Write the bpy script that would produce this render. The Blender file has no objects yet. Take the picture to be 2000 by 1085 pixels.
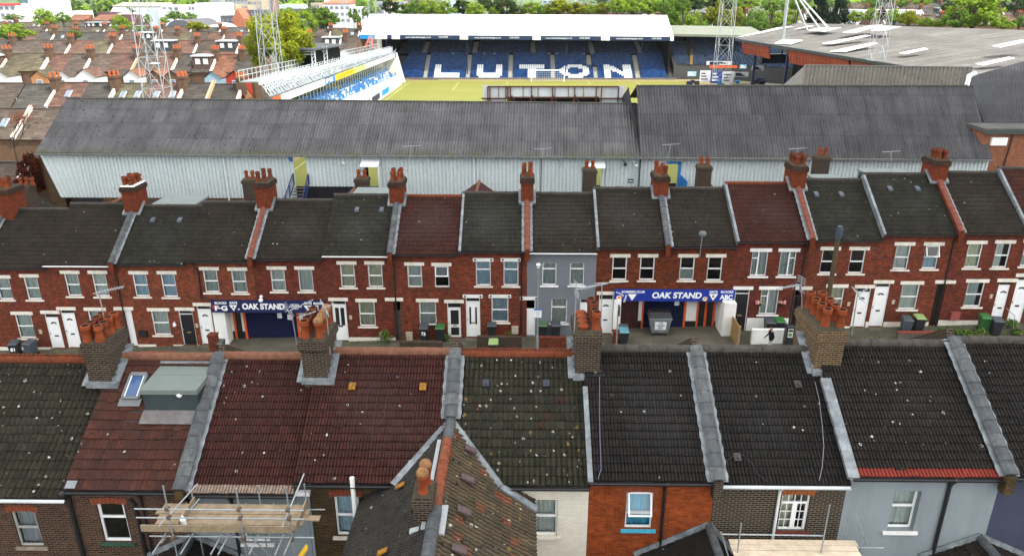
import bpy, bmesh, math, random
from mathutils import Vector as V, Matrix
R = math.radians
rnd = random.Random(7)
S = bpy.context.scene
COL = S.collection
# ------------------------------------------------------------------ camera
F_PX, PITCH, YAW, CAMH = 1440.0, R(20.94), R(0.8), 20.45
cF = V((-math.sin(YAW)*math.cos(PITCH), math.cos(YAW)*math.cos(PITCH), -math.sin(PITCH)))
cR = V((math.cos(YAW), math.sin(YAW), 0)); cU = cR.cross(cF)
CAM = V((0, 0, CAMH))
def ray(px, py): return cF + cR*((px-1000)/F_PX) - cU*((py-542.5)/F_PX)
def at_y(px, py, Y):
    d = ray(px, py); return CAM + d*(Y/d.y)
def at_z(px, py, Z):
    d = ray(px, py); return CAM + d*((Z-CAMH)/d.z)
def at_plane(px, py, p0, n):
    d = ray(px, py); return CAM + d*((V(p0)-CAM).dot(n)/d.dot(n))
cam = bpy.data.cameras.new('camera'); cam.sensor_width = 36; cam.lens = 36*F_PX/2000
cam.clip_start = 0.5; cam.clip_end = 9000
co = bpy.data.objects.new('camera', cam); COL.objects.link(co)
co.location = CAM; co.rotation_euler = (R(90)-PITCH, 0, YAW); S.camera = co
# ------------------------------------------------------------------ light
SUN_DIR = V((0.74, -0.40, 1.10)).normalized()
CLOUD = 7.5
w = bpy.data.worlds.new('World'); S.world = w; w.use_nodes = True
nt = w.node_tree; bg = nt.nodes['Background']
sky = nt.nodes.new('ShaderNodeTexSky'); sky.sky_type = 'NISHITA'; sky.sun_disc = False
sky.sun_elevation = math.asin(SUN_DIR.z); sky.sun_rotation = math.atan2(SUN_DIR.x, SUN_DIR.y)
sky.dust_density = 2.0; sky.air_density = 1.0; sky.ozone_density = 1.0
tcw = nt.nodes.new('ShaderNodeTexCoord'); nzw = nt.nodes.new('ShaderNodeTexNoise'); nzw.inputs['Scale'].default_value = 2.2; nzw.inputs['Detail'].default_value = 6
nt.links.new(tcw.outputs['Generated'], nzw.inputs['Vector'])
rgw = nt.nodes.new('ShaderNodeMapRange'); rgw.inputs[1].default_value = .36; rgw.inputs[2].default_value = .56; nt.links.new(nzw.outputs[0], rgw.inputs[0])
mxw = nt.nodes.new('ShaderNodeMix'); mxw.data_type = 'RGBA'; mxw.inputs[7].default_value = (CLOUD, CLOUD*.99, CLOUD*.96, 1)   # drifting white clouds
nt.links.new(rgw.outputs[0], mxw.inputs[0]); nt.links.new(sky.outputs[0], mxw.inputs[6]); nt.links.new(mxw.outputs[2], bg.inputs[0]); bg.inputs[1].default_value = 0.15
sl = bpy.data.lights.new('sun', 'SUN'); sl.energy = 3.0; sl.angle = R(0.5); sl.color = (1, 0.95, 0.86)
so = bpy.data.objects.new('sun', sl); COL.objects.link(so)
so.rotation_euler = SUN_DIR.to_track_quat('Z', 'Y').to_euler(); so.location = (60, -40, 120)
S.view_settings.view_transform = 'Standard'; S.view_settings.look = 'None'
S.view_settings.exposure = 1.3; S.view_settings.gamma = 1
S.cycles.max_bounces = 6; S.cycles.diffuse_bounces = 3; S.cycles.transparent_max_bounces = 12
S.cycles.sample_clamp_indirect = 6; S.cycles.volume_bounces = 0
# ------------------------------------------------------------------ nodes / materials
class NT:
    def __init__(s, name):
        s.m = bpy.data.materials.new(name); s.m.use_nodes = True
        s.t = s.m.node_tree; s.b = s.t.nodes['Principled BSDF']
    def n(s, typ, **kw):
        nd = s.t.nodes.new('ShaderNode'+typ)
        ins = kw.pop('i', {})
        for k, v in kw.items(): setattr(nd, k, v)
        for k, v in ins.items(): s.put(nd.inputs[k], v)
        return nd
    def put(s, sock, v):
        if isinstance(v, bpy.types.NodeSocket): s.t.links.new(v, sock)
        elif isinstance(v, bpy.types.Node): s.t.links.new(v.outputs[0], sock)
        else:
            if isinstance(v, (tuple, list)) and len(v) == 3 and sock.type == 'RGBA': v = (*v, 1)
            sock.default_value = v
    def math(s, op, a, b=0.0, c=0.0, clamp=False):
        nd = s.n('Math', operation=op, use_clamp=clamp); s.put(nd.inputs[0], a); s.put(nd.inputs[1], b); s.put(nd.inputs[2], c); return nd.outputs[0]
    def mix(s, f, a, b, mode='MIX'):
        nd = s.n('Mix', data_type='RGBA', blend_type=mode, clamp_factor=True)
        s.put(nd.inputs[0], f); s.put(nd.inputs[6], a); s.put(nd.inputs[7], b); return nd.outputs[2]
    def ramp(s, f, lo, hi, a=0.0, b=1.0):
        nd = s.n('MapRange', i={0: f, 1: lo, 2: hi, 3: a, 4: b}); return nd.outputs[0]
    def obj(s): return s.n('TexCoord').outputs['Object']
    def geo(s): return s.n('NewGeometry').outputs['Position']
    def uv(s): return s.n('TexCoord').outputs['UV']
    def sc(s, v, x, y, z): return s.n('Mapping', i={0: v, 3: (x, y, z)}).outputs[0]
    def noise(s, v, scale, det=4, rough=0.6): return s.n('TexNoise', i={'Vector': v, 'Scale': scale, 'Detail': det, 'Roughness': rough}).outputs[0]
    def bump(s, h, dist=0.01, strength=1.0):
        nd = s.n('Bump', i={'Strength': strength, 'Distance': dist, 'Height': h}); s.put(s.b.inputs['Normal'], nd.outputs[0])
    def set(s, **kw):
        for k, v in kw.items(): s.put(s.b.inputs[k.replace('_', ' ')], v)
        return s.m
MAT = {}
def plain(name, col, rough=0.7, var=0.25, scale=3.0, metal=0.0, bump=0.0, dirt=None, dirt_amt=0.4, spec=0.4):
    if name in MAT: return MAT[name]
    t = NT(name); p = t.geo(); n = t.noise(p, scale, 5)
    k = t.ramp(n, 0.25, 0.75, 1-var, 1+var)
    c = t.mix(1.0, (*col, 1), t.n('CombineColor', i={0: k, 1: k, 2: k}).outputs[0], 'MULTIPLY')
    if dirt:
        f = t.ramp(t.noise(t.sc(p, 1, 1, .22) if 'render' in name or 'white paint' in name else p, scale*0.37+0.3, 7, 0.7), 0.45, 0.7, 0, dirt_amt); c = t.mix(f, c, (*dirt, 1))
    if bump: t.bump(t.noise(p, scale*6, 4), bump)
    MAT[name] = t.set(Base_Color=c, Roughness=rough, Metallic=metal); t.b.inputs['Specular IOR Level'].default_value = spec if rough < .65 else min(spec, .1)
    return MAT[name]
def brick(name, c1, c2, mortar, dark=(0.05, 0.03, 0.025), dark_amt=0.5, var=0.35, msize=0.010, bw=0.225, rh=0.075, seed=0.0):
    if name in MAT: return MAT[name]
    t = NT(name); uv = t.uv(); p = t.geo()
    b = t.n('TexBrick', offset=0.5, i={'Vector': uv, 'Color1': (0, 0, 0, 1), 'Color2': (1, 1, 1, 1), 'Mortar': (0.5, 0.5, 0.5, 1), 'Scale': 1.0, 'Mortar Size': msize,
        'Mortar Smooth': 0.2, 'Bias': 0.0, 'Brick Width': bw, 'Row Height': rh})
    g = t.n('SeparateColor', i={0: b.outputs[0]}).outputs[0]
    col = t.mix(g, (*c1, 1), (*c2, 1))
    # single burnt bricks
    cell = t.n('TexWhiteNoise', noise_dimensions='2D', i={'Vector': t.n('VectorMath', operation='FLOOR', i={0: t.sc(uv, 1/bw, 1/rh, 1)}).outputs[0]}).outputs[0]
    col = t.mix(t.ramp(cell, 0.55, 1.0, 0, dark_amt), col, (*dark, 1))
    big = t.noise(p, 0.55, 6, 0.65)
    col = t.mix(t.ramp(big, 0.42, 0.72, 0, 0.55*dark_amt), col, (*dark, 1))
    n2 = t.noise(p, 5.0, 5); k = t.ramp(n2, 0.3, 0.7, 1-var, 1+var)
    col = t.mix(1.0, col, t.n('CombineColor', i={0: k, 1: k, 2: k}).outputs[0], 'MULTIPLY')
    col = t.mix(b.outputs[1], col, (*mortar, 1))
    t.bump(t.math('MULTIPLY', b.outputs[1], -1.0), 0.008)
    MAT[name] = t.set(Base_Color=col, Roughness=0.9); t.b.inputs['Specular IOR Level'].default_value = 0.06
    return MAT[name]
def tile(name, c1, c2, extra=None, extra_amt=0.0, moss=(0.05, 0.055, 0.03), moss_amt=0.3, lichen=0.3, pits=0.3, lich_col=(0.40, 0.39, 0.355), rough=0.85, lscale=4.0, yellow=0.0):
    """roof tile; UV counts tiles (u along the course, v up the slope)"""
    if name in MAT: return MAT[name]
    t = NT(name); uv = t.uv(); p = t.geo()
    fl = t.n('VectorMath', operation='FLOOR', i={0: uv}).outputs[0]
    wn = t.n('TexWhiteNoise', noise_dimensions='2D', i={'Vector': fl})
    rn = wn.outputs[0]; rc = t.n('SeparateColor', i={0: wn.outputs[1]})
    col = t.mix(rn, (*c1, 1), (*c2, 1))
    if extra: col = t.mix(t.math('GREATER_THAN', rc.outputs[1], 1-extra_amt), col, (*extra, 1))
    big = t.noise(p, 0.9, 7, 0.7); col = t.mix(t.ramp(big, 0.42, 0.68, 0, moss_amt), col, (*moss, 1))
    n1 = t.noise(p, 9.0, 6, 0.7); k = t.ramp(n1, 0.25, 0.75, 0.62, 1.38)
    col = t.mix(1.0, col, t.n('CombineColor', i={0: k, 1: k, 2: k}).outputs[0], 'MULTIPLY')
    st = t.noise(t.sc(uv, 5.0, 0.35, 1), 1.5, 4, 0.6); k2 = t.ramp(st, 0.3, 0.7, 0.78, 1.22)
    col = t.mix(1.0, col, t.n('CombineColor', i={0: k2, 1: k2, 2: k2}).outputs[0], 'MULTIPLY')
    # dark moss cushions
    v2 = t.n('TexVoronoi', i={'Vector': p, 'Scale': 6.0, 'Randomness': 1.0}); g2 = t.n('SeparateColor', i={0: v2.outputs[1]})
    pm = t.math('MULTIPLY', t.ramp(v2.outputs[0], 0.22, 0.32, 1, 0), t.math('GREATER_THAN', g2.outputs[0], 1-pits))
    col = t.mix(pm, col, (0.012, 0.012, 0.010, 1))
    # pale lichen discs and broken rings
    v1 = t.n('TexVoronoi', i={'Vector': p, 'Scale': lscale, 'Randomness': 1.0}); g1 = t.n('SeparateColor', i={0: v1.outputs[1]})
    wob = t.math('ADD', v1.outputs[0], t.ramp(t.noise(p, 14.0, 3), 0.3, 0.7, -0.06, 0.06))
    r = t.ramp(g1.outputs[1], 0, 1, 0.06, 0.20)
    disc = t.math('LESS_THAN', wob, r)
    hollow = t.math('MULTIPLY', t.math('GREATER_THAN', g1.outputs[2], 0.22), t.math('LESS_THAN', wob, t.math('MULTIPLY', r, 0.62)))
    gap = t.math('GREATER_THAN', t.noise(p, 3.1, 2), 0.40)
    m = t.math('MULTIPLY', t.math('SUBTRACT', disc, hollow, clamp=True), gap)
    patchy = t.ramp(t.noise(p, 0.45, 3), 0.36, 0.62, 0.12, 2.2)
    m = t.math('MULTIPLY', m, t.math('GREATER_THAN', t.math('MULTIPLY', patchy, lichen), g1.outputs[0]))
    col = t.mix(m, col, (*lich_col, 1))
    if yellow:
        v3 = t.n('TexVoronoi', i={'Vector': p, 'Scale': 3.3}); g3 = t.n('SeparateColor', i={0: v3.outputs[1]})
        ym = t.math('MULTIPLY', t.math('LESS_THAN', v3.outputs[0], 0.2), t.math('GREATER_THAN', g3.outputs[0], 1-yellow))
        col = t.mix(t.math('MULTIPLY', ym, 0.6), col, (0.22, 0.15, 0.04, 1))
    t.bump(t.noise(p, 40, 3), 0.004)
    MAT[name] = t.set(Base_Color=col, Roughness=rough); t.b.inputs['Specular IOR Level'].default_value = 0.08
    return MAT[name]
def sheet(name, c1, c2, streak=(0.05, 0.05, 0.05), streak_amt=0.5, spots=0.3, rough=0.8, axis=(1, 0.08, 1), moss=None, seam=0.0):
    """corrugated sheet; UV in metres (u across, v up)"""
    if name in MAT: return MAT[name]
    t = NT(name); uv = t.uv(); p = t.geo()
    col = t.mix(t.ramp(t.noise(p, 0.35, 6, 0.7), 0.35, 0.65), (*c1, 1), (*c2, 1))
    st = t.noise(t.sc(uv, *axis), 2.2, 6, 0.7)
    col = t.mix(t.ramp(st, 0.48, 0.72, 0, streak_amt), col, (*streak, 1))
    if seam:
        sv = t.n('SeparateXYZ', i={0: uv}).outputs[1]
        sh = t.n('TexWhiteNoise', noise_dimensions='2D', i={'Vector': t.n('VectorMath', operation='FLOOR', i={0: t.sc(uv, 1/1.0, 1/seam, 1)}).outputs[0]}).outputs[0]
        k = t.ramp(sh, 0, 1, 0.86, 1.14); col = t.mix(1.0, col, t.n('CombineColor', i={0: k, 1: k, 2: k}).outputs[0], 'MULTIPLY')
        fr = t.math('FRACT', t.math('DIVIDE', sv, seam)); col = t.mix(t.math('MULTIPLY', t.math('LESS_THAN', fr, 0.035), 0.6), col, (*streak, 1))
    v2 = t.n('TexVoronoi', i={'Vector': p, 'Scale': 2.6}); g = t.n('SeparateColor', i={0: v2.outputs[1]})
    pm = t.math('MULTIPLY', t.math('LESS_THAN', t.math('ADD', v2.outputs[0], t.ramp(t.noise(p, 8, 2), 0.3, 0.7, -0.1, 0.1)), 0.24), t.math('GREATER_THAN', g.outputs[0], 1-spots))
    col = t.mix(t.math('MULTIPLY', pm, 0.75), col, (*streak, 1))
    n1 = t.noise(p, 12, 5, 0.7); k = t.ramp(n1, 0.25, 0.75, 0.75, 1.25)
    col = t.mix(1.0, col, t.n('CombineColor', i={0: k, 1: k, 2: k}).outputs[0], 'MULTIPLY')
    if moss:
        sv = t.n('SeparateXYZ', i={0: uv}).outputs[1]
        col = t.mix(t.math('MULTIPLY', t.ramp(sv, 0.1, 0.9, 1, 0), t.ramp(t.noise(p, 1.1, 5), 0.42, 0.6)), col, (*moss, 1))
    MAT[name] = t.set(Base_Color=col, Roughness=rough); t.b.inputs['Specular IOR Level'].default_value = 0.12
    return MAT[name]
def glass_mat():
    t = NT('window glass'); nt = t.t
    tr = t.n('BsdfTransparent', i={0: (0.86, 0.9, 0.89, 1)}); gl = t.n('BsdfGlossy', i={0: (1, 1, 1, 1), 1: 0.03})
    fr = t.n('Fresnel', i={0: 1.5}); f = t.math('MULTIPLY', fr.outputs[0], 1.5, clamp=True)
    mx = t.n('MixShader', i={0: f, 1: tr.outputs[0], 2: gl.outputs[0]})
    nt.links.new(mx.outputs[0], nt.nodes['Material Output'].inputs[0]); MAT['glass'] = t.m
glass_mat()
# ------------------------------------------------------------------ mesh builder
class MB:
    def __init__(s): s.v = []; s.f = []; s.mi = []; s.uvs = {}
    def quad(s, *pts, m=0, uv=None):
        b = len(s.v); s.v += [tuple(p) for p in pts]; s.f.append(tuple(range(b, b+len(pts)))); s.mi.append(m)
        if uv: s.uvs[len(s.f)-1] = uv
        return s
    def grid(s, rows, m=0, uvs=None):
        b = len(s.v); n = len(rows[0])
        for r in rows: s.v += [tuple(p) for p in r]
        for i in range(len(rows)-1):
            for j in range(n-1):
                s.f.append((b+i*n+j, b+i*n+j+1, b+(i+1)*n+j+1, b+(i+1)*n+j)); s.mi.append(m)
                if uvs: s.uvs[len(s.f)-1] = (uvs[i][j], uvs[i][j+1], uvs[i+1][j+1], uvs[i+1][j])
        return s
    def hexa(s, a, m=0):
        b = len(s.v); s.v += [tuple(p) for p in a]
        for f in ((3, 2, 1, 0), (4, 5, 6, 7), (0, 1, 5, 4), (1, 2, 6, 5), (2, 3, 7, 6), (3, 0, 4, 7)):
            s.f.append(tuple(b+i for i in f)); s.mi.append(m)
        return s
    def box(s, x0, x1, y0, y1, z0, z1, m=0):
        return s.hexa([(x0, y0, z0), (x1, y0, z0), (x1, y1, z0), (x0, y1, z0), (x0, y0, z1), (x1, y0, z1), (x1, y1, z1), (x0, y1, z1)], m)
    def bar(s, p, q, w=0.05, h=None, m=0, up=(0, 0, 1)):
        p = V(p); q = V(q); h = h or w; d = (q-p).normalized(); u = V(up)
        if abs(d.dot(u)) > 0.98: u = V((0, 1, 0))
        a = d.cross(u).normalized()*w/2; c = a.cross(d).normalized()*h/2
        return s.hexa([p-a-c, p+a-c, p+a+c, p-a+c, q-a-c, q+a-c, q+a+c, q-a+c], m)
    def tube(s, p, q, r, n=8, m=0, r2=None, cap=True):
        p = V(p); q = V(q); d = (q-p).normalized(); u = V((0, 0, 1)) if abs(d.z) < 0.9 else V((1, 0, 0))
        a = d.cross(u).normalized(); c = d.cross(a); r2 = r if r2 is None else r2; b = len(s.v)
        for k in range(n):
            e = a*math.cos(k*2*math.pi/n)+c*math.sin(k*2*math.pi/n); s.v += [tuple(p+e*r), tuple(q+e*r2)]
        for k in range(n):
            i = b+2*k; j = b+2*((k+1) % n); s.f.append((i, j, j+1, i+1)); s.mi.append(m)
        if cap:
            s.f.append(tuple(b+2*k for k in reversed(range(n)))); s.f.append(tuple(b+2*k+1 for k in range(n))); s.mi += [m, m]
        return s
    def lathe(s, prof, c, n=14, m=0, cap=True):
        b = len(s.v); c = V(c)
        for r, z in prof:
            for k in range(n):
                a = k*2*math.pi/n; s.v.append((c.x+r*math.cos(a), c.y+r*math.sin(a), c.z+z))
        for i in range(len(prof)-1):
            for k in range(n):
                k2 = (k+1) % n; s.f.append((b+i*n+k, b+i*n+k2, b+(i+1)*n+k2, b+(i+1)*n+k)); s.mi.append(m)
        if cap:
            s.f.append(tuple(b+k for k in reversed(range(n)))); s.f.append(tuple(b+(len(prof)-1)*n+k for k in range(n))); s.mi += [m, m]
        return s
    def prism(s, poly, ext, m=0):
        """flat polygon (list of points) pushed along ext"""
        n = len(poly); b = len(s.v); e = V(ext); s.v += [tuple(p) for p in poly]+[tuple(V(p)+e) for p in poly]
        s.f.append(tuple(reversed(range(b, b+n)))); s.f.append(tuple(range(b+n, b+2*n))); s.mi += [m, m]
        for k in range(n):
            k2 = (k+1) % n; s.f.append((b+k, b+k2, b+n+k2, b+n+k)); s.mi.append(m)
        return s
    def build(s, name, mats, parent=None, smooth=False, loc=None):
        off = V((0, 0, 0)); q = parent
        while q: off += q.location; q = q.parent
        base = V(loc) if loc is not None else V((0, 0, 0))
        off = off+base
        me = bpy.data.meshes.new(name)
        me.from_pydata([(x-off.x, y-off.y, z-off.z) for x, y, z in s.v], [], s.f)
        if not isinstance(mats, (list, tuple)): mats = [mats]
        for m in mats: me.materials.append(m)
        me.polygons.foreach_set('material_index', s.mi)
        uvl = me.uv_layers.new(name='UVMap'); data = [0.0]*(2*len(me.loops)); vs = s.v
        for fi, pl in enumerate(me.polygons):
            u = s.uvs.get(fi); f = s.f[fi]; ls = pl.loop_start
            if u:
                for k in range(len(f)): data[2*(ls+k)] = u[k][0]; data[2*(ls+k)+1] = u[k][1]
            else:
                n = pl.normal; ax, ay, az = abs(n.x), abs(n.y), abs(n.z)
                for k, vi in enumerate(f):
                    x, y, z = vs[vi]
                    if az > 0.8: a, b2 = x, y
                    elif ay >= ax: a, b2 = x, z
                    else: a, b2 = y, z
                    data[2*(ls+k)] = a; data[2*(ls+k)+1] = b2
        uvl.data.foreach_set('uv', data)
        if smooth: me.polygons.foreach_set('use_smooth', [True]*len(me.polygons))
        me.update()
        o = bpy.data.objects.new(name, me); COL.objects.link(o)
        if parent: o.parent = parent
        if loc is not None: o.location = base
        return o
def tag(o, label=None, cat=None, group=None, kind=None):
    if label: o['label'] = label
    if cat: o['category'] = cat
    if group: o['group'] = group
    if kind: o['kind'] = kind
    return o
def thing(name, label, cat, loc, group=None):
    o = bpy.data.objects.new(name, None); COL.objects.link(o); o.location = loc; o.empty_display_size = 0.2
    return tag(o, label, cat, group)
def kids(o): return [c for c in bpy.data.objects if c.parent == o]
KID = {}
def dup(src, loc, label=None, rz=0.0, sc=None, group=None):
    """copy of a thing with copies of its parts and sub-parts"""
    def tree(o, par):
        c = o.copy(); COL.objects.link(c)
        if par is not None: c.parent = par
        for k in o.children: tree(k, c)
        return c
    c = tree(src, None); c.location = loc; c.rotation_euler = (0, 0, rz)
    if sc: c.scale = sc if isinstance(sc, (tuple, list)) else (sc, sc, sc)
    if label: c['label'] = label
    if group: c['group'] = group
    return c
FONT_CACHE = {}
def text(name, s, size, mat, parent, p, width=None, rot=(R(90), 0, 0), bold=0.02, align='CENTER', extrude=0.012, shear=0.0):
    cu = bpy.data.curves.new(name, 'FONT'); cu.body = s; cu.size = size; cu.offset = bold*size; cu.extrude = extrude; cu.align_x = align; cu.align_y = 'CENTER'; cu.shear = shear
    tmp = bpy.data.objects.new('tmp', cu); COL.objects.link(tmp)
    me = bpy.data.meshes.new_from_object(tmp, depsgraph=bpy.context.evaluated_depsgraph_get())
    bpy.data.objects.remove(tmp); bpy.data.curves.remove(cu)
    me.name = name; me.materials.clear(); me.materials.append(mat)
    if width:
        xs = [v.co.x for v in me.vertices]; k = width/max(1e-6, max(xs)-min(xs))
        for v in me.vertices: v.co.x *= k
    o = bpy.data.objects.new(name, me); COL.objects.link(o)
    off = V((0, 0, 0)); q = parent
    while q: off += q.location; q = q.parent
    o.parent = parent; o.location = V(p)-off; o.rotation_euler = rot
    return o
def gz(x, y):
    """height of the ground"""
    a = max(-2.2, min(2.6, 0.036*x))
    t = min(1, max(0, (y-50)/9)); t = t*t*(3-2*t)
    far = 2.05 + min(1.5, max(0, (y-100)*0.02))
    if -34 < x < 64 and y < 205: far = 2.0
    if x > 64: far += min(9, max(0, (y-185)*0.033))
    return a*(1-t)+far*t
# ------------------------------------------------------------------ palette
M_WHITE = plain('white upvc', (0.78, 0.79, 0.79), 0.35, 0.06)
M_CREAM = plain('cream painted stone', (0.70, 0.66, 0.58), 0.8, 0.12, 4, dirt=(0.35, 0.30, 0.22), dirt_amt=0.5)
M_WPAINT = plain('white paint', (0.76, 0.76, 0.74), 0.7, 0.08, 2, dirt=(0.4, 0.39, 0.36), dirt_amt=0.35)
M_BLACK = plain('black plastic', (0.015, 0.015, 0.017), 0.4, 0.2)
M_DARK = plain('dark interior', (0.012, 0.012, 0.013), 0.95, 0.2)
M_LEAD = plain('grey lead flashing', (0.12, 0.136, 0.148), 0.6, 0.4, 5, dirt=(0.288, 0.32, 0.336), dirt_amt=0.8)
M_COPE = plain('grey coping tile', (0.06375, 0.069, 0.075), 0.75, 0.35, 5, dirt=(0.12, 0.1237, 0.1237), dirt_amt=0.6, bump=0.006)
M_TERRA = plain('terracotta clay', (0.1983, 0.04637, 0.01685), 0.8, 0.3, 6, dirt=(0.0661, 0.02419, 0.01498), dirt_amt=0.5, bump=0.004)
M_TERRA2 = plain('dull terracotta clay', (0.132, 0.03656, 0.018), 0.85, 0.35, 6, dirt=(0.042, 0.02438, 0.01575), dirt_amt=0.6, bump=0.004)
M_SOOT = plain('sooty clay', (0.05, 0.03, 0.022), 0.9, 0.3, 6)
M_FLAUNCH = plain('mossy mortar', (0.04675, 0.0429, 0.033), 0.95, 0.45, 7, dirt=(0.088, 0.0715, 0.0275), dirt_amt=0.55, bump=0.02)
M_NET1 = plain('net curtain', (0.62, 0.66, 0.63), 0.9, 0.15, 9)
M_NET2 = plain('grey green curtain', (0.48, 0.54, 0.52), 0.9, 0.2, 7)
M_NET3 = plain('cream curtain', (0.62, 0.62, 0.47), 0.9, 0.15, 5)
M_NET4 = plain('blue grey curtain', (0.44, 0.58, 0.68), 0.9, 0.2, 6)
M_BLUE = plain('bright blue fabric', (0.10, 0.42, 0.62), 0.9, 0.15, 4)
M_STEEL = plain('galvanised steel', (0.315, 0.345, 0.36), 0.45, 0.25, 6, metal=0.5)
M_ALU = plain('pale painted steel', (0.62, 0.66, 0.68), 0.5, 0.15, 2)
M_BOARD = plain('scaffold board timber', (0.2576, 0.2016, 0.1344), 0.85, 0.3, 5, dirt=(0.1232, 0.0896, 0.056), dirt_amt=0.5)
M_WOODG = plain('weathered grey timber', (0.085, 0.07, 0.06), 0.9, 0.4, 6)
M_CONC = plain('weathered concrete', (0.105, 0.0945, 0.0735), 0.9, 0.3, 0.8, dirt=(0.049, 0.0455, 0.035), dirt_amt=0.7, bump=0.004)
M_NAVY = plain('navy painted steel', (0.010, 0.014, 0.055), 0.45, 0.15)
M_ORANGE = plain('orange paint', (0.62, 0.10, 0.02), 0.5, 0.15)
M_LEAF = plain('green leaves', (0.07, 0.14, 0.02), 0.7, 0.45, 5)
B_RED = brick('red brick', (0.2368, 0.04816, 0.02205), (0.1216, 0.028, 0.01575), (0.128, 0.0616, 0.042), dark=(0.0512, 0.01792, 0.0126), dark_amt=0.85, var=.45)
B_REDD = brick('deep red brick', (0.2048, 0.03808, 0.01995), (0.1024, 0.02352, 0.0147), (0.1088, 0.05152, 0.0378), dark=(0.0448, 0.01568, 0.01155), dark_amt=0.9, var=.45)
B_REDO = brick('lighter red brick', (0.2624, 0.06048, 0.0252), (0.1472, 0.03472, 0.01785), (0.1536, 0.07616, 0.0504), dark=(0.0576, 0.02016, 0.01365), dark_amt=0.75, var=.45)
B_RED2 = brick('mixed orange brick', (0.2028, 0.04264, 0.0144), (0.078, 0.0182, 0.009), (0.1248, 0.0572, 0.036), dark=(0.0351, 0.0104, 0.00675), dark_amt=0.8)
B_CHIM = brick('orange red chimney brick', (0.1913, 0.03697, 0.01414), (0.1211, 0.02465, 0.01149), (0.1084, 0.04437, 0.02652), dark=(0.051, 0.01479, 0.00884), dark_amt=0.5)
B_SOOT = brick('sooty brown brick', (0.051, 0.033, 0.0252), (0.027, 0.0198, 0.0168), (0.144, 0.12, 0.09), dark=(0.0108, 0.0096, 0.009), dark_amt=0.7)
B_BROWN = brick('brown stock brick', (0.0837, 0.03844, 0.02604), (0.0434, 0.02232, 0.01736), (0.1364, 0.1023, 0.0713), dark=(0.0155, 0.0124, 0.0124), dark_amt=0.8)
B_YEL = brick('yellow brown stock brick', (0.0837, 0.0527, 0.02356), (0.0496, 0.031, 0.0155), (0.093, 0.0713, 0.0434), dark=(0.0217, 0.0155, 0.01116), dark_amt=0.7)
B_ORAN = brick('orange brick', (0.306, 0.063, 0.015), (0.198, 0.036, 0.011), (0.198, 0.072, 0.03), dark=(0.09, 0.021, 0.01), dark_amt=0.5)
B_MULTI = brick('dark multi brick', (0.0372, 0.0248, 0.02046), (0.01984, 0.0155, 0.01426), (0.1674, 0.1426, 0.1054), dark=(0.00992, 0.00868, 0.00868), dark_amt=0.7, msize=0.013)
M_GREYR = plain('mid grey render', (0.1551, 0.17, 0.1925), 0.9, 0.07, 1.2, bump=0.003)
M_LGREY = plain('pale grey render', (0.222, 0.256, 0.276), 0.9, 0.08, 1.2, dirt=(0.16, 0.185, 0.20), dirt_amt=0.7, bump=0.003)
M_DKBLUE = plain('dark blue grey render', (0.051, 0.057, 0.09), 0.9, 0.1, 1.5, bump=0.003)
B_CREAM = brick('cream painted brick', (0.72, 0.68, 0.58), (0.68, 0.64, 0.55), (0.60, 0.56, 0.47), dark=(0.6, 0.55, 0.45), dark_amt=0.25, var=0.08)
T_DARK = tile('dark brown concrete tile', (0.0276, 0.02298, 0.01813), (0.018, 0.01532, 0.0124), lichen=0.06, pits=0.10, moss_amt=0.35, moss=(0.036, 0.02736, 0.01813))
T_GREY = tile('dark grey concrete tile', (0.02415, 0.02258, 0.01937), (0.0161, 0.01505, 0.01323), lichen=0.06, pits=0.10, moss_amt=0.3)
T_REDB = tile('red brown concrete tile', (0.05096, 0.01932, 0.0144), (0.03328, 0.01288, 0.0108), lichen=0.06, pits=0.15, moss_amt=0.3, moss=(0.0312, 0.0161, 0.0126))
T_MOSSY = tile('mossy old tile', (0.03024, 0.02788, 0.0192), (0.0168, 0.0164, 0.012), extra=(0.0315, 0.01476, 0.0112), extra_amt=0.03, lichen=0.75, pits=0.5, moss_amt=0.6, moss=(0.0231, 0.02378, 0.0132), yellow=0.10, lscale=4.0)
T_MOSS0 = tile('mossy grey brown tile', (0.0315, 0.02728, 0.02016), (0.0189, 0.01672, 0.01344), lichen=0.55, pits=0.3, moss_amt=0.6, moss=(0.0225, 0.02288, 0.01428))
T_RED1 = tile('red clay coloured tile', (0.063, 0.0242, 0.01736), (0.0357, 0.0165, 0.01364), lichen=0.08, pits=0.06, moss_amt=0.35, moss=(0.0315, 0.0209, 0.01736))
T_RED2 = tile('dull red brown tile', (0.0483, 0.01748, 0.0144), (0.03312, 0.01288, 0.01152), lichen=0.22, pits=0.30, moss_amt=0.25, moss=(0.0207, 0.0115, 0.01056))
T_BLK = tile('near black tile', (0.01656, 0.01518, 0.01426), (0.0115, 0.01058, 0.01012), lichen=0.06, pits=0.35, moss_amt=0.4, moss=(0.0207, 0.01748, 0.01472))
T_BLK2 = tile('near black lichened tile', (0.01932, 0.01656, 0.01472), (0.01288, 0.0115, 0.01058), lichen=0.25, pits=0.3, moss_amt=0.4, moss=(0.023, 0.01932, 0.01564))
T_OUT = tile('mixed lichened tile', (0.08778, 0.06514, 0.04177), (0.05164, 0.04145, 0.0297), extra=(0.1343, 0.04934, 0.0297), extra_amt=0.07, lichen=0.6, pits=0.2, moss_amt=0.5, moss=(0.06403, 0.05427, 0.03341), yellow=0.12)
T_BRIGHT = plain('bright red tile', (0.17, 0.026, 0.018), 0.75, 0.35, 9, bump=0.003, dirt=(.07, .03, .025), dirt_amt=.5)
T_OUTL = tile('dark weathered grey tile', (0.034, 0.031, 0.028), (0.022, 0.021, 0.020), lichen=0.12, pits=0.3, moss_amt=0.5, moss=(0.040, 0.034, 0.028))
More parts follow.
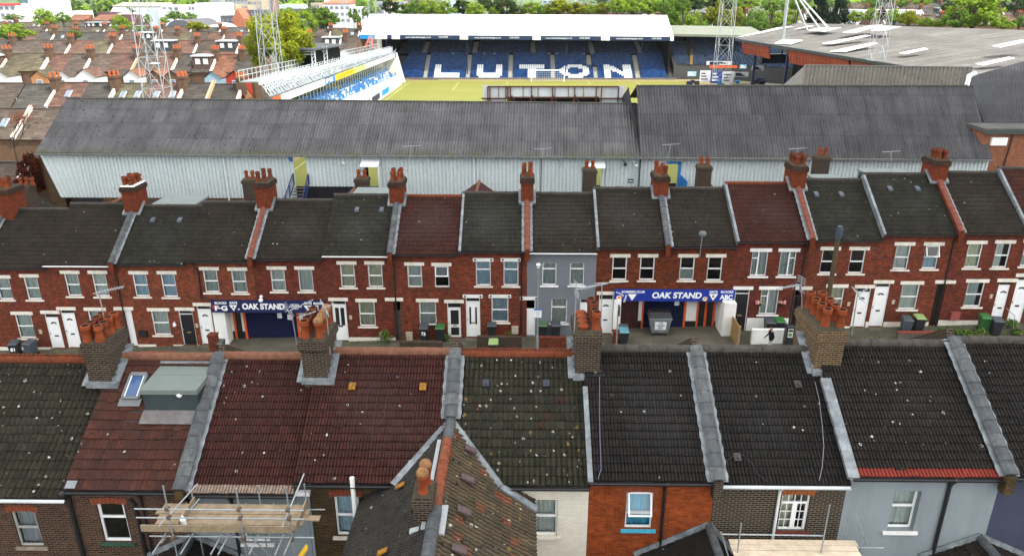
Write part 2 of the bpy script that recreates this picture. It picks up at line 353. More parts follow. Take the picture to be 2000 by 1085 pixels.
# ================================================================== house kit
RIB = [(0, -.03), (.03, -.03), (.055, .018), (.29, .020), (.315, -.025), (.36, -.025), (.385, .020), (.62, .018), (.645, -.025), (.69, -.025), (.715, .020), (.945, .018), (.97, -.03), (1, -.03)]
ROLL = [(0, -.02), (.05, .028), (.15, .046), (.27, .040), (.38, .012), (.44, .0), (.46, -.03), (.51, -.03), (.55, .028), (.65, .046), (.77, .040), (.88, .012), (.94, 0), (.96, -.03), (1, -.03)]
FLATT = [(0, 0), (.03, .012), (.46, .010), (.49, .002), (.52, .012), (.95, .008), (1, 0)]
def tile_roof(mb, Pl, Pr, Ql, Qr, nt, nc, prof=RIB, thick=0.024, m=0, seed=1, jit=0.006, v0=0, bottom_m=None):
    Pl, Pr, Ql, Qr = map(V, (Pl, Pr, Ql, Qr)); rr = random.Random(seed)
    nrm = (Pr-Pl).cross(Ql-Pl).normalized()
    ph = seed*1.7; P = lambda u, v: (Pl*(1-u)+Pr*u)*(1-v)+(Ql*(1-u)+Qr*u)*v+nrm*(-.045*math.sin(math.pi*min(1, v))*math.sin(math.pi*u)**.7+.012*math.sin(6*u+ph)*math.sin(4.4*v+ph*.6)*(v > 0)) if 0 < u < 1 else (Pl*(1-u)+Pr*u)*(1-v)+(Ql*(1-u)+Qr*u)*v
    for k in range(nc):
        for j in range(nt):
            dz = rr.uniform(-jit, jit); dv = rr.uniform(-1, 1)*0.024/nc*1.2-(.22/nc if rr.random() < .012 and k else 0); lo = []; up = []; rs = []; ul = []; uu = []; ur = []
            for f, h in prof:
                u = (j+f)/nt
                a = P(u, k/nc+dv); b = P(u, (k+1.03)/nc)
                lo.append(a+nrm*(thick+h+dz)); up.append(b+nrm*(h+0.002)); rs.append(a+nrm*(min(h, 0)-0.004))
                ff = min(max(f, .001), .999); ul.append((j+ff, v0+k+.01)); uu.append((j+ff, v0+k+.99)); ur.append((j+ff, v0+k+.01))
            mm = bottom_m if (bottom_m is not None and k == 0) else m
            mb.grid([rs, lo, up], mm, [ur, ul, uu])
    return mb
def ridge_tiles(mb, A, B, r=0.13, seg=0.42, m=0, seed=2):
    A = V(A); B = V(B); n = max(1, int((B-A).length/seg)); rr = random.Random(seed)
    for k in range(n):
        p = A.lerp(B, k/n); q = A.lerp(B, (k+0.985)/n); o = V((0, 0, rr.uniform(-.008, .008)))
        mb.tube(p+o, q+o+V((0, 0, .004)), r+.012, 10, m, r)
def slab(mb, Pl, Pr, Ql, Qr, t=0.1, m=0, drop=0.034):
    Pl, Pr, Ql, Qr = map(V, (Pl, Pr, Ql, Qr)); n = (Pr-Pl).cross(Ql-Pl).normalized()
    mb.hexa([Pl-n*(drop+t), Pr-n*(drop+t), Qr-n*(drop+t), Ql-n*(drop+t), Pl-n*drop, Pr-n*drop, Qr-n*drop, Ql-n*drop], m)
def facade(mb, x0, x1, z0, z1, Y, ops, m=0, depth=0.14, mrev=None):
    xs = sorted({x0, x1, *[v for o in ops for v in o[:2] if x0 < v < x1]}); zs = sorted({z0, z1, *[v for o in ops for v in o[2:4] if z0 < v < z1]})
    for a, b in zip(xs, xs[1:]):
        for c, d in zip(zs, zs[1:]):
            cx, cz = (a+b)/2, (c+d)/2
            if any(o[0] < cx < o[1] and o[2] < cz < o[3] for o in ops): continue
            mb.quad((a, Y, c), (b, Y, c), (b, Y, d), (a, Y, d), m=m)
    mr = m if mrev is None else mrev; D = Y+depth
    for o in ops:
        a, b, c, d = o[:4]; a = max(a, x0); b = min(b, x1); c = max(c, z0); d = min(d, z1)
        if a > x0+.03: mb.quad((a, Y, c), (a, Y, d), (a, D, d), (a, D, c), m=mr)
        if b < x1-.03: mb.quad((b, Y, d), (b, Y, c), (b, D, c), (b, D, d), m=mr)
        mb.quad((a, Y, d), (b, Y, d), (b, D, d), (a, D, d), m=mr); mb.quad((b, Y, c), (a, Y, c), (a, D, c), (b, D, c), m=mr)
def curtain_sheet(mb, x0, x1, z0, z1, Y, m=0, seed=0, gap=None):
    rr = random.Random(seed); n = max(10, int((x1-x0)/0.035)); ph = rr.uniform(0, 6)
    xs = [x0+(x1-x0)*i/n for i in range(n+1)]
    rows = []
    for z in (z0, z1):
        rows.append([(x, Y+0.022*math.sin(i*1.55+ph)+0.015*math.sin(i*.61+ph*2), z) for i, x in enumerate(xs)])
    if gap is None: mb.grid(rows, m)
    else:
        k = int(n*gap); mb.grid([r[:k+1] for r in rows], m)
WID = [0]
COPE2 = plain('paler coping tile', (.10, .105, .108), .8, .45, 7, dirt=(.05, .052, .05), dirt_amt=.6, bump=.008)
def window(root, x0, x1, z0, z1, Y, style='sash', cur=M_NET1, frame=None, lintel=M_CREAM, sill=M_CREAM, lint_h=0.21, lint_w=0.17, fw=0.055, dots=False, split=0.5, gap=None, depth=0.09, name='window', sill_h=0.1, arch=None, curtop=1.0, label=None):
    """a framed window set in its opening; parts: window > pane, sill, lintel, net_curtain"""
    frame = frame or M_WHITE; WID[0] += 1; yf = Y+depth; yb = yf+0.06
    f = MB(); f.box(x0, x0+fw, yf, yb, z0, z1); f.box(x1-fw, x1, yf, yb, z0, z1); f.box(x0+fw, x1-fw, yf, yb, z0, z0+fw*1.3); f.box(x0+fw, x1-fw, yf, yb, z1-fw, z1)
    zm = z0+(z1-z0)*split
    panes = [(x0+fw, x1-fw, z0+fw, z1-fw)]
    if style in ('sash', 'open', 'top'):
        f.box(x0+fw, x1-fw, yf-0.012, yb, zm-0.035, zm+0.035); panes = [(x0+fw, x1-fw, z0+fw, zm-.03), (x0+fw, x1-fw, zm+.03, z1-fw)]
        f.box(x0+fw, x0+fw+.02, yf-.012, yb-.02, zm+.035, z1-fw); f.box(x1-fw-.02, x1-fw, yf-.012, yb-.02, zm+.035, z1-fw)
    if style == 'casement':
        xm = x0+(x1-x0)*(0.42 if split == .5 else split); zt = z0+(z1-z0)*.72
        f.box(xm-.035, xm+.035, yf-.01, yb, z0+fw, z1-fw); f.box(x0+fw, xm-.035, yf-.01, yb, zt-.03, zt+.03)
        panes = [(x0+fw, xm-.03, z0+fw, zt-.03), (x0+fw, xm-.03, zt+.03, z1-fw), (xm+.03, x1-fw, z0+fw, z1-fw)]
    if style == 'casement_r':
        xm = x0+(x1-x0)*.58; zt = z0+(z1-z0)*.72
        f.box(xm-.035, xm+.035, yf-.01, yb, z0+fw, z1-fw); f.box(xm+.035, x1-fw, yf-.01, yb, zt-.03, zt+.03)
        panes = [(xm+.03, x1-fw, z0+fw, zt-.03), (xm+.03, x1-fw, zt+.03, z1-fw), (x0+fw, xm-.03, z0+fw, z1-fw)]
    if style == 'georgian':
        xm = x0+(x1-x0)*.5; zt = z0+(z1-z0)*.74
        f.box(xm-.05, xm+.05, yf-.02, yb, z0+fw, zt); f.box(x0+fw, x1-fw, yf-.01, yb, zt-.035, zt+.035)
        for a, b, c, d, nx, nz in ((x0+fw, xm-.05, z0+fw, zt-.035, 2, 3), (xm+.05, x1-fw, z0+fw, zt-.035, 2, 3), (x0+fw, x1-fw, zt+.035, z1-fw, 4, 1)):
            for i in range(1, nx): xx = a+(b-a)*i/nx; f.box(xx-.011, xx+.011, yf+.012, yb-.012, c, d)
            for i in range(1, nz): zz = c+(d-c)*i/nz; f.box(a, b, yf+.012, yb-.012, zz-.011, zz+.011)
        f.box(xm+.05, xm+.09, yf-.03, yb-.02, z0+fw, zt-.035); f.box(x1-fw-.04, x1-fw, yf-.03, yb-.02, z0+fw, zt-.035)
        panes = [(x0+fw, x1-fw, z0+fw, z1-fw)]
    wo = f.build(name, frame, root)
    if label: wo['label'] = label
    p = MB()
    for i, (a, b, c, d) in enumerate(panes):
        if style == 'open' and i == 1: continue
        p.quad((a, yb-.03, c), (b, yb-.03, c), (b, yb-.03, d), (a, yb-.03, d))
    p.build('pane', MAT['glass'], wo)
    if style == 'open':   # top light pushed out at the bottom
        a, b, c, d = panes[1]; o = MB(); ang = R(24); L = d-c
        T = lambda x, s, y: (x, yf-.02-math.sin(ang)*s+y*math.cos(ang), d-math.cos(ang)*s-y*math.sin(ang))
        def bar(xa, xb, sa, sb): o.hexa([T(xa, sb, 0), T(xb, sb, 0), T(xb, sb, .05), T(xa, sb, .05), T(xa, sa, 0), T(xb, sa, 0), T(xb, sa, .05), T(xa, sa, .05)])
        bar(a, b, 0, .05); bar(a, b, L-.05, L); bar(a, a+.05, .05, L-.05); bar(b-.05, b, .05, L-.05)
        op = o.build('opened_sash', frame, wo)
        q = MB(); q.quad(T(a+.05, L-.05, .025), T(b-.05, L-.05, .025), T(b-.05, .05, .025), T(a+.05, .05, .025)); q.build('pane', MAT['glass'], wo)
    if cur is not None:
        c = MB(); curtain_sheet(c, x0+.02, x1-.02, z0+.02, z0+(z1-z0)*curtop-.02, yb+0.10, 0, WID[0], gap); c.build('net_curtain', cur, wo)
    if lintel is not None:
        l = MB()
        if arch:
            n = 9; wdt = (x1-x0+.24)/n
            for i in range(n):
                t0 = -1+2*i/n; t1 = -1+2*(i+.86)/n; xa = (x0+x1)/2+t0*(x1-x0+.2)/2; xb = (x0+x1)/2+t1*(x1-x0+.2)/2
                za = z1+.02-.07*t0*t0; zb = z1+.02-.07*t1*t1; sp = .06
                l.hexa([(xa, Y-.012, za), (xb, Y-.012, zb), (xb, Y+.05, zb), (xa, Y+.05, za), (xa+t0*sp, Y-.012, za+.22), (xb+t1*sp, Y-.012, zb+.22), (xb+t1*sp, Y+.05, zb+.22), (xa+t0*sp, Y+.05, za+.22)])
        else:
            l.box(x0-lint_w, x1+lint_w, Y-.035, Y+.06, z1-.01, z1+lint_h)
            if dots:
                for xx in (x0-lint_w+.13, x1+lint_w-.13): l.tube((xx, Y-.036, z1+lint_h/2), (xx, Y-.05, z1+lint_h/2), .065, 12, 1)
        l.build('lintel', [lintel, M_BLACK], wo)
    if sill is not None:
        s = MB(); s.box(x0-.13, x1+.13, Y-.075, Y+depth+.02, z0-sill_h, z0-.002); s.build('sill', sill, wo)
    return (x0, x1, z0, z1)
def door(root, x0, x1, z0, z1, Y, style='fan', lintel=M_CREAM, fan=0.30, lint_w=0.17, dots=False, num=None, lint_h=.21):
    """front door; parts: door > fanlight, door_frame, letterbox, handle, lintel"""
    D = Y+.09; fw = .05; zf = z1-fan if fan else z1-fw
    white = style in ('fan', 'white', 'twoglass', 'halfmoon', 'longglass', 'glassdoor'); mcol = M_WHITE if white else M_BLACK
    s = MB(); a, b, c, d = x0+fw, x1-fw, z0+.04, zf
    s.box(a, b, D, D+.045, c, d)
    wm = b-a; hm = d-c; gl = MB()
    def pan(u0, u1, v0, v1, mm=0, pr=.012): s.box(a+wm*u0, a+wm*u1, D-pr, D, c+hm*v0, c+hm*v1, mm)
    if style in ('fan', 'halfmoon', 'black'):
        pan(.12, .46, .08, .38); pan(.54, .88, .08, .38); pan(.12, .46, .46, .76); pan(.54, .88, .46, .76)
        if style != 'black':
            cx = a+wm*.5; cz = c+hm*.80
            for k in range(5):
                t0 = math.pi*(k+.08)/5; t1 = math.pi*(k+.92)/5; r0, r1 = .07, .2
                s.prism([(cx+r0*math.cos(t0), D, cz+r0*math.sin(t0)*.8), (cx+r1*math.cos(t0), D, cz+r1*math.sin(t0)*.8), (cx+r1*math.cos(t1), D, cz+r1*math.sin(t1)*.8), (cx+r0*math.cos(t1), D, cz+r0*math.sin(t1)*.8)], (0, -.008, 0), 1)
        else: pan(.38, .62, .84, .95)
    if style == 'twoglass': pan(.14, .44, .42, .92, 1, .006); pan(.56, .86, .42, .92, 1, .006); pan(.14, .86, .08, .34)
    if style == 'glassdoor': pan(.18, .82, .44, .93, 1, .006); pan(.18, .82, .07, .34, 1, .006)
    if style == 'longglass': pan(.2, .34, .36, .85, 1, .006); pan(.66, .8, .36, .85, 1, .006); pan(.2, .8, .08, .28); pan(.42, .58, .45, .88)
    if style == 'planks':
        for k in range(7): pan(k/7+.008, (k+1)/7-.008, 0, 1, 0, .014+.004*(k % 2))
    mats = {'planks': [M_WOODG]*2}.get(style, [mcol, M_BLACK])
    if style == 'gate': mats = [M_WHITE, M_BLACK]; [pan(.03+.48*i, .49+.48*i, .02+.25*j, .25+.25*j) for i in range(2) for j in range(4)]
    if style == 'dark': mats = [plain('dark brown planks', (.022, .016, .013), .8, .4, 6)]*2; [pan(k/6+.01, (k+1)/6-.01, 0, 1, 0, .01) for k in range(6)]
    o = s.build('gate' if style in ('planks', 'gate', 'dark') else 'door', mats, root)
    fr = MB(); fm = M_WHITE if style not in ('planks', 'dark') else M_WOODG
    fr.box(x0, x0+fw, D-.02, D+.07, z0, z1); fr.box(x1-fw, x1, D-.02, D+.07, z0, z1); fr.box(x0+fw, x1-fw, D-.02, D+.07, z1-fw, z1)
    if fan: fr.box(x0+fw, x1-fw, D-.02, D+.07, zf, zf+fw)
    fr.build('door_frame', fm, o)
    if fan and style not in ('planks', 'dark', 'gate'):
        g = MB(); g.box(x0+fw, x1-fw, D+.02, D+.03, zf+fw, z1-fw); g.build('fanlight', M_BLACK, o)
    if style not in ('planks', 'dark', 'gate'):
        lb = MB(); lb.box((a+b)/2-.13, (a+b)/2+.13, D-.022, D-.002, c+hm*.38, c+hm*.42); lb.build('letterbox', plain('brass plate', (.25, .19, .08), .4) if style in ('glassdoor', 'longglass', 'black') else M_BLACK, o)
        h = MB(); h.box(a+.04, a+.07, D-.05, D-.002, c+hm*.46, c+hm*.52); h.build('handle', M_STEEL, o)
    if lintel is not None:
        l = MB(); l.box(x0-lint_w, x1+lint_w, Y-.035, Y+.06, z1-.01, z1+lint_h)
        if dots:
            for xx in (x0-lint_w+.13, x1+lint_w-.13): l.tube((xx, Y-.036, z1+.1), (xx, Y-.05, z1+.1), .065, 12, 1)
        l.build('lintel', [lintel, M_BLACK], o)
    return (x0, x1, z0, z1)
POTS = {}
B_CAPB = brick('sooty chimney cap brick', (.075, .034, .022), (.035, .022, .018), (.05, .04, .032), dark=(.014, .011, .010), dark_amt=.8)
def pot_mesh(kind, mat):
    key = (kind, mat.name)
    if key in POTS: return POTS[key]
    b = MB()
    if kind == 'roll': b.lathe([(.155, 0), (.165, .03), (.14, .07), (.13, .46), (.155, .49), (.16, .54), (.145, .58), (.155, .62), (.15, .66), (.115, .66)], (0, 0, 0), 16, 0, False); b.lathe([(.115, .66), (.105, .40), (0.001, .40)], (0, 0, 0), 16, 1, False)
    elif kind == 'bishop': b.lathe([(.16, 0), (.17, .06), (.115, .30), (.105, .36), (.15, .42), (.155, .52), (.125, .54), (.14, .6), (.105, .6)], (0, 0, 0), 14, 0, False); b.lathe([(.105, .6), (.1, .38), (0.001, .38)], (0, 0, 0), 14, 1, False)
    elif kind == 'dome':
        b.lathe([(.15, 0), (.155, .03), (.13, .07), (.125, .42), (.155, .45), (.155, .52), (.13, .54)], (0, 0, 0), 16, 0, False)
        b.lathe([(.15, .54), (.17, .56), (.165, .62), (.125, .69), (.06, .73), (.001, .74)], (0, 0, 0), 16, 2, False)
    elif kind == 'squat': b.lathe([(.15, 0), (.15, .10), (.19, .11), (.195, .15), (.17, .18), (.08, .20), (.001, .205)], (0, 0, 0), 16, 0, False)
    elif kind == 'small': b.lathe([(.13, 0), (.12, .34), (.14, .36), (.14, .42), (.10, .42)], (0, 0, 0), 12, 0, False); b.lathe([(.10, .42), (.09, .3), (0.001, .3)], (0, 0, 0), 12, 1, False)
    o = b.build('chimney_pot', [mat, M_SOOT, plain('lichened clay cowl', (.20, .105, .055), .9, .5, 14, dirt=(.27, .16, .04), dirt_amt=.7)], None, True)
    COL.objects.unlink(o); POTS[key] = o.data; bpy.data.objects.remove(o); return POTS[key]
def chimney(root, x0, x1, y0, y1, zb, zt, mat, pots, flaunch=M_FLAUNCH, corbel=1.0, lead=True):
    b = MB(); k = corbel
    b.box(x0, x1, y0, y1, zb, zt-.40*k)
    b.box(x0-.035*k, x1+.035*k, y0-.035*k, y1+.035*k, zt-.40*k, zt-.32*k); b.box(x0-.075*k, x1+.075*k, y0-.075*k, y1+.075*k, zt-.32*k, zt-.10*k, 2); b.box(x0-.03*k, x1+.03*k, y0-.03*k, y1+.03*k, zt-.10*k, zt, 2)
    xa, xb, ya, yb = x0-.02, x1+.02, y0-.02, y1+.02; q = .10
    b.hexa([(xa, ya, zt), (xb, ya, zt), (xb, yb, zt), (xa, yb, zt), (xa+q, ya+q, zt+.09), (xb-q, ya+q, zt+.09), (xb-q, yb-q, zt+.09), (xa+q, yb-q, zt+.09)], 1)
    o = b.build('chimney', [mat, flaunch, B_CAPB if mat is B_CHIM else mat], root)
    off = root.location
    for (px, py, kind, pm, hs) in pots:
        me = pot_mesh(kind, pm); c = bpy.data.objects.new('chimney_pot', me); COL.objects.link(c); c.parent = o
        c.location = V((px, py, zt+.05))-off; c.scale = (1, 1, hs); c.rotation_euler = (rnd.uniform(-.03, .03), rnd.uniform(-.03, .03), rnd.uniform(0, 6))
    return o
def parapet(root, X, ye, ze, yr, zr, w=.30, h=.16, cope=M_COPE, wall=B_CHIM, seg=.46, cw=None, flash=(1,), wallbase=.35, end=True):
    """party wall rising through the roof with its coping and lead flashing"""
    A = V((X, ye, ze)); B = V((X, yr, zr)); d = (B-A).normalized(); n = V((0, -d.z, d.y)); cw = cw or w+.10
    b = MB(); hw = V((w/2, 0, 0))
    b.hexa([A-hw-n*wallbase, A+hw-n*wallbase, B+hw-n*wallbase, B-hw-n*wallbase, A-hw+n*h, A+hw+n*h, B+hw+n*h, B-hw+n*h])
    if end: b.box(X-w/2-.01, X+w/2+.01, ye-.16, ye+.15, ze-.55, ze+h*.7)
    o = b.build('parapet', wall, root)
    c = MB(); L = (B-A).length; m = max(2, int(L/seg)); rr = random.Random(int(X*100))
    for i in range(m):
        p = A+d*(L*i/m-.02)+n*(h+.022+rr.uniform(0, .008)); q = A+d*(L*(i+1)/m)+n*(h+.004); e = V((cw/2, 0, 0)); t = n*.085
        c.hexa([p-e, p+e, q+e*.97, q-e*.97, p-e*.45+t, p+e*.45+t, q+e*.42+t, q-e*.42+t], 1 if rr.random() < .35 else 0)
    c.build('coping', [cope, COPE2 if cope is M_COPE else cope], o)
    for s in flash:
        f = MB(); xi = X+s*(w/2+.005); N = int(L/.22); rows = []
        for i in range(N+1):
            p = A+d*(L*i/N); z = n*(.055+(.012 if i % 2 else 0)); wv = .19+(.03 if i % 2 else 0)
            rows.append([p+V((s*(w/2+.004), 0, 0))+n*(h*.8), p+V((s*(w/2+.01), 0, 0))+z, p+V((s*(w/2+wv), 0, 0))+z])
        f.grid(rows); f.build('flashing', M_LEAD, root)
    return o
def gutter(root, x0, x1, y, z, mat=M_BLACK, r=.055):
    b = MB(); n = 6; rows = []
    for x in (x0, x1): rows.append([(x, y+r*math.cos(math.pi+math.pi*k/n), z+r*math.sin(math.pi+math.pi*k/n)) for k in range(n+1)])
    b.grid(rows); rows2 = [[(p[0], y+(p[1]-y)*1.15, z+(p[2]-z)*1.15) for p in r_] for r_ in rows]; b.grid(rows2)
    return b.build('gutter', mat, root)
def pipe(root, pts, r=.04, mat=M_BLACK, name='downpipe'):
    b = MB()
    for p, q in zip(pts, pts[1:]): b.tube(p, q, r, 8)
    for p in pts[1:-1]: b.lathe([(r*1.25, -.04), (r*1.25, .04)], p, 8)
    return b.build(name, mat, root)
# ================================================================== the far side of the street
Y2, YE2, YR2, YB2 = 42.7, 42.45, 46.55, 50.6
def wx(px, py): return at_y(px, py, Y2).x
def wz(px, py): return at_y(px, py, Y2).z
PARTY = [-25.3, -16.65, -8.05, 0.33, 8.85, 17.45, 26.2]   # party walls with chimneys
# roofs: (left, right, px eave y, px ridge y, roof tile, wall, label)
H2 = [
 (-29.75, 524, 408, T_DARK, B_RED, 'red brick terraced house with a dark roof, leftmost in the row across the street'),
 (None, 518, 398, T_DARK, B_RED, 'red brick terraced house with a white gutter and two grey bins outside'),
 (None, 516, 402, T_GREY, B_RED, 'red brick terraced house with a black front door and a white gate'),
 (None, 510, 395, T_DARK, B_RED, 'red brick terraced house over the left half of the long dark navy gate sign'),
 (None, 506, 391, T_DARK, B_RED, 'red brick terraced house over the right half of the long dark navy gate sign'),
 (None, 499, 381, T_GREY, B_RED, 'red brick terraced house with a white two-pane door and cream plinth'),
 (None, 497, 383, T_REDB, B_RED, 'red brick terraced house with a red-brown roof and an open upstairs window'),
 (None, 491, 377, T_GREY, B_RED, 'red brick terraced house with black dots on its white lintels'),
 (None, 493, 378, T_DARK, M_GREYR, 'grey rendered terraced house with a dark tiled roof'),
 (None, 483.5, 368, T_DARK, B_RED2, 'orange-brown brick terraced house over the left half of the bright blue gate sign'),
 (None, 482, 368, T_DARK, B_RED2, 'orange-brown brick terraced house with a satellite dish on a pole'),
 (None, 472, 358, T_REDB, B_RED, 'red brick terraced house with a red-brown roof and white painted ground floor base'),
 (None, 469, 351, T_GREY, B_RED, 'red brick terraced house with two skylight vents behind the telegraph pole'),
 (None, 458, 340, T_GREY, B_RED, 'red brick terraced house with an open white top light upstairs and cream plinth'),
 (None, 455, 337, T_DARK, B_RED, 'red brick terraced house with a weedy front garden'),
 (None, 450, 329, T_REDB, B_RED, 'red brick terraced house with a red-brown roof at the right end'),
]
edges_px = [None, (84, 522), None, (359, 515), None, (629, 503), None, (896, 494), None, (1167, 488), None, (1440, 477), None, (1726, 463), None, (2008, 452)]
XB = [-29.75]
pi_ = 0
bounds = []
for i in range(16):
    if edges_px[i] is None:
        bounds.append(PARTY[pi_-0] if i else -33.95)
        if i: pi_ += 1
    else: bounds.append(at_y(*edges_px[i], YE2).x)
bounds.append(34.5)
ROW2 = []; OPS2 = []
for i, (xl, ey, ry, tm, wm, lab) in enumerate(H2):
    if wm is B_RED: wm = (B_RED, B_RED, B_REDO, B_REDO, B_REDD, B_REDD, B_RED, B_RED, 0, 0, 0, B_REDD, B_RED, B_RED, B_REDD, B_REDD)[i]
    x0, x1 = bounds[i], bounds[i+1]; xm = (x0+x1)/2
    pe = 1000+F_PX*(xm)/45.6; ze = at_y(pe, ey, YE2).z; zr = at_y(pe, ry, YR2).z
    r = thing('terraced_house', lab, 'house', (xm, Y2, gz(xm, Y2)), 'terraced houses across the street')
    ROW2.append(dict(r=r, x0=x0, x1=x1, ze=ze, zr=zr, zb=gz(xm, Y2), t=tm, w=wm, ops=[]))
def W2(i, pc, yt, yb, w=.90, style='sash', cur=M_NET2, **kw):
    h = ROW2[i]; c = wx(pc, (yt+yb)/2); h['ops'].append(window(h['r'], c-w/2, c+w/2, wz(pc, yb), wz(pc, yt), Y2, style, cur, **kw))
def D2(i, pc, yt, w=.90, style='fan', py=None, **kw):
    h = ROW2[i]; c = wx(pc, py or yt+35); zb = gz(c, Y2)+.12; h['ops'].append(door(h['r'], c-w/2, c+w/2, zb, wz(pc, yt), Y2, style, **kw))
    if style not in ('planks', 'gate', 'dark'):
        s = MB(); s.box(c-w/2-.1, c+w/2+.1, Y2-.5, Y2+.02, zb-.4, zb-.01); s.box(c-w/2-.1, c+w/2+.1, Y2-.85, Y2-.5, zb-.5, zb-.16); s.build('doorstep', M_CONC, h['r'])
N1, N2, N3, N4 = M_NET1, M_NET2, M_NET3, M_NET4
W2(0, 8, 543, 585); W2(0, 63, 541, 585); W2(0, 49, 614, 660, 1.08); D2(0, 107, 612, fan=.34)
W2(1, 142, 534, 578); W2(1, 196, 534, 579, cur=N1); D2(1, 138, 605, fan=.3); W2(1, 191, 606, 652, 1.08)
W2(2, 275, 535, 579, cur=N4); W2(2, 330, 535, 580, cur=N4); W2(2, 314, 607, 654, 1.08, cur=N1); D2(2, 367, 606, style='black', fan=.3); D2(2, 249, 605, style='gate', fan=0)
W2(3, 412, 527, 571); W2(3, 467, 528, 572); D2(3, 402, 597, style='fan', fan=.3)
W2(4, 543, 526, 569, cur=N1); W2(4, 597, 526, 569, style='single', cur=N1)
W2(5, 679, 516, 561, cur=N3); W2(5, 733, 516, 561, cur=N3); D2(5, 664, 587, style='twoglass', fan=.32); W2(5, 717, 589, 637, 1.02, cur=N3)
W2(6, 810, 518, 561, cur=N1, sill=plain('brown painted sill', (.09, .045, .03), .8)); W2(6, 863, 519, 561, style='open', cur=None, sill=MAT['brown painted sill']); W2(6, 835.5, 589, 635, 1.08, cur=N1, sill=M_BLACK, sill_h=.07); D2(6, 888, 591, style='glassdoor', fan=.4); D2(6, 772, 587, style='planks', fan=.75, w=.8)
W2(7, 944, 510, 558, .92, 'top', N4, dots=True, split=.66, lintel=M_WPAINT); W2(7, 998, 510, 558, .92, 'top', N4, dots=True, split=.66, lintel=M_WPAINT); D2(7, 782+142, 581, style='longglass', fan=.32, dots=True, lintel=M_WPAINT); W2(7, 976.5, 581, 629, 1.06, cur=N4, dots=True, lintel=M_WPAINT)
W2(8, 1073, 513, 557, .88, 'top', N2, split=.72, lintel=None, sill=M_WPAINT); W2(8, 1127, 513, 557, .88, 'top', N2, split=.72, lintel=None, sill=M_WPAINT); W2(8, 1092, 584, 631, 1.0, 'top', N1, split=.66, lintel=None, sill=M_WPAINT); D2(8, 1033, 585, style='gate', fan=.7, w=.8, dots=True, lintel=M_WPAINT); D2(8, 1146, 584, style='white', fan=.3, lintel=None)
W2(9, 1210, 502, 547, cur=None); W2(9, 1264, 502, 547, cur=None); D2(9, 1183, 575, style='fan', fan=.4)
W2(10, 1342, 502, 547, cur=N2, curtop=.5); W2(10, 1396, 502, 548, cur=None)
W2(11, 1483, 491, 539, .98, 'casement', N2, lintel=M_WPAINT, sill=M_WPAINT); W2(11, 1538, 491, 539, .98, 'casement_r', N2, lintel=M_WPAINT, sill=M_WPAINT); D2(11, 1447, 565, style='black', fan=.32, lintel=M_WPAINT); W2(11, 1502, 565, 614, 1.12, 'casement', N1, lintel=M_WPAINT, sill=M_WPAINT); D2(11, 1562, 565, style='dark', fan=.5, w=.85, lintel=M_CREAM)
W2(12, 1618, 488, 534, cur=None); W2(12, 1674, 488, 534, cur=None); W2(12, 1631, 561, 606, 1.02, cur=N3); D2(12, 1682, 562, style='halfmoon', fan=.34)
W2(13, 1762, 479, 526, cur=N1); W2(13, 1819, 479, 525, style='open', cur=N4, curtop=.5); W2(13, 1776, 555, 604, 1.1, cur=N1); D2(13, 1719, 553, style='halfmoon', fan=.3); D2(13, 1838, 553, style='dark', fan=0, w=.92)
W2(14, 1902, 476, 523, cur=N3); W2(14, 1957, 475, 523, cur=N1, gap=.7); W2(14, 1903, 551, 599, 1.08, cur=N2, gap=.78); D2(14, 1958, 550, style='halfmoon', fan=.28)
D2(15, 1994, 540, style='halfmoon', fan=.3); W2(15, 2012, 473, 520); W2(15, 2040, 545, 595, 1.05)
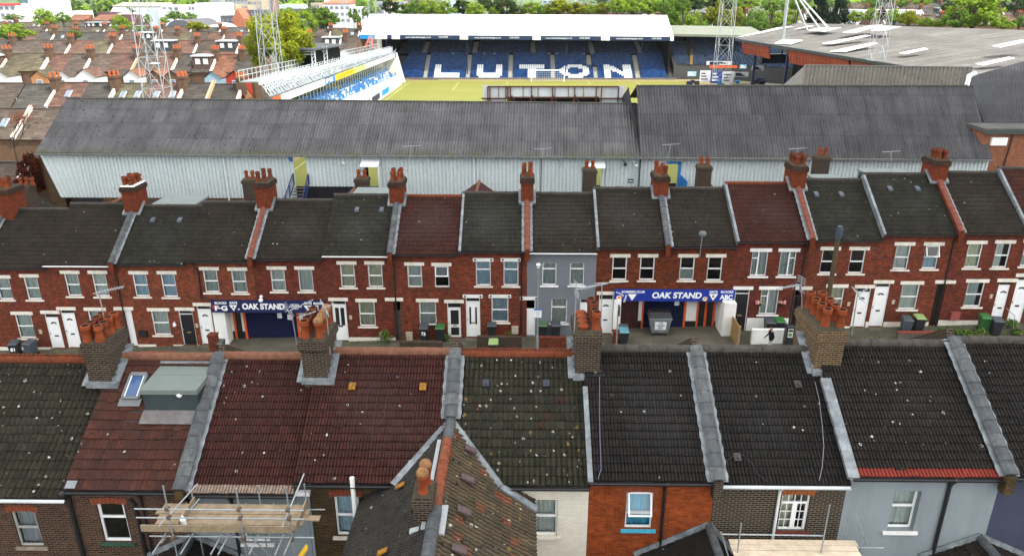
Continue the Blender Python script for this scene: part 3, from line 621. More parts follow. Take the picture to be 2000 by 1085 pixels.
# gate openings under the two signs: (left px, right px) at wall
GA = (wx(414, 600), wx(626, 600)); GB = (wx(1200, 576), wx(1433, 576))
for (g0, g1), (ia, ib), ytop in ((GA, (3, 4), 600), (GB, (9, 10), 577)):
    zt = wz(500 if ia == 3 else 1320, ytop)
    for i in (ia, ib):
        h = ROW2[i]; h['ops'].append((max(g0+.05, h['x0']+.01), min(g1-.05, h['x1']-.01), gz((g0+g1)/2, Y2)-.3, zt))
for i, h in enumerate(ROW2):
    r, x0, x1, ze, zr, zb = h['r'], h['x0']+.004, h['x1']-.004, h['ze'], h['zr'], h['zb']
    b = MB(); facade(b, x0, x1, zb-.8, ze-.02, Y2, h['ops'], 0, .16)
    zx = ze+(zr-ze)*(Y2-YE2)/(YR2-YE2)-.13; zl = zx; zrr = zr-.14
    for x in (x0, x1):
        if (i, x) in ((3, x1), (4, x0), (9, x1), (10, x0)): continue
        b.quad((x, Y2, zb-.8), (x, YB2, zb-.8), (x, YB2, zl), (x, YR2, zrr), (x, Y2, zl), m=0)
    b.quad((x0, YB2, zb-.8), (x0, YB2, zl), (x1, YB2, zl), (x1, YB2, zb-.8), m=0)
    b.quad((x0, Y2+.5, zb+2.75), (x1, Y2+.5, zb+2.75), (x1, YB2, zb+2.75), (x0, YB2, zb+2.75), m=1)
    h['wall'] = b.build('wall', [h['w'], M_DARK], r)
    t = MB(); nt = round((x1-x0)/.30)
    Pl, Pr, Ql, Qr = (x0, YE2, ze), (x1, YE2, ze), (x0, YR2, zr), (x1, YR2, zr)
    tile_roof(t, Pl, Pr, Ql, Qr, nt, 14, RIB, seed=100+i)
    slab(t, Pl, Pr, Ql, Qr, .10, 1)
    zback = ze-.1
    t.quad((x0, YR2, zr), (x1, YR2, zr), (x1, YB2+.2, zback), (x0, YB2+.2, zback), m=0, uv=[(0, 0), (14, 0), (14, 14), (0, 14)])
    h['roof'] = t.build('roof', [h['t'], M_BLACK], r)
    k = MB(); ridge_tiles(k, (x0, YR2, zr+.0), (x1, YR2, zr+.0), .12, .45, 0, i); k.build('ridge_tiles', M_TERRA2 if i in (6, 11) else plain('dark clay ridge', (.05, .045, .04), .9, .35, 5), h['roof'])
    gutter(r, x0, x1, YE2-.06, ze-.04, M_WHITE if i in (1, 5, 8) else M_BLACK)
# plinths
for i, mt, hh in ((0, M_CREAM, .28), (2, M_CREAM, .22), (5, M_CREAM, .35), (13, M_CREAM, .42), (14, M_CREAM, .40), (12, M_CREAM, .25), (11, M_WPAINT, .95)):
    h = ROW2[i]; b = MB(); xs = sorted([(o[0]-.02, o[1]+.02) for o in h['ops'] if o[2] < h['zb']+.9])
    cur = h['x0']+.01; zb = h['zb']
    for a, c in xs+[(h['x1']-.01, 0)]:
        if a > cur: b.box(cur, a, Y2-.02, Y2+.02, zb-.6, zb+hh)
        cur = max(cur, c)
    b.build('plinth', mt, h['r'])
# party parapets (on the left house of each pair) and chimneys
CHX = {0: None}
chim2 = [(0, 1, -25.3, 365, 7, M_TERRA, plain('white lime mortar', (.7, .7, .68), .9, .2)), (1, 3, -16.65, 358, 4, M_TERRA2, M_FLAUNCH), (2, 5, -8.05, 356, 5, M_TERRA, M_FLAUNCH), (3, 7, .33, 348, 4, M_TERRA, M_FLAUNCH), (4, 9, 8.85, 345, 4, M_TERRA, M_FLAUNCH), (5, 11, 17.45, 325, 6, M_TERRA2, M_FLAUNCH), (6, 13, 26.2, 314, 7, M_TERRA2, M_FLAUNCH)]
for k, hi, X, ty, npots, pm, fl in chim2:
    h = ROW2[hi]; r = h['r']; ze, zr = max(h['ze'], ROW2[hi+1]['ze'] if hi < 15 else 0), max(h['zr'], ROW2[hi+1]['zr'] if hi < 15 else 0)
    parapet(r, X, YE2-.05, ze, YR2-.7, ze+(zr-ze)*.84, .26, .15, M_COPE if k in (0, 2, 4) else plain('red clay coping', (.17, .055, .035), .85, .4, 5, dirt=(.08, .05, .045), dirt_amt=.7), B_CHIM, flash=(1, -1) if k % 2 else (1,))
    y0 = YR2-.75; y1 = y0+1.55; wd = .44 if k not in (3,) else .40
    zt = at_y(1000+F_PX*X/47, ty, y0).z
    pts = []; nrow = (npots+1)//2
    for q in range(npots):
        pts.append((X+(-.2 if q % 2 else .2), y0+.22+(q//2)*(1.1/max(1, nrow-1)), 'roll' if (q*7+k) % 3 else 'bishop', pm if (q+k) % 4 else M_TERRA2, rnd.uniform(.85, 1.1)))
    chimney(r, X-wd, X+wd, y0, y1, zr-1.6, zt, B_CHIM, pts, fl)
    f = MB(); zf = ze+(zr-ze)*(y0-YE2)/(YR2-YE2); f.box(X-wd-.14, X+wd+.14, y0-.10, y0+.02, zf-.02, zf+.12); s2 = V((0, YR2-YE2, zr-ze)).normalized()
    for s in (-1, 1):
        p = V((X+s*(wd+.07), y0-.1, zf+.05)); q = p+s2*1.15; f.bar(p, q, .17, .05)
    f.build('flashing', M_LEAD, r)
# lead secret gutters between stepped roofs
for i, px in ((6, 0), (8, 0), (10, 0), (12, 0), (14, 0)):
    h = ROW2[i]; g = ROW2[i+1]; X = h['x1']; ze, zr = max(h['ze'], g['ze']), max(h['zr'], g['zr']); f = MB()
    n = V((0, -(zr-ze), YR2-YE2)).normalized()
    f.hexa([V((X-.02, YE2, ze))+n*(-.3), V((X+.13, YE2, ze))+n*(-.3), V((X+.13, YR2, zr))+n*(-.3), V((X-.02, YR2, zr))+n*(-.3), V((X-.02, YE2, ze))+n*.06, V((X+.13, YE2, ze))+n*.06, V((X+.13, YR2, zr))+n*.06, V((X-.02, YR2, zr))+n*.06])
    f.build('flashing', M_LEAD, g['r'])
# small vents on the roofs
for i, us in ((2, (.33, .72)), (5, (.4, .78)), (12, (.25, .62)), (13, (.3, .68))):
    h = ROW2[i]
    for u in us:
        f = MB(); x = h['x0']+(h['x1']-h['x0'])*u; y = YE2+3.0; z = h['ze']+(h['zr']-h['ze'])*3.0/4.1
        f.hexa([(x-.14, y-.18, z-.06), (x+.14, y-.18, z-.06), (x+.14, y+.2, z+.15), (x-.14, y+.2, z+.15), (x-.13, y-.17, z+.07), (x+.13, y-.17, z+.07), (x+.13, y+.2, z+.2), (x-.13, y+.2, z+.2)])
        f.build('roof_vent', plain('vent tile grey', (.06, .075, .095), .6, .2), h['r'])
# downpipes
for i, X, kink in ((1, PARTY[0]+.0, 0), (3, bounds[3]+.25, 1), (5, PARTY[2]+.15, 0), (7, PARTY[3]-.35, 0), (11, PARTY[5]-.2, 0), (13, PARTY[6]-.15, 0)):
    h = ROW2[i]; z = h['ze']-.1; b0 = h['zb'] if i != 3 else h['zb']+2.9
    pts = [(X, YE2-.02, z), (X, Y2-.06, z-.35), (X, Y2-.06, b0+.02)]
    if kink: pts = [(wx(377, 512), YE2-.02, z), (wx(388, 528), Y2-.06, wz(388, 528)), (wx(389, 550), Y2-.06, wz(389, 581)), (wx(413, 585), Y2-.06, wz(413, 585))]
    pipe(h['r'], pts, .045)
# wall boxes, flower baskets, alarm
def wbox(i, px, py, w, hgt, mat, name, dep=.1):
    h = ROW2[i]; p = at_y(px, py, Y2); b = MB(); b.box(p.x-w/2, p.x+w/2, Y2-dep, Y2, p.z-hgt/2, p.z+hgt/2); b.box(p.x-w/2-.015, p.x+w/2+.015, Y2-dep-.015, Y2-dep+.01, p.z+hgt/2-.05, p.z+hgt/2+.02); b.build(name, mat, h['r'])
M_BEIGE = plain('beige plastic', (.42, .37, .28), .6, .1)
for i, px, py in ((0, 80, 647), (2, 385, 635), (5, 685, 619), (12, 1657, 593), (13, 1744, 589), (14, 1935, 578)): wbox(i, px, py, .16, .26, M_BEIGE, 'doorbell_box', .06)
wbox(14, 1863, 615, .55, .52, plain('red plastic meter box', (.25, .06, .05), .6, .15), 'meter_box', .2)
wbox(2, 281, 650, .5, .42, M_BLACK, 'meter_box', .2)
wbox(5, 749, 655, .42, .5, M_BEIGE, 'meter_box', .15); wbox(6, 800, 655, .42, .55, M_BEIGE, 'meter_box', .15); wbox(7, 1006, 643, .42, .5, M_BEIGE, 'meter_box', .15)
def ball(mb, c, r, m=0, n=10, sq=1.0):
    mb.lathe([(max(.001, r*math.sin(math.pi*k/7)), -r*sq*math.cos(math.pi*k/7)) for k in range(8)], c, n, m, False)
for px in (1483, 1527):
    p = at_y(px, 592, Y2-.15); b = MB(); b.lathe([(.02, -.16), (.12, -.12), (.18, 0)], p, 10, 0); rr = random.Random(px)
    for k in range(26): ball(b, p+V((rr.uniform(-.2, .2), rr.uniform(-.15, .1), rr.uniform(-.02, .16))), rr.uniform(.04, .07), 1 if k % 3 else 2, 6)
    tag(b.build('flower_basket', [M_BLACK, plain('pink petals', (.62, .28, .30), .8, .2), M_LEAF], None), 'pink flower basket on brick wall %s of the ground floor window' % ('left' if px == 1483 else 'right'), 'flower basket', 'pink flower baskets')
p = at_y(341, 635, Y2-.1); b = MB(); ball(b, p, .11); b.tube(p+V((0, 0, .1)), p+V((-.02, .1, .22)), .02); b.box(p.x-.07, p.x+.02, p.y-.05, p.y+.1, p.z+.06, p.z+.16)
tag(b.build('wall_lamp', M_WHITE, None), 'white wall lamp beside the black front door', 'lamp')
# ================================================================== ground, road, forecourts
b = MB()
xs = sorted({*[-70+5*i for i in range(29)], *[-3000, -1500, -800, -500, -300, -200, -140, -100, 80, 100, 140, 200, 300, 500, 800, 1500, 3000]})
ys = sorted({*range(-40, 70, 2), *range(70, 200, 10), 250, 300, 400, 600, 900, 1300})
t = NT('earth and grass'); p = t.geo(); c = t.mix(t.ramp(t.noise(p, .05, 6), .4, .6), (.10, .09, .07, 1), (.07, .085, .035, 1)); c = t.mix(t.ramp(t.noise(p, 2, 6), .4, .7), c, (.05, .05, .03, 1)); MAT['earth'] = t.set(Base_Color=c, Roughness=.95)
b.grid([[(x, y, gz(x, y)-.03) for x in xs] for y in ys]); tag(b.build('ground', MAT['earth'], None, True), kind='structure')
def strip(name, x0, x1, y0, y1, dz, mat, n=24, kind='structure', skirt=0.0):
    b = MB(); X = [x0+(x1-x0)*i/n for i in range(n+1)]
    b.grid([[(x, y, gz(x, y)+dz) for x in X] for y in (y0, y1)])
    if skirt:
        b.grid([[(x, y0, gz(x, y0)+dz-skirt) for x in X], [(x, y0, gz(x, y0)+dz) for x in X]]); b.grid([[(x, y1, gz(x, y1)+dz) for x in X], [(x, y1, gz(x, y1)+dz-skirt) for x in X]])
    return tag(b.build(name, mat, None), kind=kind)
M_ASPH = plain('asphalt', (.05, .05, .052), .9, .25, 3, bump=.004)
M_PAVE = plain('pavement slabs', (.17, .16, .145), .9, .2, 2, dirt=(.09, .085, .075), dirt_amt=.6)
M_GARD = plain('mossy garden concrete', (.085, .078, .062), .95, .4, 1.5, dirt=(.045, .060, .025), dirt_amt=.75, bump=.01)
strip('road', -60, 60, 30.6, 37.6, .0, M_ASPH, 60); strip('pavement_near_row', -60, 60, 28.4, 30.6, .12, M_PAVE, 60, skirt=.2); strip('pavement_far_row', -60, 60, 37.6, 39.6, .12, M_PAVE, 60, skirt=.2)
strip('front_gardens', -60, 60, 39.6, 43.0, .10, M_GARD, 60)
strip('back_gardens', -60, 60, 50.6, 57.5, .02, M_GARD, 60)
strip('back_yards', -60, 60, 5, 18.9, .02, M_GARD, 60)
strip('forecourt_long_sign', GA[0]-.1, GA[1]+.3, 39.5, 44.2, .125, M_CONC, 8); strip('forecourt_bright_sign', GB[0]-.1, GB[1]+.1, 39.5, 44.2, .125, M_CONC, 8)
# ================================================================== gate signs
M_SIGNA = plain('dark navy sign', (.011, .016, .075), .4, .1); M_SIGNB = plain('bright blue sign', (.012, .035, .27), .4, .25, 1.2)
M_LET = plain('white lettering', (.80, .82, .84), .5, .03); M_ORL = plain('orange emblem', (.62, .25, .05), .6, .1); M_REDL = plain('red emblem', (.40, .04, .03), .6, .1)
YS = 42.52
def sp(px, py, dy=0): return at_y(px, py, YS-dy)
def sign(lab, x0, x1, yt, yb, mat, cat='sign'):
    a = sp(x0, (yt+yb)/2); c = sp(x1, (yt+yb)/2); zt = sp((x0+x1)/2, yt).z; zb = sp((x0+x1)/2, yb).z
    r = thing('gate_sign', lab, cat, ((a.x+c.x)/2, YS, zb)); b = MB(); b.box(a.x, c.x, YS, YS+.14, zb, zt); b.build('sign_board', mat, r); return r
def lt(r, s, px, py, hpx, wpx=None, mat=None, name='lettering', bold=.03, shear=0):
    k = 1/31.6; size = hpx*k/0.70
    return text(name, s, size, mat or M_LET, r, sp(px, py, .006), wpx*k if wpx else None, bold=bold, shear=shear)
def tri(r, px, py, wpx, hpx):
    p = sp(px, py, .004); w = wpx/31.6/2; h = hpx/31.0; b = MB(); b.prism([(p.x-w, p.y, p.z+h/2), (p.x, p.y, p.z-h/2), (p.x+w, p.y, p.z+h/2)], (0, -.012, 0)); return b.build('arrow', M_LET, r)
def disc(mb, p, r, d=.012, m=0, n=14, sy=1): mb.prism([(p.x+r*math.cos(2*math.pi*k/n), p.y, p.z+r*sy*math.sin(2*math.pi*k/n)) for k in range(n)], (0, -d, 0), m)
sa = sign('long dark navy sign reading OAK STAND with gates 6 and 7', 412.6, 634, 587.2, 610.4, M_SIGNA)
lt(sa, 'BLOCKS', 430.5, 591.6, 4.4, 23); lt(sa, 'F·G', 432, 602, 9.5, 25, bold=.04); lt(sa, 'GATE', 455.6, 591.2, 4.4, 15.5); tri(sa, 456, 601, 16, 12.5); lt(sa, '6', 456, 599.3, 5.5, mat=M_SIGNA, name='numeral')
lt(sa, 'OAK STAND', 514.5, 598.8, 11.6, 85, bold=.04); lt(sa, 'VISITING', 575, 595, 3, 17, bold=.01); lt(sa, 'SUPPORTERS', 577, 598.6, 3, 25, bold=.01); lt(sa, 'ONLY', 577, 602.4, 3, 13, bold=.01)
lt(sa, 'GATE', 601, 592, 4.4, 15.5); tri(sa, 601.5, 602, 16, 12.5); lt(sa, '7', 601.5, 600.3, 5.5, mat=M_SIGNA, name='numeral'); lt(sa, 'BLOCKS', 622, 592.4, 4.4, 20); lt(sa, 'E', 619, 601.5, 9.5, bold=.04)
b = MB(); disc(b, sp(420, 599.5, .003), .17, .006, 0); b.build('emblem', M_REDL, sa)
b = MB(); [b.box(sp(x, y).x-.05, sp(x, y).x+.05, YS-.012, YS, sp(x, y).z-.04, sp(x, y).z+.04) for x, y in ((466.5, 603.5), (561.5, 605.5))]; b.build('marks', M_LET, sa)
sb = sign('bright blue sign reading OAK STAND with gate 8 and bobbers club', 1200, 1435.5, 566, 588.2, M_SIGNB)
lt(sb, 'BOBBERS CLUB', 1236.7, 569.8, 4.2, 45); tri(sb, 1234.6, 580.2, 17.5, 13.5); lt(sb, 'OAK STAND', 1321.4, 577, 11.6, 97, bold=.035, shear=.12); lt(sb, 'GATE', 1393.4, 570, 4.4, 16); tri(sb, 1393, 580.2, 18, 14); lt(sb, '8', 1393, 578.6, 5.5, mat=M_SIGNB, name='numeral')
lt(sb, 'BLOCKS', 1420, 570, 4.4, 24); lt(sb, 'ABC', 1418.7, 580.6, 9.3, 25)
for px, py, s in ((1208.7, 582.2, 1.0), (1376.5, 584, .8)):
    e = MB(); p = sp(px, py, .003); disc(e, p+V((0, 0, .02)), .17*s, .006, 1); disc(e, p+V((0, -.006, .05)), .09*s, .006, 0); disc(e, p+V((.16*s, -.002, .1)), .07*s, .006, 0); disc(e, p+V((-.13*s, -.008, -.06)), .06*s, .006, 0); disc(e, p+V((.13*s, -.008, -.07)), .06*s, .006, 0)
    e.build('emblem', [M_ORL, M_LET], sb)
for s_, px, py, rot in (('LUTON', 1211, 573.5, -.5), ('TOWN', 1221.5, 583, 1.35)):
    o = text('lettering', s_, .16, M_LET, sb, sp(px, py, .006), None, (R(90), -rot, 0), .02)
# recessed gate fronts beneath
YG = 43.5
def gp(px, py=620): return at_y(px, py, YG).x
def gatefront(lab, items, zt, zb, pillars, g0, g1):
    r = thing('shuttered_gateway', lab, 'gate', ((g0+g1)/2, YG, zb))
    b = MB(); b.box(g0, g1, YG+.10, YG+.2, zb-.3, zt+.3); b.build('back_panel', M_DARK, r)
    for nm, a, c, mt, dep in items:
        b = MB(); x0, x1 = gp(a), gp(c)
        if nm == 'shutter':
            n = 22
            for k in range(n): z = zb+(zt-zb)*k/n; b.hexa([(x0, YG, z), (x1, YG, z), (x1, YG+.1, z), (x0, YG+.1, z), (x0, YG-.015, z+(zt-zb)/n*.5), (x1, YG-.015, z+(zt-zb)/n*.5), (x1, YG+.1, z+(zt-zb)/n), (x0, YG+.1, z+(zt-zb)/n)])
        elif nm == 'panel':
            b.box(x0, x1, YG-dep, YG+.1, zb+.45, zt+.2, 0); b.box(x0, x1, YG-dep-.004, YG+.1, zb-.1, zb+.446, 1)
        else: b.box(x0, x1, YG-dep, YG+.1, zb-.1, zt+.2)
        b.build(nm, [mt, M_BLACK], r)
    for x0, x1, y0 in pillars:
        b = MB(); b.box(x0, x1, y0, YG+.1, zb-.3, zt-.03); b.build('pillar', M_WPAINT, r)
    return r
zA = gz(sum(GA)/2, 43)+.125; zB = gz(sum(GB)/2, 43)+.125
topA = wz(520, 604); topB = wz(1320, 582)
ga = gatefront('navy roller shutter gate with orange posts under the long navy sign', [('panel', 436, 456, M_WPAINT, .02), ('post', 455.5, 459.5, M_ORANGE, .05), ('gate_door', 459.5, 471, M_BLACK, 0), ('panel', 471, 476, M_CREAM, .02), ('post', 475.5, 480, M_ORANGE, .06), ('shutter', 480, 580, M_NAVY, 0), ('post', 579.5, 584, M_ORANGE, .06), ('panel', 584, 616, M_WPAINT, .02), ('post', 616, 620, M_ORANGE, .05), ('gate_door', 620, 632, M_BLACK, 0)], topA, zA, [(GA[0]-.02, GA[0]+.75, Y2-.02), (GA[1]-.5, GA[1]+.04, Y2-.02)], GA[0], GA[1])
gb = gatefront('navy roller shutter gate with turnstile doors under the bright blue sign', [('gate_door', 1213, 1246, plain('dark red brown door', (.05, .014, .010), .6, .3), .0), ('panel', 1246, 1252.5, M_WPAINT, .03), ('post', 1252.5, 1256, M_ORANGE, .06), ('shutter', 1256, 1334, M_NAVY, 0), ('post', 1334, 1338.5, M_ORANGE, .06), ('panel', 1338.5, 1359, M_WPAINT, .02), ('post', 1359, 1362.5, M_ORANGE, .06), ('gate_door', 1362.5, 1374.5, M_BLACK, 0), ('post', 1374.5, 1379, M_ORANGE, .06), ('gate_door', 1379, 1391, M_BLACK, 0), ('post', 1391, 1395, M_ORANGE, .06), ('panel', 1395, 1412, plain('pale grey panel', (.5, .52, .55), .7, .1), .02)], topB, zB, [(GB[0]-.02, GB[0]+.42, Y2-.25), (GB[1]-.72, GB[1]+.03, Y2-.75)], GB[0], GB[1])
for g, px, py in ((ga, 546, 616), (ga, 566, 619), (gb, 1322, 591)):
    b = MB(); p = at_y(px, py, YG-.03); b.box(p.x-.15, p.x+.15, YG-.035, YG-.02, p.z-.18, p.z+.18); b.build('notice', M_LET, g)
for px, py, lab, cat in ((509.5, 586, 'white floodlight camera on the top edge of the navy sign', 'lamp'),):
    p = at_y(px, py, 42.45); b = MB(); ball(b, p, .14); ball(b, p+V((.05, 0, .24)), .11); b.tube(p, p+V((.05, .1, .25)), .05); tag(b.build('security_camera', M_WHITE, None), lab, cat)
# ================================================================== bins
def wheelie(px, py, lab, body=None, lid=None, num=None, rz=0.0, s=1.0, Y=None):
    body = body or plain('black bin plastic', (.018, .020, .024), .5, .2); lid = lid or plain('dark grey bin lid', (.05, .06, .07), .5, .2)
    p = at_y(px, py, Y) if Y else at_z(px, py, gz((px-1000)/31.5, 41.5)+.12)
    q = V((p.x, p.y, gz(p.x, p.y)+.11)); r = thing('wheelie_bin', lab, 'bin', q, 'wheelie bins')
    b = MB(); b.hexa([q+V(v) for v in ((-.21, -.24, .06), (.21, -.24, .06), (.21, .22, .06), (-.21, .22, .06), (-.28, -.33, .96), (.28, -.33, .96), (.28, .30, .96), (-.28, .30, .96))])
    b.box(q.x-.30, q.x+.30, q.y-.35, q.y+.31, q.z+.92, q.z+.965); b.build('bin_body', body, r)
    l = MB(); l.hexa([q+V(v) for v in ((-.30, -.38, .97), (.30, -.38, .97), (.30, .34, .97), (-.30, .34, .97), (-.25, -.32, 1.03), (.25, -.32, 1.03), (.26, .30, 1.08), (-.26, .30, 1.08))]); l.build('lid', lid, r)
    for sx in (-.22, .22): w_ = MB(); w_.tube(q+V((sx-.03, .24, .1)), q+V((sx+.03, .24, .1)), .1, 12); w_.build('wheel', M_BLACK, r)
    h = MB(); h.tube(q+V((-.2, .38, .95)), q+V((.2, .38, .95)), .02, 6); h.bar(q+V((-.2, .30, .94)), q+V((-.2, .39, .95)), .03); h.bar(q+V((.2, .30, .94)), q+V((.2, .39, .95)), .03); h.build('handle', M_BLACK, r)
    if num: text('numeral', num, .30, M_LET, r, q+V((0, -.32, .62)), None, (R(84), 0, 0), .03)
    r.rotation_euler = (0, 0, rz); r.scale = (s, s, s); return r
L_GRN = plain('green bin lid', (.03, .13, .035), .5, .15); L_PALE = plain('pale green bin lid', (.22, .32, .12), .6, .2); L_TEAL = plain('teal bin lid', (.09, .24, .28), .5, .15); B_GREY = plain('grey bin body', (.05, .065, .08), .5, .2); B_GRN = plain('green bin body', (.02, .10, .025), .5, .2)
wheelie(34, 694, 'black wheelie bin with white number 81 below the leftmost ground floor window', num='81', rz=.2)
wheelie(64, 693, 'grey wheelie bin next to the black bin numbered 81', B_GREY, rz=-.1)
wheelie(829, 664, 'black wheelie bin with white number 75 behind a brick garden wall', num='75')
wheelie(860.5, 664, 'black wheelie bin with a bright green lid beside the glazed white door', lid=L_GRN)
wheelie(961, 659, 'black wheelie bin behind the brick wall by the white door with long glass slots')
wheelie(964, 694, 'pale green lidded bin standing on the pavement side of a brick wall', lid=L_PALE, Y=40.0)
wheelie(1060, 659, 'black wheelie bin with a green lid against the grey rendered house', lid=plain('dull green bin lid', (.06, .12, .06), .6, .2))
wheelie(1085, 659, 'black wheelie bin without green lid against the grey rendered house')
wheelie(1217, 672, 'black wheelie bin with a teal lid on the forecourt under the bright blue sign', lid=L_TEAL); wheelie(1217, 663, 'black wheelie bin half hidden behind the teal-lidded bin', Y=41.6)
wheelie(1502, 642, 'black wheelie bin behind the white garden wall', Y=41.9); wheelie(1521, 640, 'black wheelie bin with a green lid behind the white garden wall', lid=L_GRN, Y=42.0)
wheelie(1766.6, 649, 'dark grey wheelie bin inside the red-edged garden', B_GREY, rz=-.15); wheelie(1791, 646, 'black wheelie bin with a pale green lid inside the red-edged garden', lid=L_PALE, rz=-.1)
wheelie(1918, 645, 'all-green wheelie bin beside the weeds', B_GRN, L_GRN, rz=-.2); wheelie(1942, 651, 'black wheelie bin touching the all-green bin', rz=-.2)
wheelie(428, 672, 'dark bin with a grey-green lid at the foot of the white pillar', lid=plain('grey green bin lid', (.09, .11, .10), .6, .2), Y=41.0)
def skip_bin():
    p = at_z(1286, 650, zB); r = thing('waste_container', 'grey four-wheeled waste container with a white notice on the forecourt', 'bin', p)
    b = MB(); b.hexa([p+V(v) for v in ((-.5, -.4, .2), (.5, -.4, .2), (.5, .4, .2), (-.5, .4, .2), (-.66, -.52, 1.15), (.66, -.52, 1.15), (.66, .5, 1.15), (-.66, .5, 1.15))]); b.box(p.x-.70, p.x+.70, p.y-.56, p.y+.54, p.z+1.15, p.z+1.22)
    for k in (-.4, 0, .4): b.bar(p+V((k*.9, -.405, .22)), p+V((k*1.2, -.53, 1.12)), .05)
    b.build('container_body', plain('grey galvanised container', (.17, .19, .20), .6, .3, 4), r)
    l = MB(); l.hexa([p+V(v) for v in ((-.7, -.5, 1.225), (.7, -.5, 1.225), (.7, .52, 1.225), (-.7, .52, 1.225), (-.62, -.1, 1.48), (.62, -.1, 1.48), (.62, .42, 1.55), (-.62, .42, 1.55))]); l.build('lid', M_BLACK, r)
    n = MB(); n.hexa([p+V(v) for v in ((-.34, -.475, .45), (.34, -.475, .45), (.34, -.44, .45), (-.34, -.44, .45), (-.36, -.545, .98), (.36, -.545, .98), (.36, -.5, .98), (-.36, -.5, .98))]); nn = n.build('notice', M_LET, r)
    M_INK = plain('dark blue ink', (.04, .05, .12), .6)
    for i, s_ in enumerate(('FOR', 'TARGET', 'LEFT')): text('lettering', s_, .14, M_INK, nn, p+V((0, -.535+.018*i, .90-.16*i)), None, (R(83), 0, 0), .02)
    for sx in (-.42, .42):
        for sy in (-.35, .35): w_ = MB(); w_.tube(p+V((sx-.03, sy, .09)), p+V((sx+.03, sy, .09)), .09, 10); w_.bar(p+V((sx, sy, .09)), p+V((sx, sy, .22)), .04); w_.build('wheel', M_BLACK, r)
skip_bin()
# ================================================================== garden walls, fences, plants
def gwall(lab, px0, px1, py_top, Y, wall, cope=None, h=None, t=.22):
    a = at_y(px0, py_top, Y); c = at_y(px1, py_top, Y); b = MB(); z0 = min(gz(a.x, Y), gz(c.x, Y)); zt = (a.z+c.z)/2 if h is None else z0+h
    r = thing('garden_wall', lab, 'wall', ((a.x+c.x)/2, Y, z0)); b.box(a.x, c.x, Y, Y+t, z0-.2, zt-.06); b.build('wall_face', wall, r)
    k = MB(); n = max(3, int((c.x-a.x)/.24))
    for i in range(n): k.box(a.x+(c.x-a.x)*i/n+.006, a.x+(c.x-a.x)*(i+1)/n-.006, Y-.02, Y+t+.02, zt-.058, zt+rnd.uniform(0, .012))
    k.build('coping', cope or wall, r); return r
B_GARD = brick('dirty garden brick', (.085, .05, .04), (.05, .035, .03), (.09, .075, .055), dark=(.03, .03, .022), dark_amt=.8)
gwall('low dark brick garden wall in front of the red-roofed house', 780, 864, 668, 40.75, B_GARD)
gwall('low dark brick garden wall in front of the house with dotted lintels', 931, 1019, 658, 40.9, B_GARD)
gwall('red brick garden wall in front of the grey rendered house', 1053, 1119, 659, 40.9, B_RED)
gwall('white painted garden wall with a person walking past', 1470, 1556, 644, 40.75, M_WPAINT)
gwall('low red-edged garden wall around two bins', 1755, 1832, 649, 40.7, M_CONC, plain('red painted coping', (.20, .05, .035), .7, .2))
gwall('low red-brown coped wall left of the brick gate pier', 270, 338, 688.5, 40.5, B_RED, MAT['red clay coping'])
gwall('low red brick wall at the left end of the street', 0, 110, 704, 40.2, B_RED, M_TERRA2)
gwall('low mossy kerb wall outside the weedy garden', 1880, 2010, 651, 40.3, M_CONC, h=.35)
def pier(px, py_top, Y, w, mat, lab):
    a = at_y(px, py_top, Y); z0 = gz(a.x, Y); b = MB(); b.box(a.x-w/2, a.x+w/2, Y, Y+w, z0-.2, a.z-.08); b.box(a.x-w/2-.04, a.x+w/2+.04, Y-.04, Y+w+.04, a.z-.08, a.z); tag(b.build('gate_pier', mat, None), lab, 'gate pier')
pier(412, 655, 40.6, .48, B_RED, 'red brick gate pier left of the long sign forecourt'); pier(1204, 648, 40.9, .36, B_RED2, 'dark red brick pier at the left of the bright sign forecourt')
# timber fence panel running away from the street
x = at_y(1432, 650, 41.5).x; z = gz(x, 41)+.12; r = thing('fence_panel', 'brown timber fence panel beside the black front door', 'fence', (x, 41.4, z)); b = MB(); b.box(x-.03, x+.03, 40.35, 42.5, z, z+1.35); b.build('panel', plain('brown fence timber', (.28, .17, .06), .8, .3, 4), r)
for y in (40.35, 41.4, 42.45): b = MB(); b.box(x-.06, x+.06, y-.05, y+.05, z-.1, z+1.42); b.build('post', M_BOARD, r)
def leaves(mb, c, rx, ry, rz, n, s=.07, m=0, rr=rnd, mm=1):
    for _ in range(n):
        while True:
            d = V((rr.uniform(-1, 1), rr.uniform(-1, 1), rr.uniform(-1, 1)))
            if d.length <= 1: break
        q = V((c[0]+d.x*rx, c[1]+d.y*ry, c[2]+d.z*rz)); a = V((rr.gauss(0, 1), rr.gauss(0, 1), rr.gauss(0, .6))).normalized()*s*rr.uniform(.6, 1.4); e = a.cross(V((rr.gauss(0, 1), rr.gauss(0, 1), rr.gauss(0, 1)))).normalized()*s*rr.uniform(.4, .8)
        mb.quad(q-a, q+e, q+a, q-e, m=rr.randrange(mm)+m)
    return mb
M_LEAF2 = plain('yellow green leaves', (.14, .20, .035), .7, .4, 5); M_LEAF3 = plain('dark green leaves', (.035, .075, .02), .7, .4, 5)
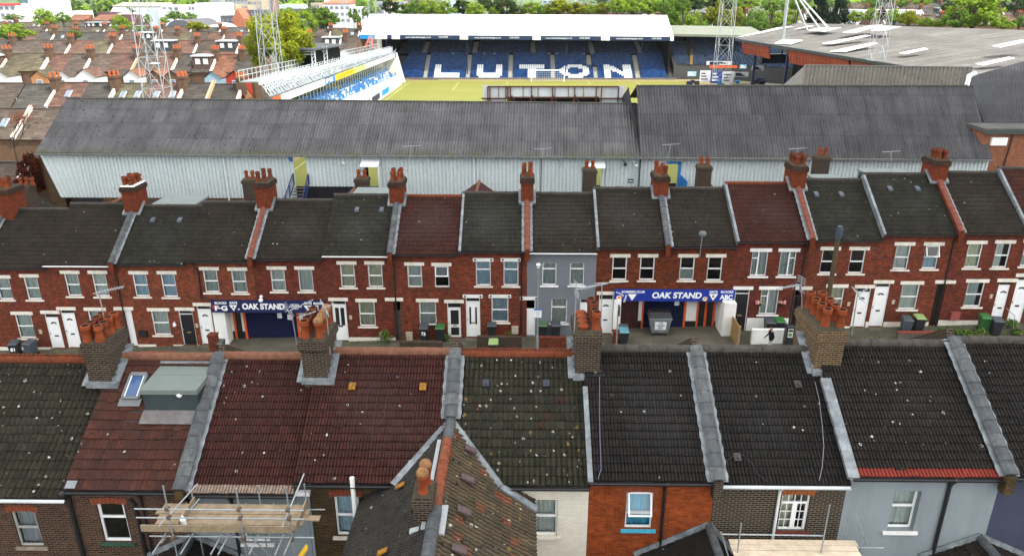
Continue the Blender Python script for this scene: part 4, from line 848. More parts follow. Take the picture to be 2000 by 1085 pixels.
def shrub(px, py, w, h, n, lab, cat='shrub', s=.06, Y=None, mats=None):
    p = at_y(px, py, Y) if Y else at_z(px, py, gz((px-1000)/31.5, 41.5)+.1); p = V((p.x, p.y, gz(p.x, p.y)+.09)); r = thing('shrub', lab, cat, p, 'front garden plants')
    b = MB(); rr = random.Random(px)
    for k in range(6): leaves(b, (p.x+rr.uniform(-.35, .35)*w, p.y+rr.uniform(-.2, .2)*w, p.z+h*rr.uniform(.3, .75)), w*.32, w*.25, h*.3, n//6, s, 0, rr, 3)
    b.build('foliage', mats or [M_LEAF, M_LEAF2, M_LEAF3], r); t_ = MB()
    for k in range(5): t_.tube(p, p+V((rr.uniform(-.3, .3)*w, rr.uniform(-.2, .2)*w, h*.8)), .012, 5)
    t_.build('stem', M_WOODG, r)
shrub(752, 668, .9, .9, 320, 'leafy shrub below the white meter box beside the wooden gate'); shrub(748, 683, .7, .5, 220, 'low yellow-green plant on the pavement edge under the leafy shrub', Y=40.3)
shrub(874, 666, .5, .6, 160, 'small green plant at the foot of the glazed white door'); shrub(797, 662, .5, .5, 160, 'small bright green plant beside a grey meter box at the brick wall')
shrub(1002, 657, .7, .5, 200, 'bright green weeds under the white meter box by the dotted lintels')
shrub(1868, 655, 1.1, .75, 420, 'bushy green weeds under the red meter box'); shrub(1900, 658, 1.4, .7, 520, 'spreading green weeds in front of the all-green bin'); shrub(1968, 640, 1.0, .75, 360, 'green bush between the black bin and the white door step'); shrub(1990, 650, 1.0, .5, 260, 'low weeds at the right end of the garden')
shrub(1835, 650, .6, .35, 140, 'small weeds beside the dark gate at the red-edged garden')
b = MB(); rr = random.Random(3)
for i in range(300):
    x = rr.choice([rr.uniform(-33, -21), rr.uniform(-12, -6), rr.uniform(19, 33), rr.uniform(-33, 33)]); y = rr.choice([42.55, 40.5, 41.2])+rr.uniform(-.2, .1); leaves(b, (x, y, gz(x, y)+.13), .12, .08, .05, 7, .045, 0, rr, 2)
tag(b.build('weeds', [M_LEAF, M_LEAF2], None), 'scattered weeds and grass along the garden edges', 'weeds', kind='stuff')
# ================================================================== poles and lamps
p0 = at_z(1608.5, 608, gz(19, 40.2)); p0 = at_y(1608.5, 600, 40.2); zt = at_y(1641, 441, 40.2); g = gz(zt.x, 40.2)
r = thing('telegraph_pole', 'brown timber telegraph pole with a dark cap on the far pavement', 'pole', (zt.x, 40.2, g)); b = MB(); b.tube((zt.x, 40.2, g), (zt.x, 40.2, zt.z-.3), .16, 12, 0, .12); b.build('pole', plain('brown pole timber', (.075, .058, .035), .9, .3, 4), r)
b = MB(); b.lathe([(.14, -.75), (.16, -.7), (.16, -.1), (.12, 0)], (zt.x, 40.2, zt.z), 10); b.box(zt.x-.06, zt.x+.2, 40.1, 40.3, zt.z-.6, zt.z-.2); b.build('cap', plain('dark pole cap', (.035, .05, .07), .6, .2), r)
def wire(a, c, lab, sag=.5):
    b = MB(); a = V(a); c = V(c); pts = [a.lerp(c, i/10)-V((0, 0, sag*4*(i/10)*(1-i/10))) for i in range(11)]
    for u, v in zip(pts, pts[1:]): b.tube(u, v, .010, 4, cap=False)
    tag(b.build('overhead_wire', M_BLACK, None), lab, 'wire', 'telephone wires')
tp = V((zt.x, 40.2, zt.z-.35))
for px, py, lab in ((1866, 548, 'thin wire from the pole to the weedy garden house'), (1500, 522, 'thin wire from the pole to the white based house'), (1836, 500, 'thin wire from the pole to the wall by the open window')): wire(tp, at_y(px, py, Y2-.03), lab)
top = at_y(1051.5, 519, 40.3); g = gz(top.x, 40.3)
r = thing('street_lamp', 'grey steel street lamp with a parking sign outside the grey rendered house', 'street lamp', (top.x, 40.3, g)); b = MB(); b.tube((top.x, 40.3, g), (top.x, 40.3, g+1.3), .085, 12); b.tube((top.x, 40.3, g+1.3), (top.x, 40.3, top.z), .05, 10); b.build('column', M_STEEL, r)
b = MB(); ball(b, V((top.x, 40.25, top.z+.08)), .14, 0, 12, .8); b.tube((top.x, 40.3, top.z-.12), (top.x, 40.3, top.z+.02), .08, 10); b.build('lamp_head', M_ALU, r)
q = at_y(1050.5, 612, 40.2); b = MB(); b.box(q.x-.22, q.x+.22, 40.2, 40.22, q.z-.25, q.z+.2, 0); b.box(q.x-.22, q.x+.22, 40.2, 40.22, q.z+.2, q.z+.3, 1); b.build('parking_sign', [M_LET, plain('sign blue', (.03, .14, .42), .5)], r)
b = MB(); b.box(q.x-.12, q.x+.12, 40.195, 40.2, q.z-.02, q.z+.0); b.box(q.x-.15, q.x+.15, 40.195, 40.2, q.z+.08, q.z+.1); b.box(q.x-.1, q.x+.1, 40.195, 40.2, q.z-.14, q.z-.12); b.build('lettering', M_BLACK, r)
top = at_y(1208, 596, 40.5); g = gz(top.x, 40.5); r = thing('sign_post', 'thin grey post with a dark sign edge-on by the bright sign forecourt', 'post', (top.x, 40.5, g)); b = MB(); b.tube((top.x, 40.5, g), (top.x, 40.5, top.z), .04, 8); b.build('pole', M_STEEL, r); b = MB(); b.box(top.x-.02, top.x+.1, 40.3, 40.6, top.z-.62, top.z); b.build('sign_plate', M_COPE, r)
top = at_y(1552, 560, 40.4); g = gz(top.x, 40.4); r = thing('lamp_post', 'dark slim lamp post beside the parking ticket machine', 'street lamp', (top.x, 40.4, g)); b = MB(); b.tube((top.x, 40.4, g), (top.x, 40.4, top.z), .06, 10); b.build('column', M_BLACK, r); b = MB(); b.lathe([(.06, 0), (.11, .08), (.1, .3), (.04, .36)], (top.x, 40.4, top.z), 10); b.build('lamp_head', M_BLACK, r)
top = at_y(1544, 634, 40.1); g = gz(top.x, 40.1); r = thing('ticket_machine', 'black parking ticket machine with a pale label by the white wall', 'ticket machine', (top.x, 40.1, g)); b = MB(); b.box(top.x-.25, top.x+.25, 39.95, 40.3, g, top.z-.1); b.hexa([(top.x-.25, 39.95, top.z-.1), (top.x+.25, 39.95, top.z-.1), (top.x+.25, 40.3, top.z-.1), (top.x-.25, 40.3, top.z-.1), (top.x-.2, 40.0, top.z), (top.x+.2, 40.0, top.z), (top.x+.2, 40.25, top.z), (top.x-.2, 40.25, top.z)]); b.build('cabinet', M_BLACK, r)
b = MB(); b.box(top.x-.14, top.x+.16, 39.93, 39.95, top.z-.75, top.z-.2, 0); b.box(top.x-.12, top.x+.14, 39.925, 39.93, top.z-.38, top.z-.25, 1); b.box(top.x-.1, top.x+.1, 39.925, 39.93, top.z-.66, top.z-.5, 2); b.build('label', [plain('pale machine label', (.5, .55, .5), .6), M_BLACK, L_GRN], r)
# handrail at the right end, satellite dish
q = at_z(1978, 645, gz(30.5, 41)+.1); b = MB(); b.tube(q, q+V((-.05, .1, .95)), .022, 8); b.tube(q+V((-.05, .1, .95)), q+V((-.05, 1.3, 1.1)), .022, 8); b.tube(q+V((0, 1.3, 0)), q+V((-.05, 1.3, 1.1)), .022, 8); tag(b.build('handrail', M_STEEL, None), 'thin steel handrail at the white door in the right corner', 'handrail')
top = at_y(1372, 456, Y2-.35); bt = at_y(1364, 500, Y2-.02); r = thing('satellite_dish', 'grey satellite dish on a tall thin pole between two upstairs windows', 'satellite dish', bt); b = MB(); b.tube(bt, (bt.x, Y2-.35, bt.z+.1), .02, 6); b.tube((bt.x, Y2-.35, bt.z+.1), top, .022, 6); b.build('mast', M_STEEL, r)
b = MB(); c = top; n = 16; rows = []
for k in range(5):
    rd = .24*k/4+.001; rows.append([(c.x+rd*math.cos(2*math.pi*j/n), c.y-.10+rd*rd*1.2+.2*rd*math.sin(2*math.pi*j/n), c.z+rd*.75*math.sin(2*math.pi*j/n)) for j in range(n+1)])
b.grid(rows); b.build('dish', plain('dish grey', (.10, .12, .13), .5, .2), r)
# ================================================================== person
def person(px, py_head, Y):
    h = at_y(px, py_head, Y); z0 = gz(h.x, Y)+.12; sc_ = 1.75/1.75; x, y = h.x, Y
    r = thing('person', 'person in a black jacket and pale trousers walking past the white wall', 'person', (x, y, z0))
    J = {'pel': (0, 0, .95), 'sp': (0, -.01, 1.15), 'ch': (0, -.01, 1.36), 'nk': (0, 0, 1.50), 'hd': (-.02, 0, 1.60), 'hd2': (-.03, 0, 1.70),
         'hl': (0, -.09, .92), 'kl': (-.16, -.10, .50), 'al': (-.06, -.10, .09), 'tl': (-.28, -.10, .04), 'hr': (0, .09, .92), 'kr': (.06, .10, .50), 'ar': (.30, .10, .14), 'tr': (.20, .10, .03),
         'sl': (0, -.19, 1.42), 'el': (.10, -.23, 1.14), 'wl': (.02, -.22, .90), 'sr': (0, .19, 1.42), 'er': (-.06, .24, 1.14), 'wr': (-.24, .22, .96)}
    E_ = [('pel', 'sp'), ('sp', 'ch'), ('ch', 'nk'), ('nk', 'hd'), ('hd', 'hd2'), ('pel', 'hl'), ('hl', 'kl'), ('kl', 'al'), ('al', 'tl'), ('pel', 'hr'), ('hr', 'kr'), ('kr', 'ar'), ('ar', 'tr'), ('ch', 'sl'), ('sl', 'el'), ('el', 'wl'), ('ch', 'sr'), ('sr', 'er'), ('er', 'wr')]
    RD = {'pel': .15, 'sp': .14, 'ch': .155, 'nk': .06, 'hd': .085, 'hd2': .09, 'hl': .095, 'hr': .095, 'kl': .065, 'kr': .065, 'al': .045, 'ar': .045, 'tl': .035, 'tr': .035, 'sl': .075, 'sr': .075, 'el': .05, 'er': .05, 'wl': .032, 'wr': .032}
    for s, sy in (('l', -1), ('r', 1)):
        w_ = V(J['w'+s]); e_ = V(J['e'+s]); d = (w_-e_).normalized(); J['p'+s] = tuple(w_+d*.07); E_.append(('w'+s, 'p'+s)); RD['p'+s] = .026
        for f, (ox, ln) in enumerate(((-.03, .07), (-.01, .085), (.01, .08), (.028, .062))):
            J['f%s%d' % (s, f)] = tuple(w_+d*(.07+ln*.6)+V((ox, 0, -.0))); J['g%s%d' % (s, f)] = tuple(w_+d*(.07+ln)+V((ox-.015, 0, 0))); E_ += [('p'+s, 'f%s%d' % (s, f)), ('f%s%d' % (s, f), 'g%s%d' % (s, f))]; RD['f%s%d' % (s, f)] = .009; RD['g%s%d' % (s, f)] = .007
        J['t'+s+'h'] = tuple(w_+d*.06+V((-.05, 0, 0))); E_.append(('w'+s, 't'+s+'h')); RD['t'+s+'h'] = .010
    ks = list(J); me = bpy.data.meshes.new('person_body'); me.from_pydata([J[k] for k in ks], [(ks.index(a), ks.index(c)) for a, c in E_], [])
    o = bpy.data.objects.new('body', me); COL.objects.link(o); sm = o.modifiers.new('skin', 'SKIN'); o.modifiers.new('sub', 'SUBSURF').levels = 1
    for i, k in enumerate(ks): me.skin_vertices[0].data[i].radius = (RD[k], RD[k])
    me.skin_vertices[0].data[0].use_root = True
    m2 = bpy.data.meshes.new_from_object(o.evaluated_get(bpy.context.evaluated_depsgraph_get())); bpy.data.objects.remove(o)
    sk, jk, tr, hr = plain('skin', (.36, .19, .12), .6, .05), plain('black jacket', (.012, .012, .014), .8, .2), plain('pale grey trousers', (.35, .36, .38), .9, .1), plain('dark hair', (.015, .010, .008), .8, .2)
    for m in (jk, tr, sk, M_WHITE, hr): m2.materials.append(m)
    for pl in m2.polygons:
        c = pl.center; arm = abs(c.y) > .17
        pl.material_index = 3 if c.z < .09 else 1 if (c.z < .90 and not arm) else 2 if (c.z > 1.47 or (arm and c.z < .93)) else 0
        if c.z > 1.66 or (c.z > 1.57 and c.x > .02): pl.material_index = 4
        pl.use_smooth = True
    o = bpy.data.objects.new('body', m2); COL.objects.link(o); o.parent = r
    f = MB(); hd = V((x-.03, y, z0+1.63)); f.prism([hd+V((-.085, -.012, .01)), hd+V((-.125, 0, -.02)), hd+V((-.085, .012, -.02))], (0, .004, 0)); f.build('nose', sk, r)
    e = MB(); [ball(e, hd+V((-.082, s*.034, .03)), .012, 0, 6) for s in (-1, 1)]; e.build('eyes', M_BLACK, r); m = MB(); m.box(hd.x-.092, hd.x-.08, y-.025, y+.025, hd.z-.055, hd.z-.045); m.build('mouth', plain('lips', (.25, .09, .07), .6), r)
    ea = MB(); [ball(ea, hd+V((0, s*.09, .01)), .025, 0, 6) for s in (-1, 1)]; ea.build('ears', sk, r)
    return r
person(1508, 640, 39.5)
# ================================================================== the near row, seen from behind
YE1, YR1, YW1, YF1 = 18.85, 22.96, 19.1, 26.8
def ex(px, py): return at_y(px, py, YE1).x
XN = [ex(-170, 975), ex(124, 962), ex(352, 950), ex(573, 955), -2.28, 2.13, 6.0, 10.07, 14.72, 19.2, 23.5]
# (px eave y, px ridge y, roof, courses, profile, wall, label)
NEAR = [
 (971, 703, T_MOSS0, 16, ROLL, B_BROWN, 'brown brick house with a mossy grey roof in the near left corner'),
 (957, 697, T_RED1, 14, FLATT, B_BROWN, 'brown brick house whose red roof carries a flat dormer and a skylight'),
 (963, 696, T_RED2, 17, RIB, M_LGREY, 'grey rendered house with a red-brown roof behind the left scaffolding'),
 (944, 687, T_RED2, 17, RIB, B_YEL, 'yellow-brown brick house with two orange vent tiles on its red-brown roof'),
 (948, 692, T_MOSSY, 15, ROLL, B_CREAM, 'cream painted house under a heavily mossy roof with two navy vent tiles'),
 (939, 682, T_BLK, 17, RIB, B_ORAN, 'orange brick house with a pushed-open window and blue curtain'),
 (945, 683, T_BLK, 17, RIB, B_MULTI, 'dark multi brick house with a white small-paned window'),
 (931, 671, T_BLK2, 17, RIB, M_LGREY, 'pale grey rendered house with a bright red bottom row of tiles'),
 (930, 666, T_BLK, 17, RIB, M_DKBLUE, 'dark blue-grey rendered house at the near right edge'),
 (930, 662, T_BLK, 16, RIB, M_LGREY, 'house beyond the right edge of the near row'),
]
N = []
for i, (ey, ry, tm, nc, prof, wm, lab) in enumerate(NEAR):
    x0, x1 = XN[i], XN[i+1]; xm = (x0+x1)/2
    ze = at_y(1000+F_PX*xm/22.7, ey, YE1).z; zr = at_y(1000+F_PX*xm/25.5, ry, YR1).z; zb = gz(xm, 20)
    if i == 9: continue
    r = thing('terraced_house', lab, 'house', (xm, YW1, zb), 'near row of terraced houses')
    N.append(dict(r=r, x0=x0, x1=x1, ze=ze, zr=zr, zb=zb, ops=[], n=V((0, -(zr-ze), YR1-YE1)).normalized(), p=V((0, YE1, ze))))
def roofpt(i, px, py, lift=0.0):
    h = N[i]; return at_plane(px, py, h['p']+h['n']*lift, h['n'])
def W1(i, px0, px1, yt, yb, style, cur, **kw):
    h = N[i]; ym = (yt+yb)/2; x0 = at_y(px0, ym, YW1).x; x1 = at_y(px1, ym, YW1).x
    h['ops'].append(window(h['r'], x0, x1, at_y((px0+px1)/2, yb, YW1).z, at_y((px0+px1)/2, yt, YW1).z, YW1, style, cur, **kw))
B_ARCH = plain('red arch brick', (.20, .055, .03), .9, .35, 12, bump=.004)
M_GRYF = plain('grey timber frame', (.30, .30, .29), .7, .2); M_GREENS = plain('dark green sill', (.03, .07, .05), .7, .2); M_BLUES = plain('bright blue sill', (.06, .36, .50), .7, .25, 8); M_STONE = plain('weathered stone sill', (.22, .19, .15), .9, .4, 5)
W1(0, 30, 77, 998, 1066, 'sash', plain('pale grey curtain', (.36, .38, .42), .9, .15, 4), frame=M_GRYF, lintel=B_ARCH, arch=1, sill=M_STONE, depth=.06, split=.53)
W1(1, 195, 249, 983, 1058, 'top', None, lintel=B_ARCH, arch=1, sill=M_GREENS, split=.63, fw=.07)
W1(2, 473, 523, 985, 1059, 'sash', M_NET2, lintel=None, sill=M_WPAINT, curtop=.45)
W1(3, 655, 703, 968, 1046, 'sash', M_NET4, lintel=B_ARCH, arch=1, sill=M_CREAM)
W1(4, 1042, 1089, 975, 1046, 'sash', M_NET1, lintel=None, sill=M_CREAM, split=.52)
W1(5, 1222, 1275, 960, 1032, 'open', M_BLUE, lintel=B_ARCH, arch=1, sill=M_BLUES, split=.40, curtop=1.0)
W1(6, 1523, 1579, 965, 1036, 'georgian', M_NET3, lintel=plain('orange arch brick', (.26, .085, .03), .9, .4, 10), arch=1, sill=plain('red brick sill', (.14, .04, .03), .9, .3), gap=.5)
W1(7, 1740, 1792, 958, 1036, 'sash', M_NET1, lintel=None, sill=M_WPAINT, depth=.2, split=.55)
TN = {0: 13, 1: 13, 2: 12, 3: 15, 4: 13, 5: 12, 6: 12, 7: 14, 8: 13}
for i, h in enumerate(N):
    ey, ry, tm, nc, prof, wm, lab = NEAR[i]; r, x0, x1, ze, zr, zb = h['r'], h['x0']+.004, h['x1']-.004, h['ze'], h['zr'], h['zb']
    b = MB(); facade(b, x0, x1, zb-.5, ze-.03, YW1, h['ops'], 0, .2)
    zt = ze+(zr-ze)*(YW1-YE1)/(YR1-YE1)-.16; zf = gz((x0+x1)/2, YF1)-.3
    for x in (x0, x1): b.quad((x, YW1, zb-.5), (x, YF1, zf), (x, YF1, zt), (x, YR1, zr-.16), (x, YW1, zt))
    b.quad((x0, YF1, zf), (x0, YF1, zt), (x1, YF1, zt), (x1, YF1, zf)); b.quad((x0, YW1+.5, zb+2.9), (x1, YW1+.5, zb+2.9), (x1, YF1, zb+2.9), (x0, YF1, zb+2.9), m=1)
    b.build('wall', [wm, M_DARK], r)
    t = MB(); Pl, Pr, Ql, Qr = (x0, YE1, ze), (x1, YE1, ze), (x0, YR1, zr), (x1, YR1, zr)
    tile_roof(t, Pl, Pr, Ql, Qr, TN[i], nc, prof, thick=.042, seed=300+i, jit=.007, bottom_m=2 if i == 7 else 3 if i == 2 else None)
    slab(t, Pl, Pr, Ql, Qr, .11, 1); zff = ze-.05
    t.quad((x0, YR1, zr), (x1, YR1, zr), (x1, YF1+.3, zff), (x0, YF1+.3, zff), uv=[(0, 0), (14, 0), (14, 14), (0, 14)])
    h['roof'] = t.build('roof', [tm, M_BLACK, T_BRIGHT, plain('pale worn tile', (.20, .15, .12), .9, .5, 7)], r)
    k = MB(); rm = [M_TERRA2, plain('brown ridge clay', (.15, .07, .045), .9, .35, 5), None, None, M_TERRA2, plain('dark grey ridge', (.05, .045, .04), .9, .4, 5, dirt=(.10, .09, .075), dirt_amt=.5)][min(i, 5)] or MAT['brown ridge clay']
    ridge_tiles(k, (x0, YR1, zr+.02), (x1, YR1, zr+.02), .155, .45, 0, i)
    if i in (0, 4):   # crested ridge
        n = int((x1-x0)/.15)
        for q in range(n): k.box(x0+q*.15+.015, x0+q*.15+.12, YR1-.025, YR1+.025, zr+.13, zr+.25)
    k.build('ridge_tiles', rm, h['roof'])
    gutter(r, x0, x1-.02, YE1-.07, ze-.05, M_ALU if i in (0, 6) else M_BLACK, .06)
    if i in (7, 8): b = MB(); b.box(x0, x1, YW1-.06, YW1-.004, ze-.25, ze-.04); b.build('fascia', M_WPAINT, r)
# party walls
for i, X, y0, fl in ((1, XN[2], None, (1,)), (3, XN[4], 20.75, (-1, 1)), (5, XN[6], None, (-1, 1)), (7, XN[8], None, (-1, 1))):
    a, c = N[i], N[i+1]; ze, zr = max(a['ze'], c['ze']), max(a['zr'], c['zr']); ye = YE1-.02 if y0 is None else y0; zz = ze+(zr-ze)*(ye-YE1)/(YR1-YE1)
    parapet(a['r'], X, ye, zz, YR1+.05, zr+.03, .25, .17, M_COPE, B_YEL if i != 5 else B_SOOT, .43, .44, fl, end=y0 is None)
    parapet(a['r'], X, 27.1, ze-.1, YR1+.1, zr+.04, .25, .17, M_COPE, B_SOOT, .43, .44, (), end=False)
# lead gutters between roofs
for i, X, w, ys in ((4, XN[5], .16, YR1-1.3), (6, XN[7], .34, YR1-1.2)):
    a, c = N[i], N[i+1]; ze, zr = max(a['ze'], c['ze']), max(a['zr'], c['zr']); n = a['n']; f = MB(); L = YR1-YE1
    P = lambda y: V((X, y, ze+(zr-ze)*(y-YE1)/L))
    for k in range(4):
        ya, yb = YE1-.05+(ys-YE1)*k/4, YE1-.05+(ys-YE1)*(k+1)/4+.05; A, B = P(ya), P(yb); e = V((w/2, 0, 0)); u = n*(.075+.004*k); u2 = n*(.070+.004*k)
        f.hexa([A-e-n*.05, A+e-n*.05, B+e-n*.05, B-e-n*.05, A-e+u, A+e+u*.8, B+e+u2*.8, B-e+u2])
    f.build('flashing', M_LEAD, c['r'])
# chimneys
def nchim(i, base, xl, xr, ym, ytop, back, pots, mat, leftback=False):
    h = N[i]; Y0 = roofpt(i, *base).y; X0 = at_y(xl, ym, Y0).x; X1 = at_y(xr, ym, Y0).x; zt = at_y((xl+xr)/2, ytop, Y0-.05).z
    q = at_z(*back, zt); Y1 = q.y-.05; zb = roofpt(i, *base).z-.6
    ps = []
    for (u, v, kind, pm, hs) in pots: ps.append((X0+(X1-X0)*u, Y0+(Y1-Y0)*v, kind, pm, hs))
    chimney(h['r'], X0, X1, Y0, Y1, zb-.5, zt, mat, ps)
    f = MB(); zz = roofpt(i, *base).z; s = V((0, YR1-YE1, h['zr']-h['ze'])).normalized()
    f.box(X0-.06, X1+.22, Y0-.14, Y0+.01, zz-.04, zz+.16)
    for sx, xx in ((1, X1), (-1, X0)):
        for k in range(6): p = V((xx+sx*.03, Y0+.02, zz+.02))+s*(k*.26); f.box(xx+sx*.03-.035, xx+sx*.03+.035, p.y, p.y+.24, p.z-.1, p.z+.24-.02*(k % 2))
        p = V((xx+sx*.12, Y0-.1, zz+.03)); f.bar(p, p+s*1.7, .22, .05)
    f.build('flashing', M_LEAD, h['r']); return (X0, X1, Y0, Y1, zt)
T1, T2_ = M_TERRA, M_TERRA2
C1 = nchim(1, (192, 752), 162, 207, 690, 673, (262, 637), [(.25, .09, 'roll', T1, .88), (.25, .33, 'roll', T2_, .85), (.25, .58, 'roll', T2_, .9), (.25, .84, 'roll', T1, .88), (.78, .10, 'bishop', T1, .95), (.78, .34, 'bishop', T2_, .95), (.78, .56, 'roll', T1, .9), (.78, .84, 'roll', T1, .9)], B_SOOT)
C2 = nchim(3, (618, 745), 588, 636, 690, 667, (666, 628), [(.2, .10, 'roll', T1, .95), (.2, .34, 'roll', T2_, .92), (.2, .58, 'roll', T2_, .95), (.2, .85, 'roll', T2_, .92), (.76, .12, 'dome', T1, 1.0), (.76, .36, 'dome', T1, .98), (.76, .6, 'dome', T1, .98), (.76, .86, 'dome', T1, 1.0)], B_SOOT)
C3 = nchim(4, (1150, 737), 1124, 1173, 690, 653, (1121, 612), [(.3, .14, 'squat', T1, 1.0), (.3, .38, 'squat', T1, 1.0), (.3, .6, 'squat', T1, 1.0), (.3, .82, 'squat', T1, 1.0), (.8, .14, 'roll', T1, 1.0), (.76, .38, 'roll', T2_, .9), (.74, .62, 'roll', T2_, 1.0), (.72, .86, 'roll', T2_, 1.0)], B_SOOT)
C4 = nchim(6, (1612, 728), 1597, 1650, 670, 648, (1563, 598), [(.3, .14, 'roll', T1, .98), (.3, .38, 'roll', T1, .95), (.3, .62, 'roll', T1, .92), (.3, .88, 'roll', T1, .95), (.82, .12, 'roll', T1, .98), (.8, .36, 'roll', T1, .92), (.78, .6, 'roll', T1, .95), (.76, .86, 'roll', T1, .95)], brick('brown yellow chimney brick', (.11, .062, .034), (.055, .036, .026), (.22, .17, .10), dark=(.02, .016, .014), dark_amt=.7))
# roof vents and odd tiles
def vent(i, px, py, mat, w=.22, hgt=.28, t=.06):
    h = N[i]; p = roofpt(i, px, py, .05); n = h['n']; s = V((0, YR1-YE1, h['zr']-h['ze'])).normalized(); e = V((w/2, 0, 0)); u = s*hgt/2; b = MB()
    b.hexa([p-e-u, p+e-u, p+e+u, p-e+u, p-e-u+n*t, p+e-u+n*t, p+e+u+n*.02, p-e+u+n*.02]); b.box(p.x-.015, p.x+.015, (p-u).y, p.y, p.z-.05, p.z+.06); b.build('vent_tile', mat, h['r'])
M_OCH = plain('ochre vent tile', (0.26, 0.1235, 0.0195), .8, .45, 12, dirt=(0.078, 0.0455, 0.0195), dirt_amt=.6); M_NVT = plain('navy vent tile', (.02, .025, .045), .6, .2); M_BRV = plain('brown vent tile', (.055, .045, .045), .7, .25); M_PURP = plain('purple brown vent tile', (.085, .060, .062), .7, .25, 6)
for a in ((3, 688, 754, M_OCH), (3, 826, 755, M_OCH), (4, 949, 748, M_NVT), (4, 1067, 748, M_NVT), (6, 1558, 750, M_BRV), (6, 1440, 892, M_BRV)): vent(*a)
f = MB(); a, c, d, e = [roofpt(1, *q, .05) for q in ((126, 953), (146, 953), (152, 938), (132, 938))]; n = N[1]['n']*.02; f.hexa([a, c, d, e, a+n, c+n, d+n, e+n]); f.build('lead_patch', M_LEAD, N[1]['r'])
# dormer and skylight on the red roof
h = N[1]; q = roofpt(1, 332, 803); Yd = q.y; xa = at_y(279, 775, Yd).x; xb = at_y(385, 775, Yd).x; zt = at_y(332, 760, Yd).z
M_DORM = plain('dark dormer cladding', (.026, .038, .042), .6, .25, 2); M_FELT = plain('grey green roofing felt', (.135, .16, .15), .85, .12, 1.5, dirt=(.15, .18, .165), dirt_amt=.6)
b = MB(); b.box(xa, xb, Yd, YR1+.1, q.z-.5, zt-.16, 0); b.hexa([(xa-.04, Yd-.06, zt-.16), (xb+.04, Yd-.06, zt-.16), (xb+.04, YR1+.1, zt-.12), (xa-.04, YR1+.1, zt-.12), (xa-.04, Yd-.06, zt), (xb+.04, Yd-.06, zt), (xb+.04, YR1+.1, zt+.10), (xa-.04, YR1+.1, zt+.10)], 1); b.box(xa-.04, xb+.04, (Yd+YR1)/2, (Yd+YR1)/2+.02, zt+.02, zt+.058, 1)
dm = b.build('dormer', [M_DORM, M_FELT], h['r'])
b = MB(); b.box(xa-.06, xb+.02, YR1-.25, YR1+.2, zt+.06, zt+.2); b.build('lead_upstand', M_LEAD, dm)
b = MB(); n = h['n']; b.hexa([V((xa-.05, Yd-.42, q.z-.25))+n*.04, V((xb+.1, Yd-.42, q.z-.25))+n*.04, V((xb+.1, Yd, q.z))+n*.04, V((xa-.05, Yd, q.z))+n*.04, V((xa-.05, Yd-.42, q.z-.25))+n*.075, V((xb+.1, Yd-.42, q.z-.25))+n*.075, V((xb+.1, Yd+.02, q.z))+n*.075, V((xa-.05, Yd+.02, q.z))+n*.075]); b.build('lead_apron', plain('brown grey lead', (.14, .13, .13), .7, .3, 3), dm)
p = at_y(350.7, 769, Yd); b = MB(); b.tube(p+V((0, -.05, 0)), p, .10, 14); b.tube(p+V((0, -.07, 0)), p+V((0, -.04, 0)), .05, 10); b.build('round_vent', M_WHITE, dm)
def skylight(i, quad, pane_mat):
    h = N[i]; a, c, d, e = [roofpt(i, *z, .1) for z in quad]; n = h['n']*.09; f = MB(); xl, xr = min(a.x, e.x), max(c.x, d.x); mid = lambda p, q, t: p.lerp(q, t)
    A, C = V((xl, a.y, a.z)), V((xr, a.y, a.z)); E_, D_ = V((xl, e.y, e.z)), V((xr, e.y, e.z)); w = .07
    s = (E_-A).normalized(); x = V((1, 0, 0))
    for P, Q in ((A, E_), (C, D_)): f.bar(P-n*.6, Q-n*.6, .09, .16, up=n)
    f.bar(A-n*.6, C-n*.6, .09, .16, up=n); f.bar(E_-n*.6, D_-n*.6, .14, .18, up=n); f.hexa([A-s*.28-x*.1-n, C-s*.28+x*.1-n, C+x*.1-n, A-x*.1-n, A-s*.28-x*.1-n*.7, C-s*.28+x*.1-n*.7, C+x*.1-n*.5, A-x*.1-n*.5])
    o = f.build('skylight', [plain('skylight frame grey', (.12, .13, .135), .5, .2)], h['r'])
    g = MB(); g.hexa([A+x*.045-n*.3, C-x*.045-n*.3, D_-x*.045-n*.3, E_+x*.045-n*.3, A+x*.045, C-x*.045, D_-x*.045, E_+x*.045]); g.build('pane', pane_mat, o)
    g = MB(); g.bar(A+x*.06+n*.1, E_+x*.06+n*.1, .035, .03, up=n); g.bar(C-x*.06+n*.1, D_-x*.06+n*.1, .035, .03, up=n); g.build('bright_trim', M_ALU, o)
t = NT('blue skylight glass'); MAT['bsg'] = t.set(Base_Color=(.04, .085, .19, 1), Roughness=.08)
skylight(1, ((242, 776), (270, 776), (284, 731), (256, 730)), MAT['bsg'])
# pipes on the rear walls
def wp(px, py, d=.06): q = at_y(px, py, YW1-d); return q
def vpipe(i, px, py, mat=M_BLACK, r=.05, zb=2.0, zt=None):
    p = wp(px, py); h = N[i]; z = h['ze']-.08 if zt is None else zt; pipe(h['r'], [(p.x, YE1-.05, z), (p.x, YW1-.06, z-.3), (p.x, YW1-.06, zb)], r, mat)
vpipe(1, 146, 1020, r=.075); vpipe(5, 1295, 1000); vpipe(6, 1517, 1000, M_ALU, .045); vpipe(7, 1842, 1000, r=.06); vpipe(2, 455, 1000, r=.05); vpipe(1, 285, 1020, r=.04)
p = wp(252, 975); q = wp(268, 1005); s = wp(285, 1085); pipe(N[1]['r'], [p, wp(262, 985), q, (q.x, q.y, 1.5)], .06)
p = wp(693, 950); pipe(N[3]['r'], [(p.x, YW1-.3, at_y(693, 932, YW1-.3).z), (p.x, YW1-.3, 4.2)], .075, M_WHITE)
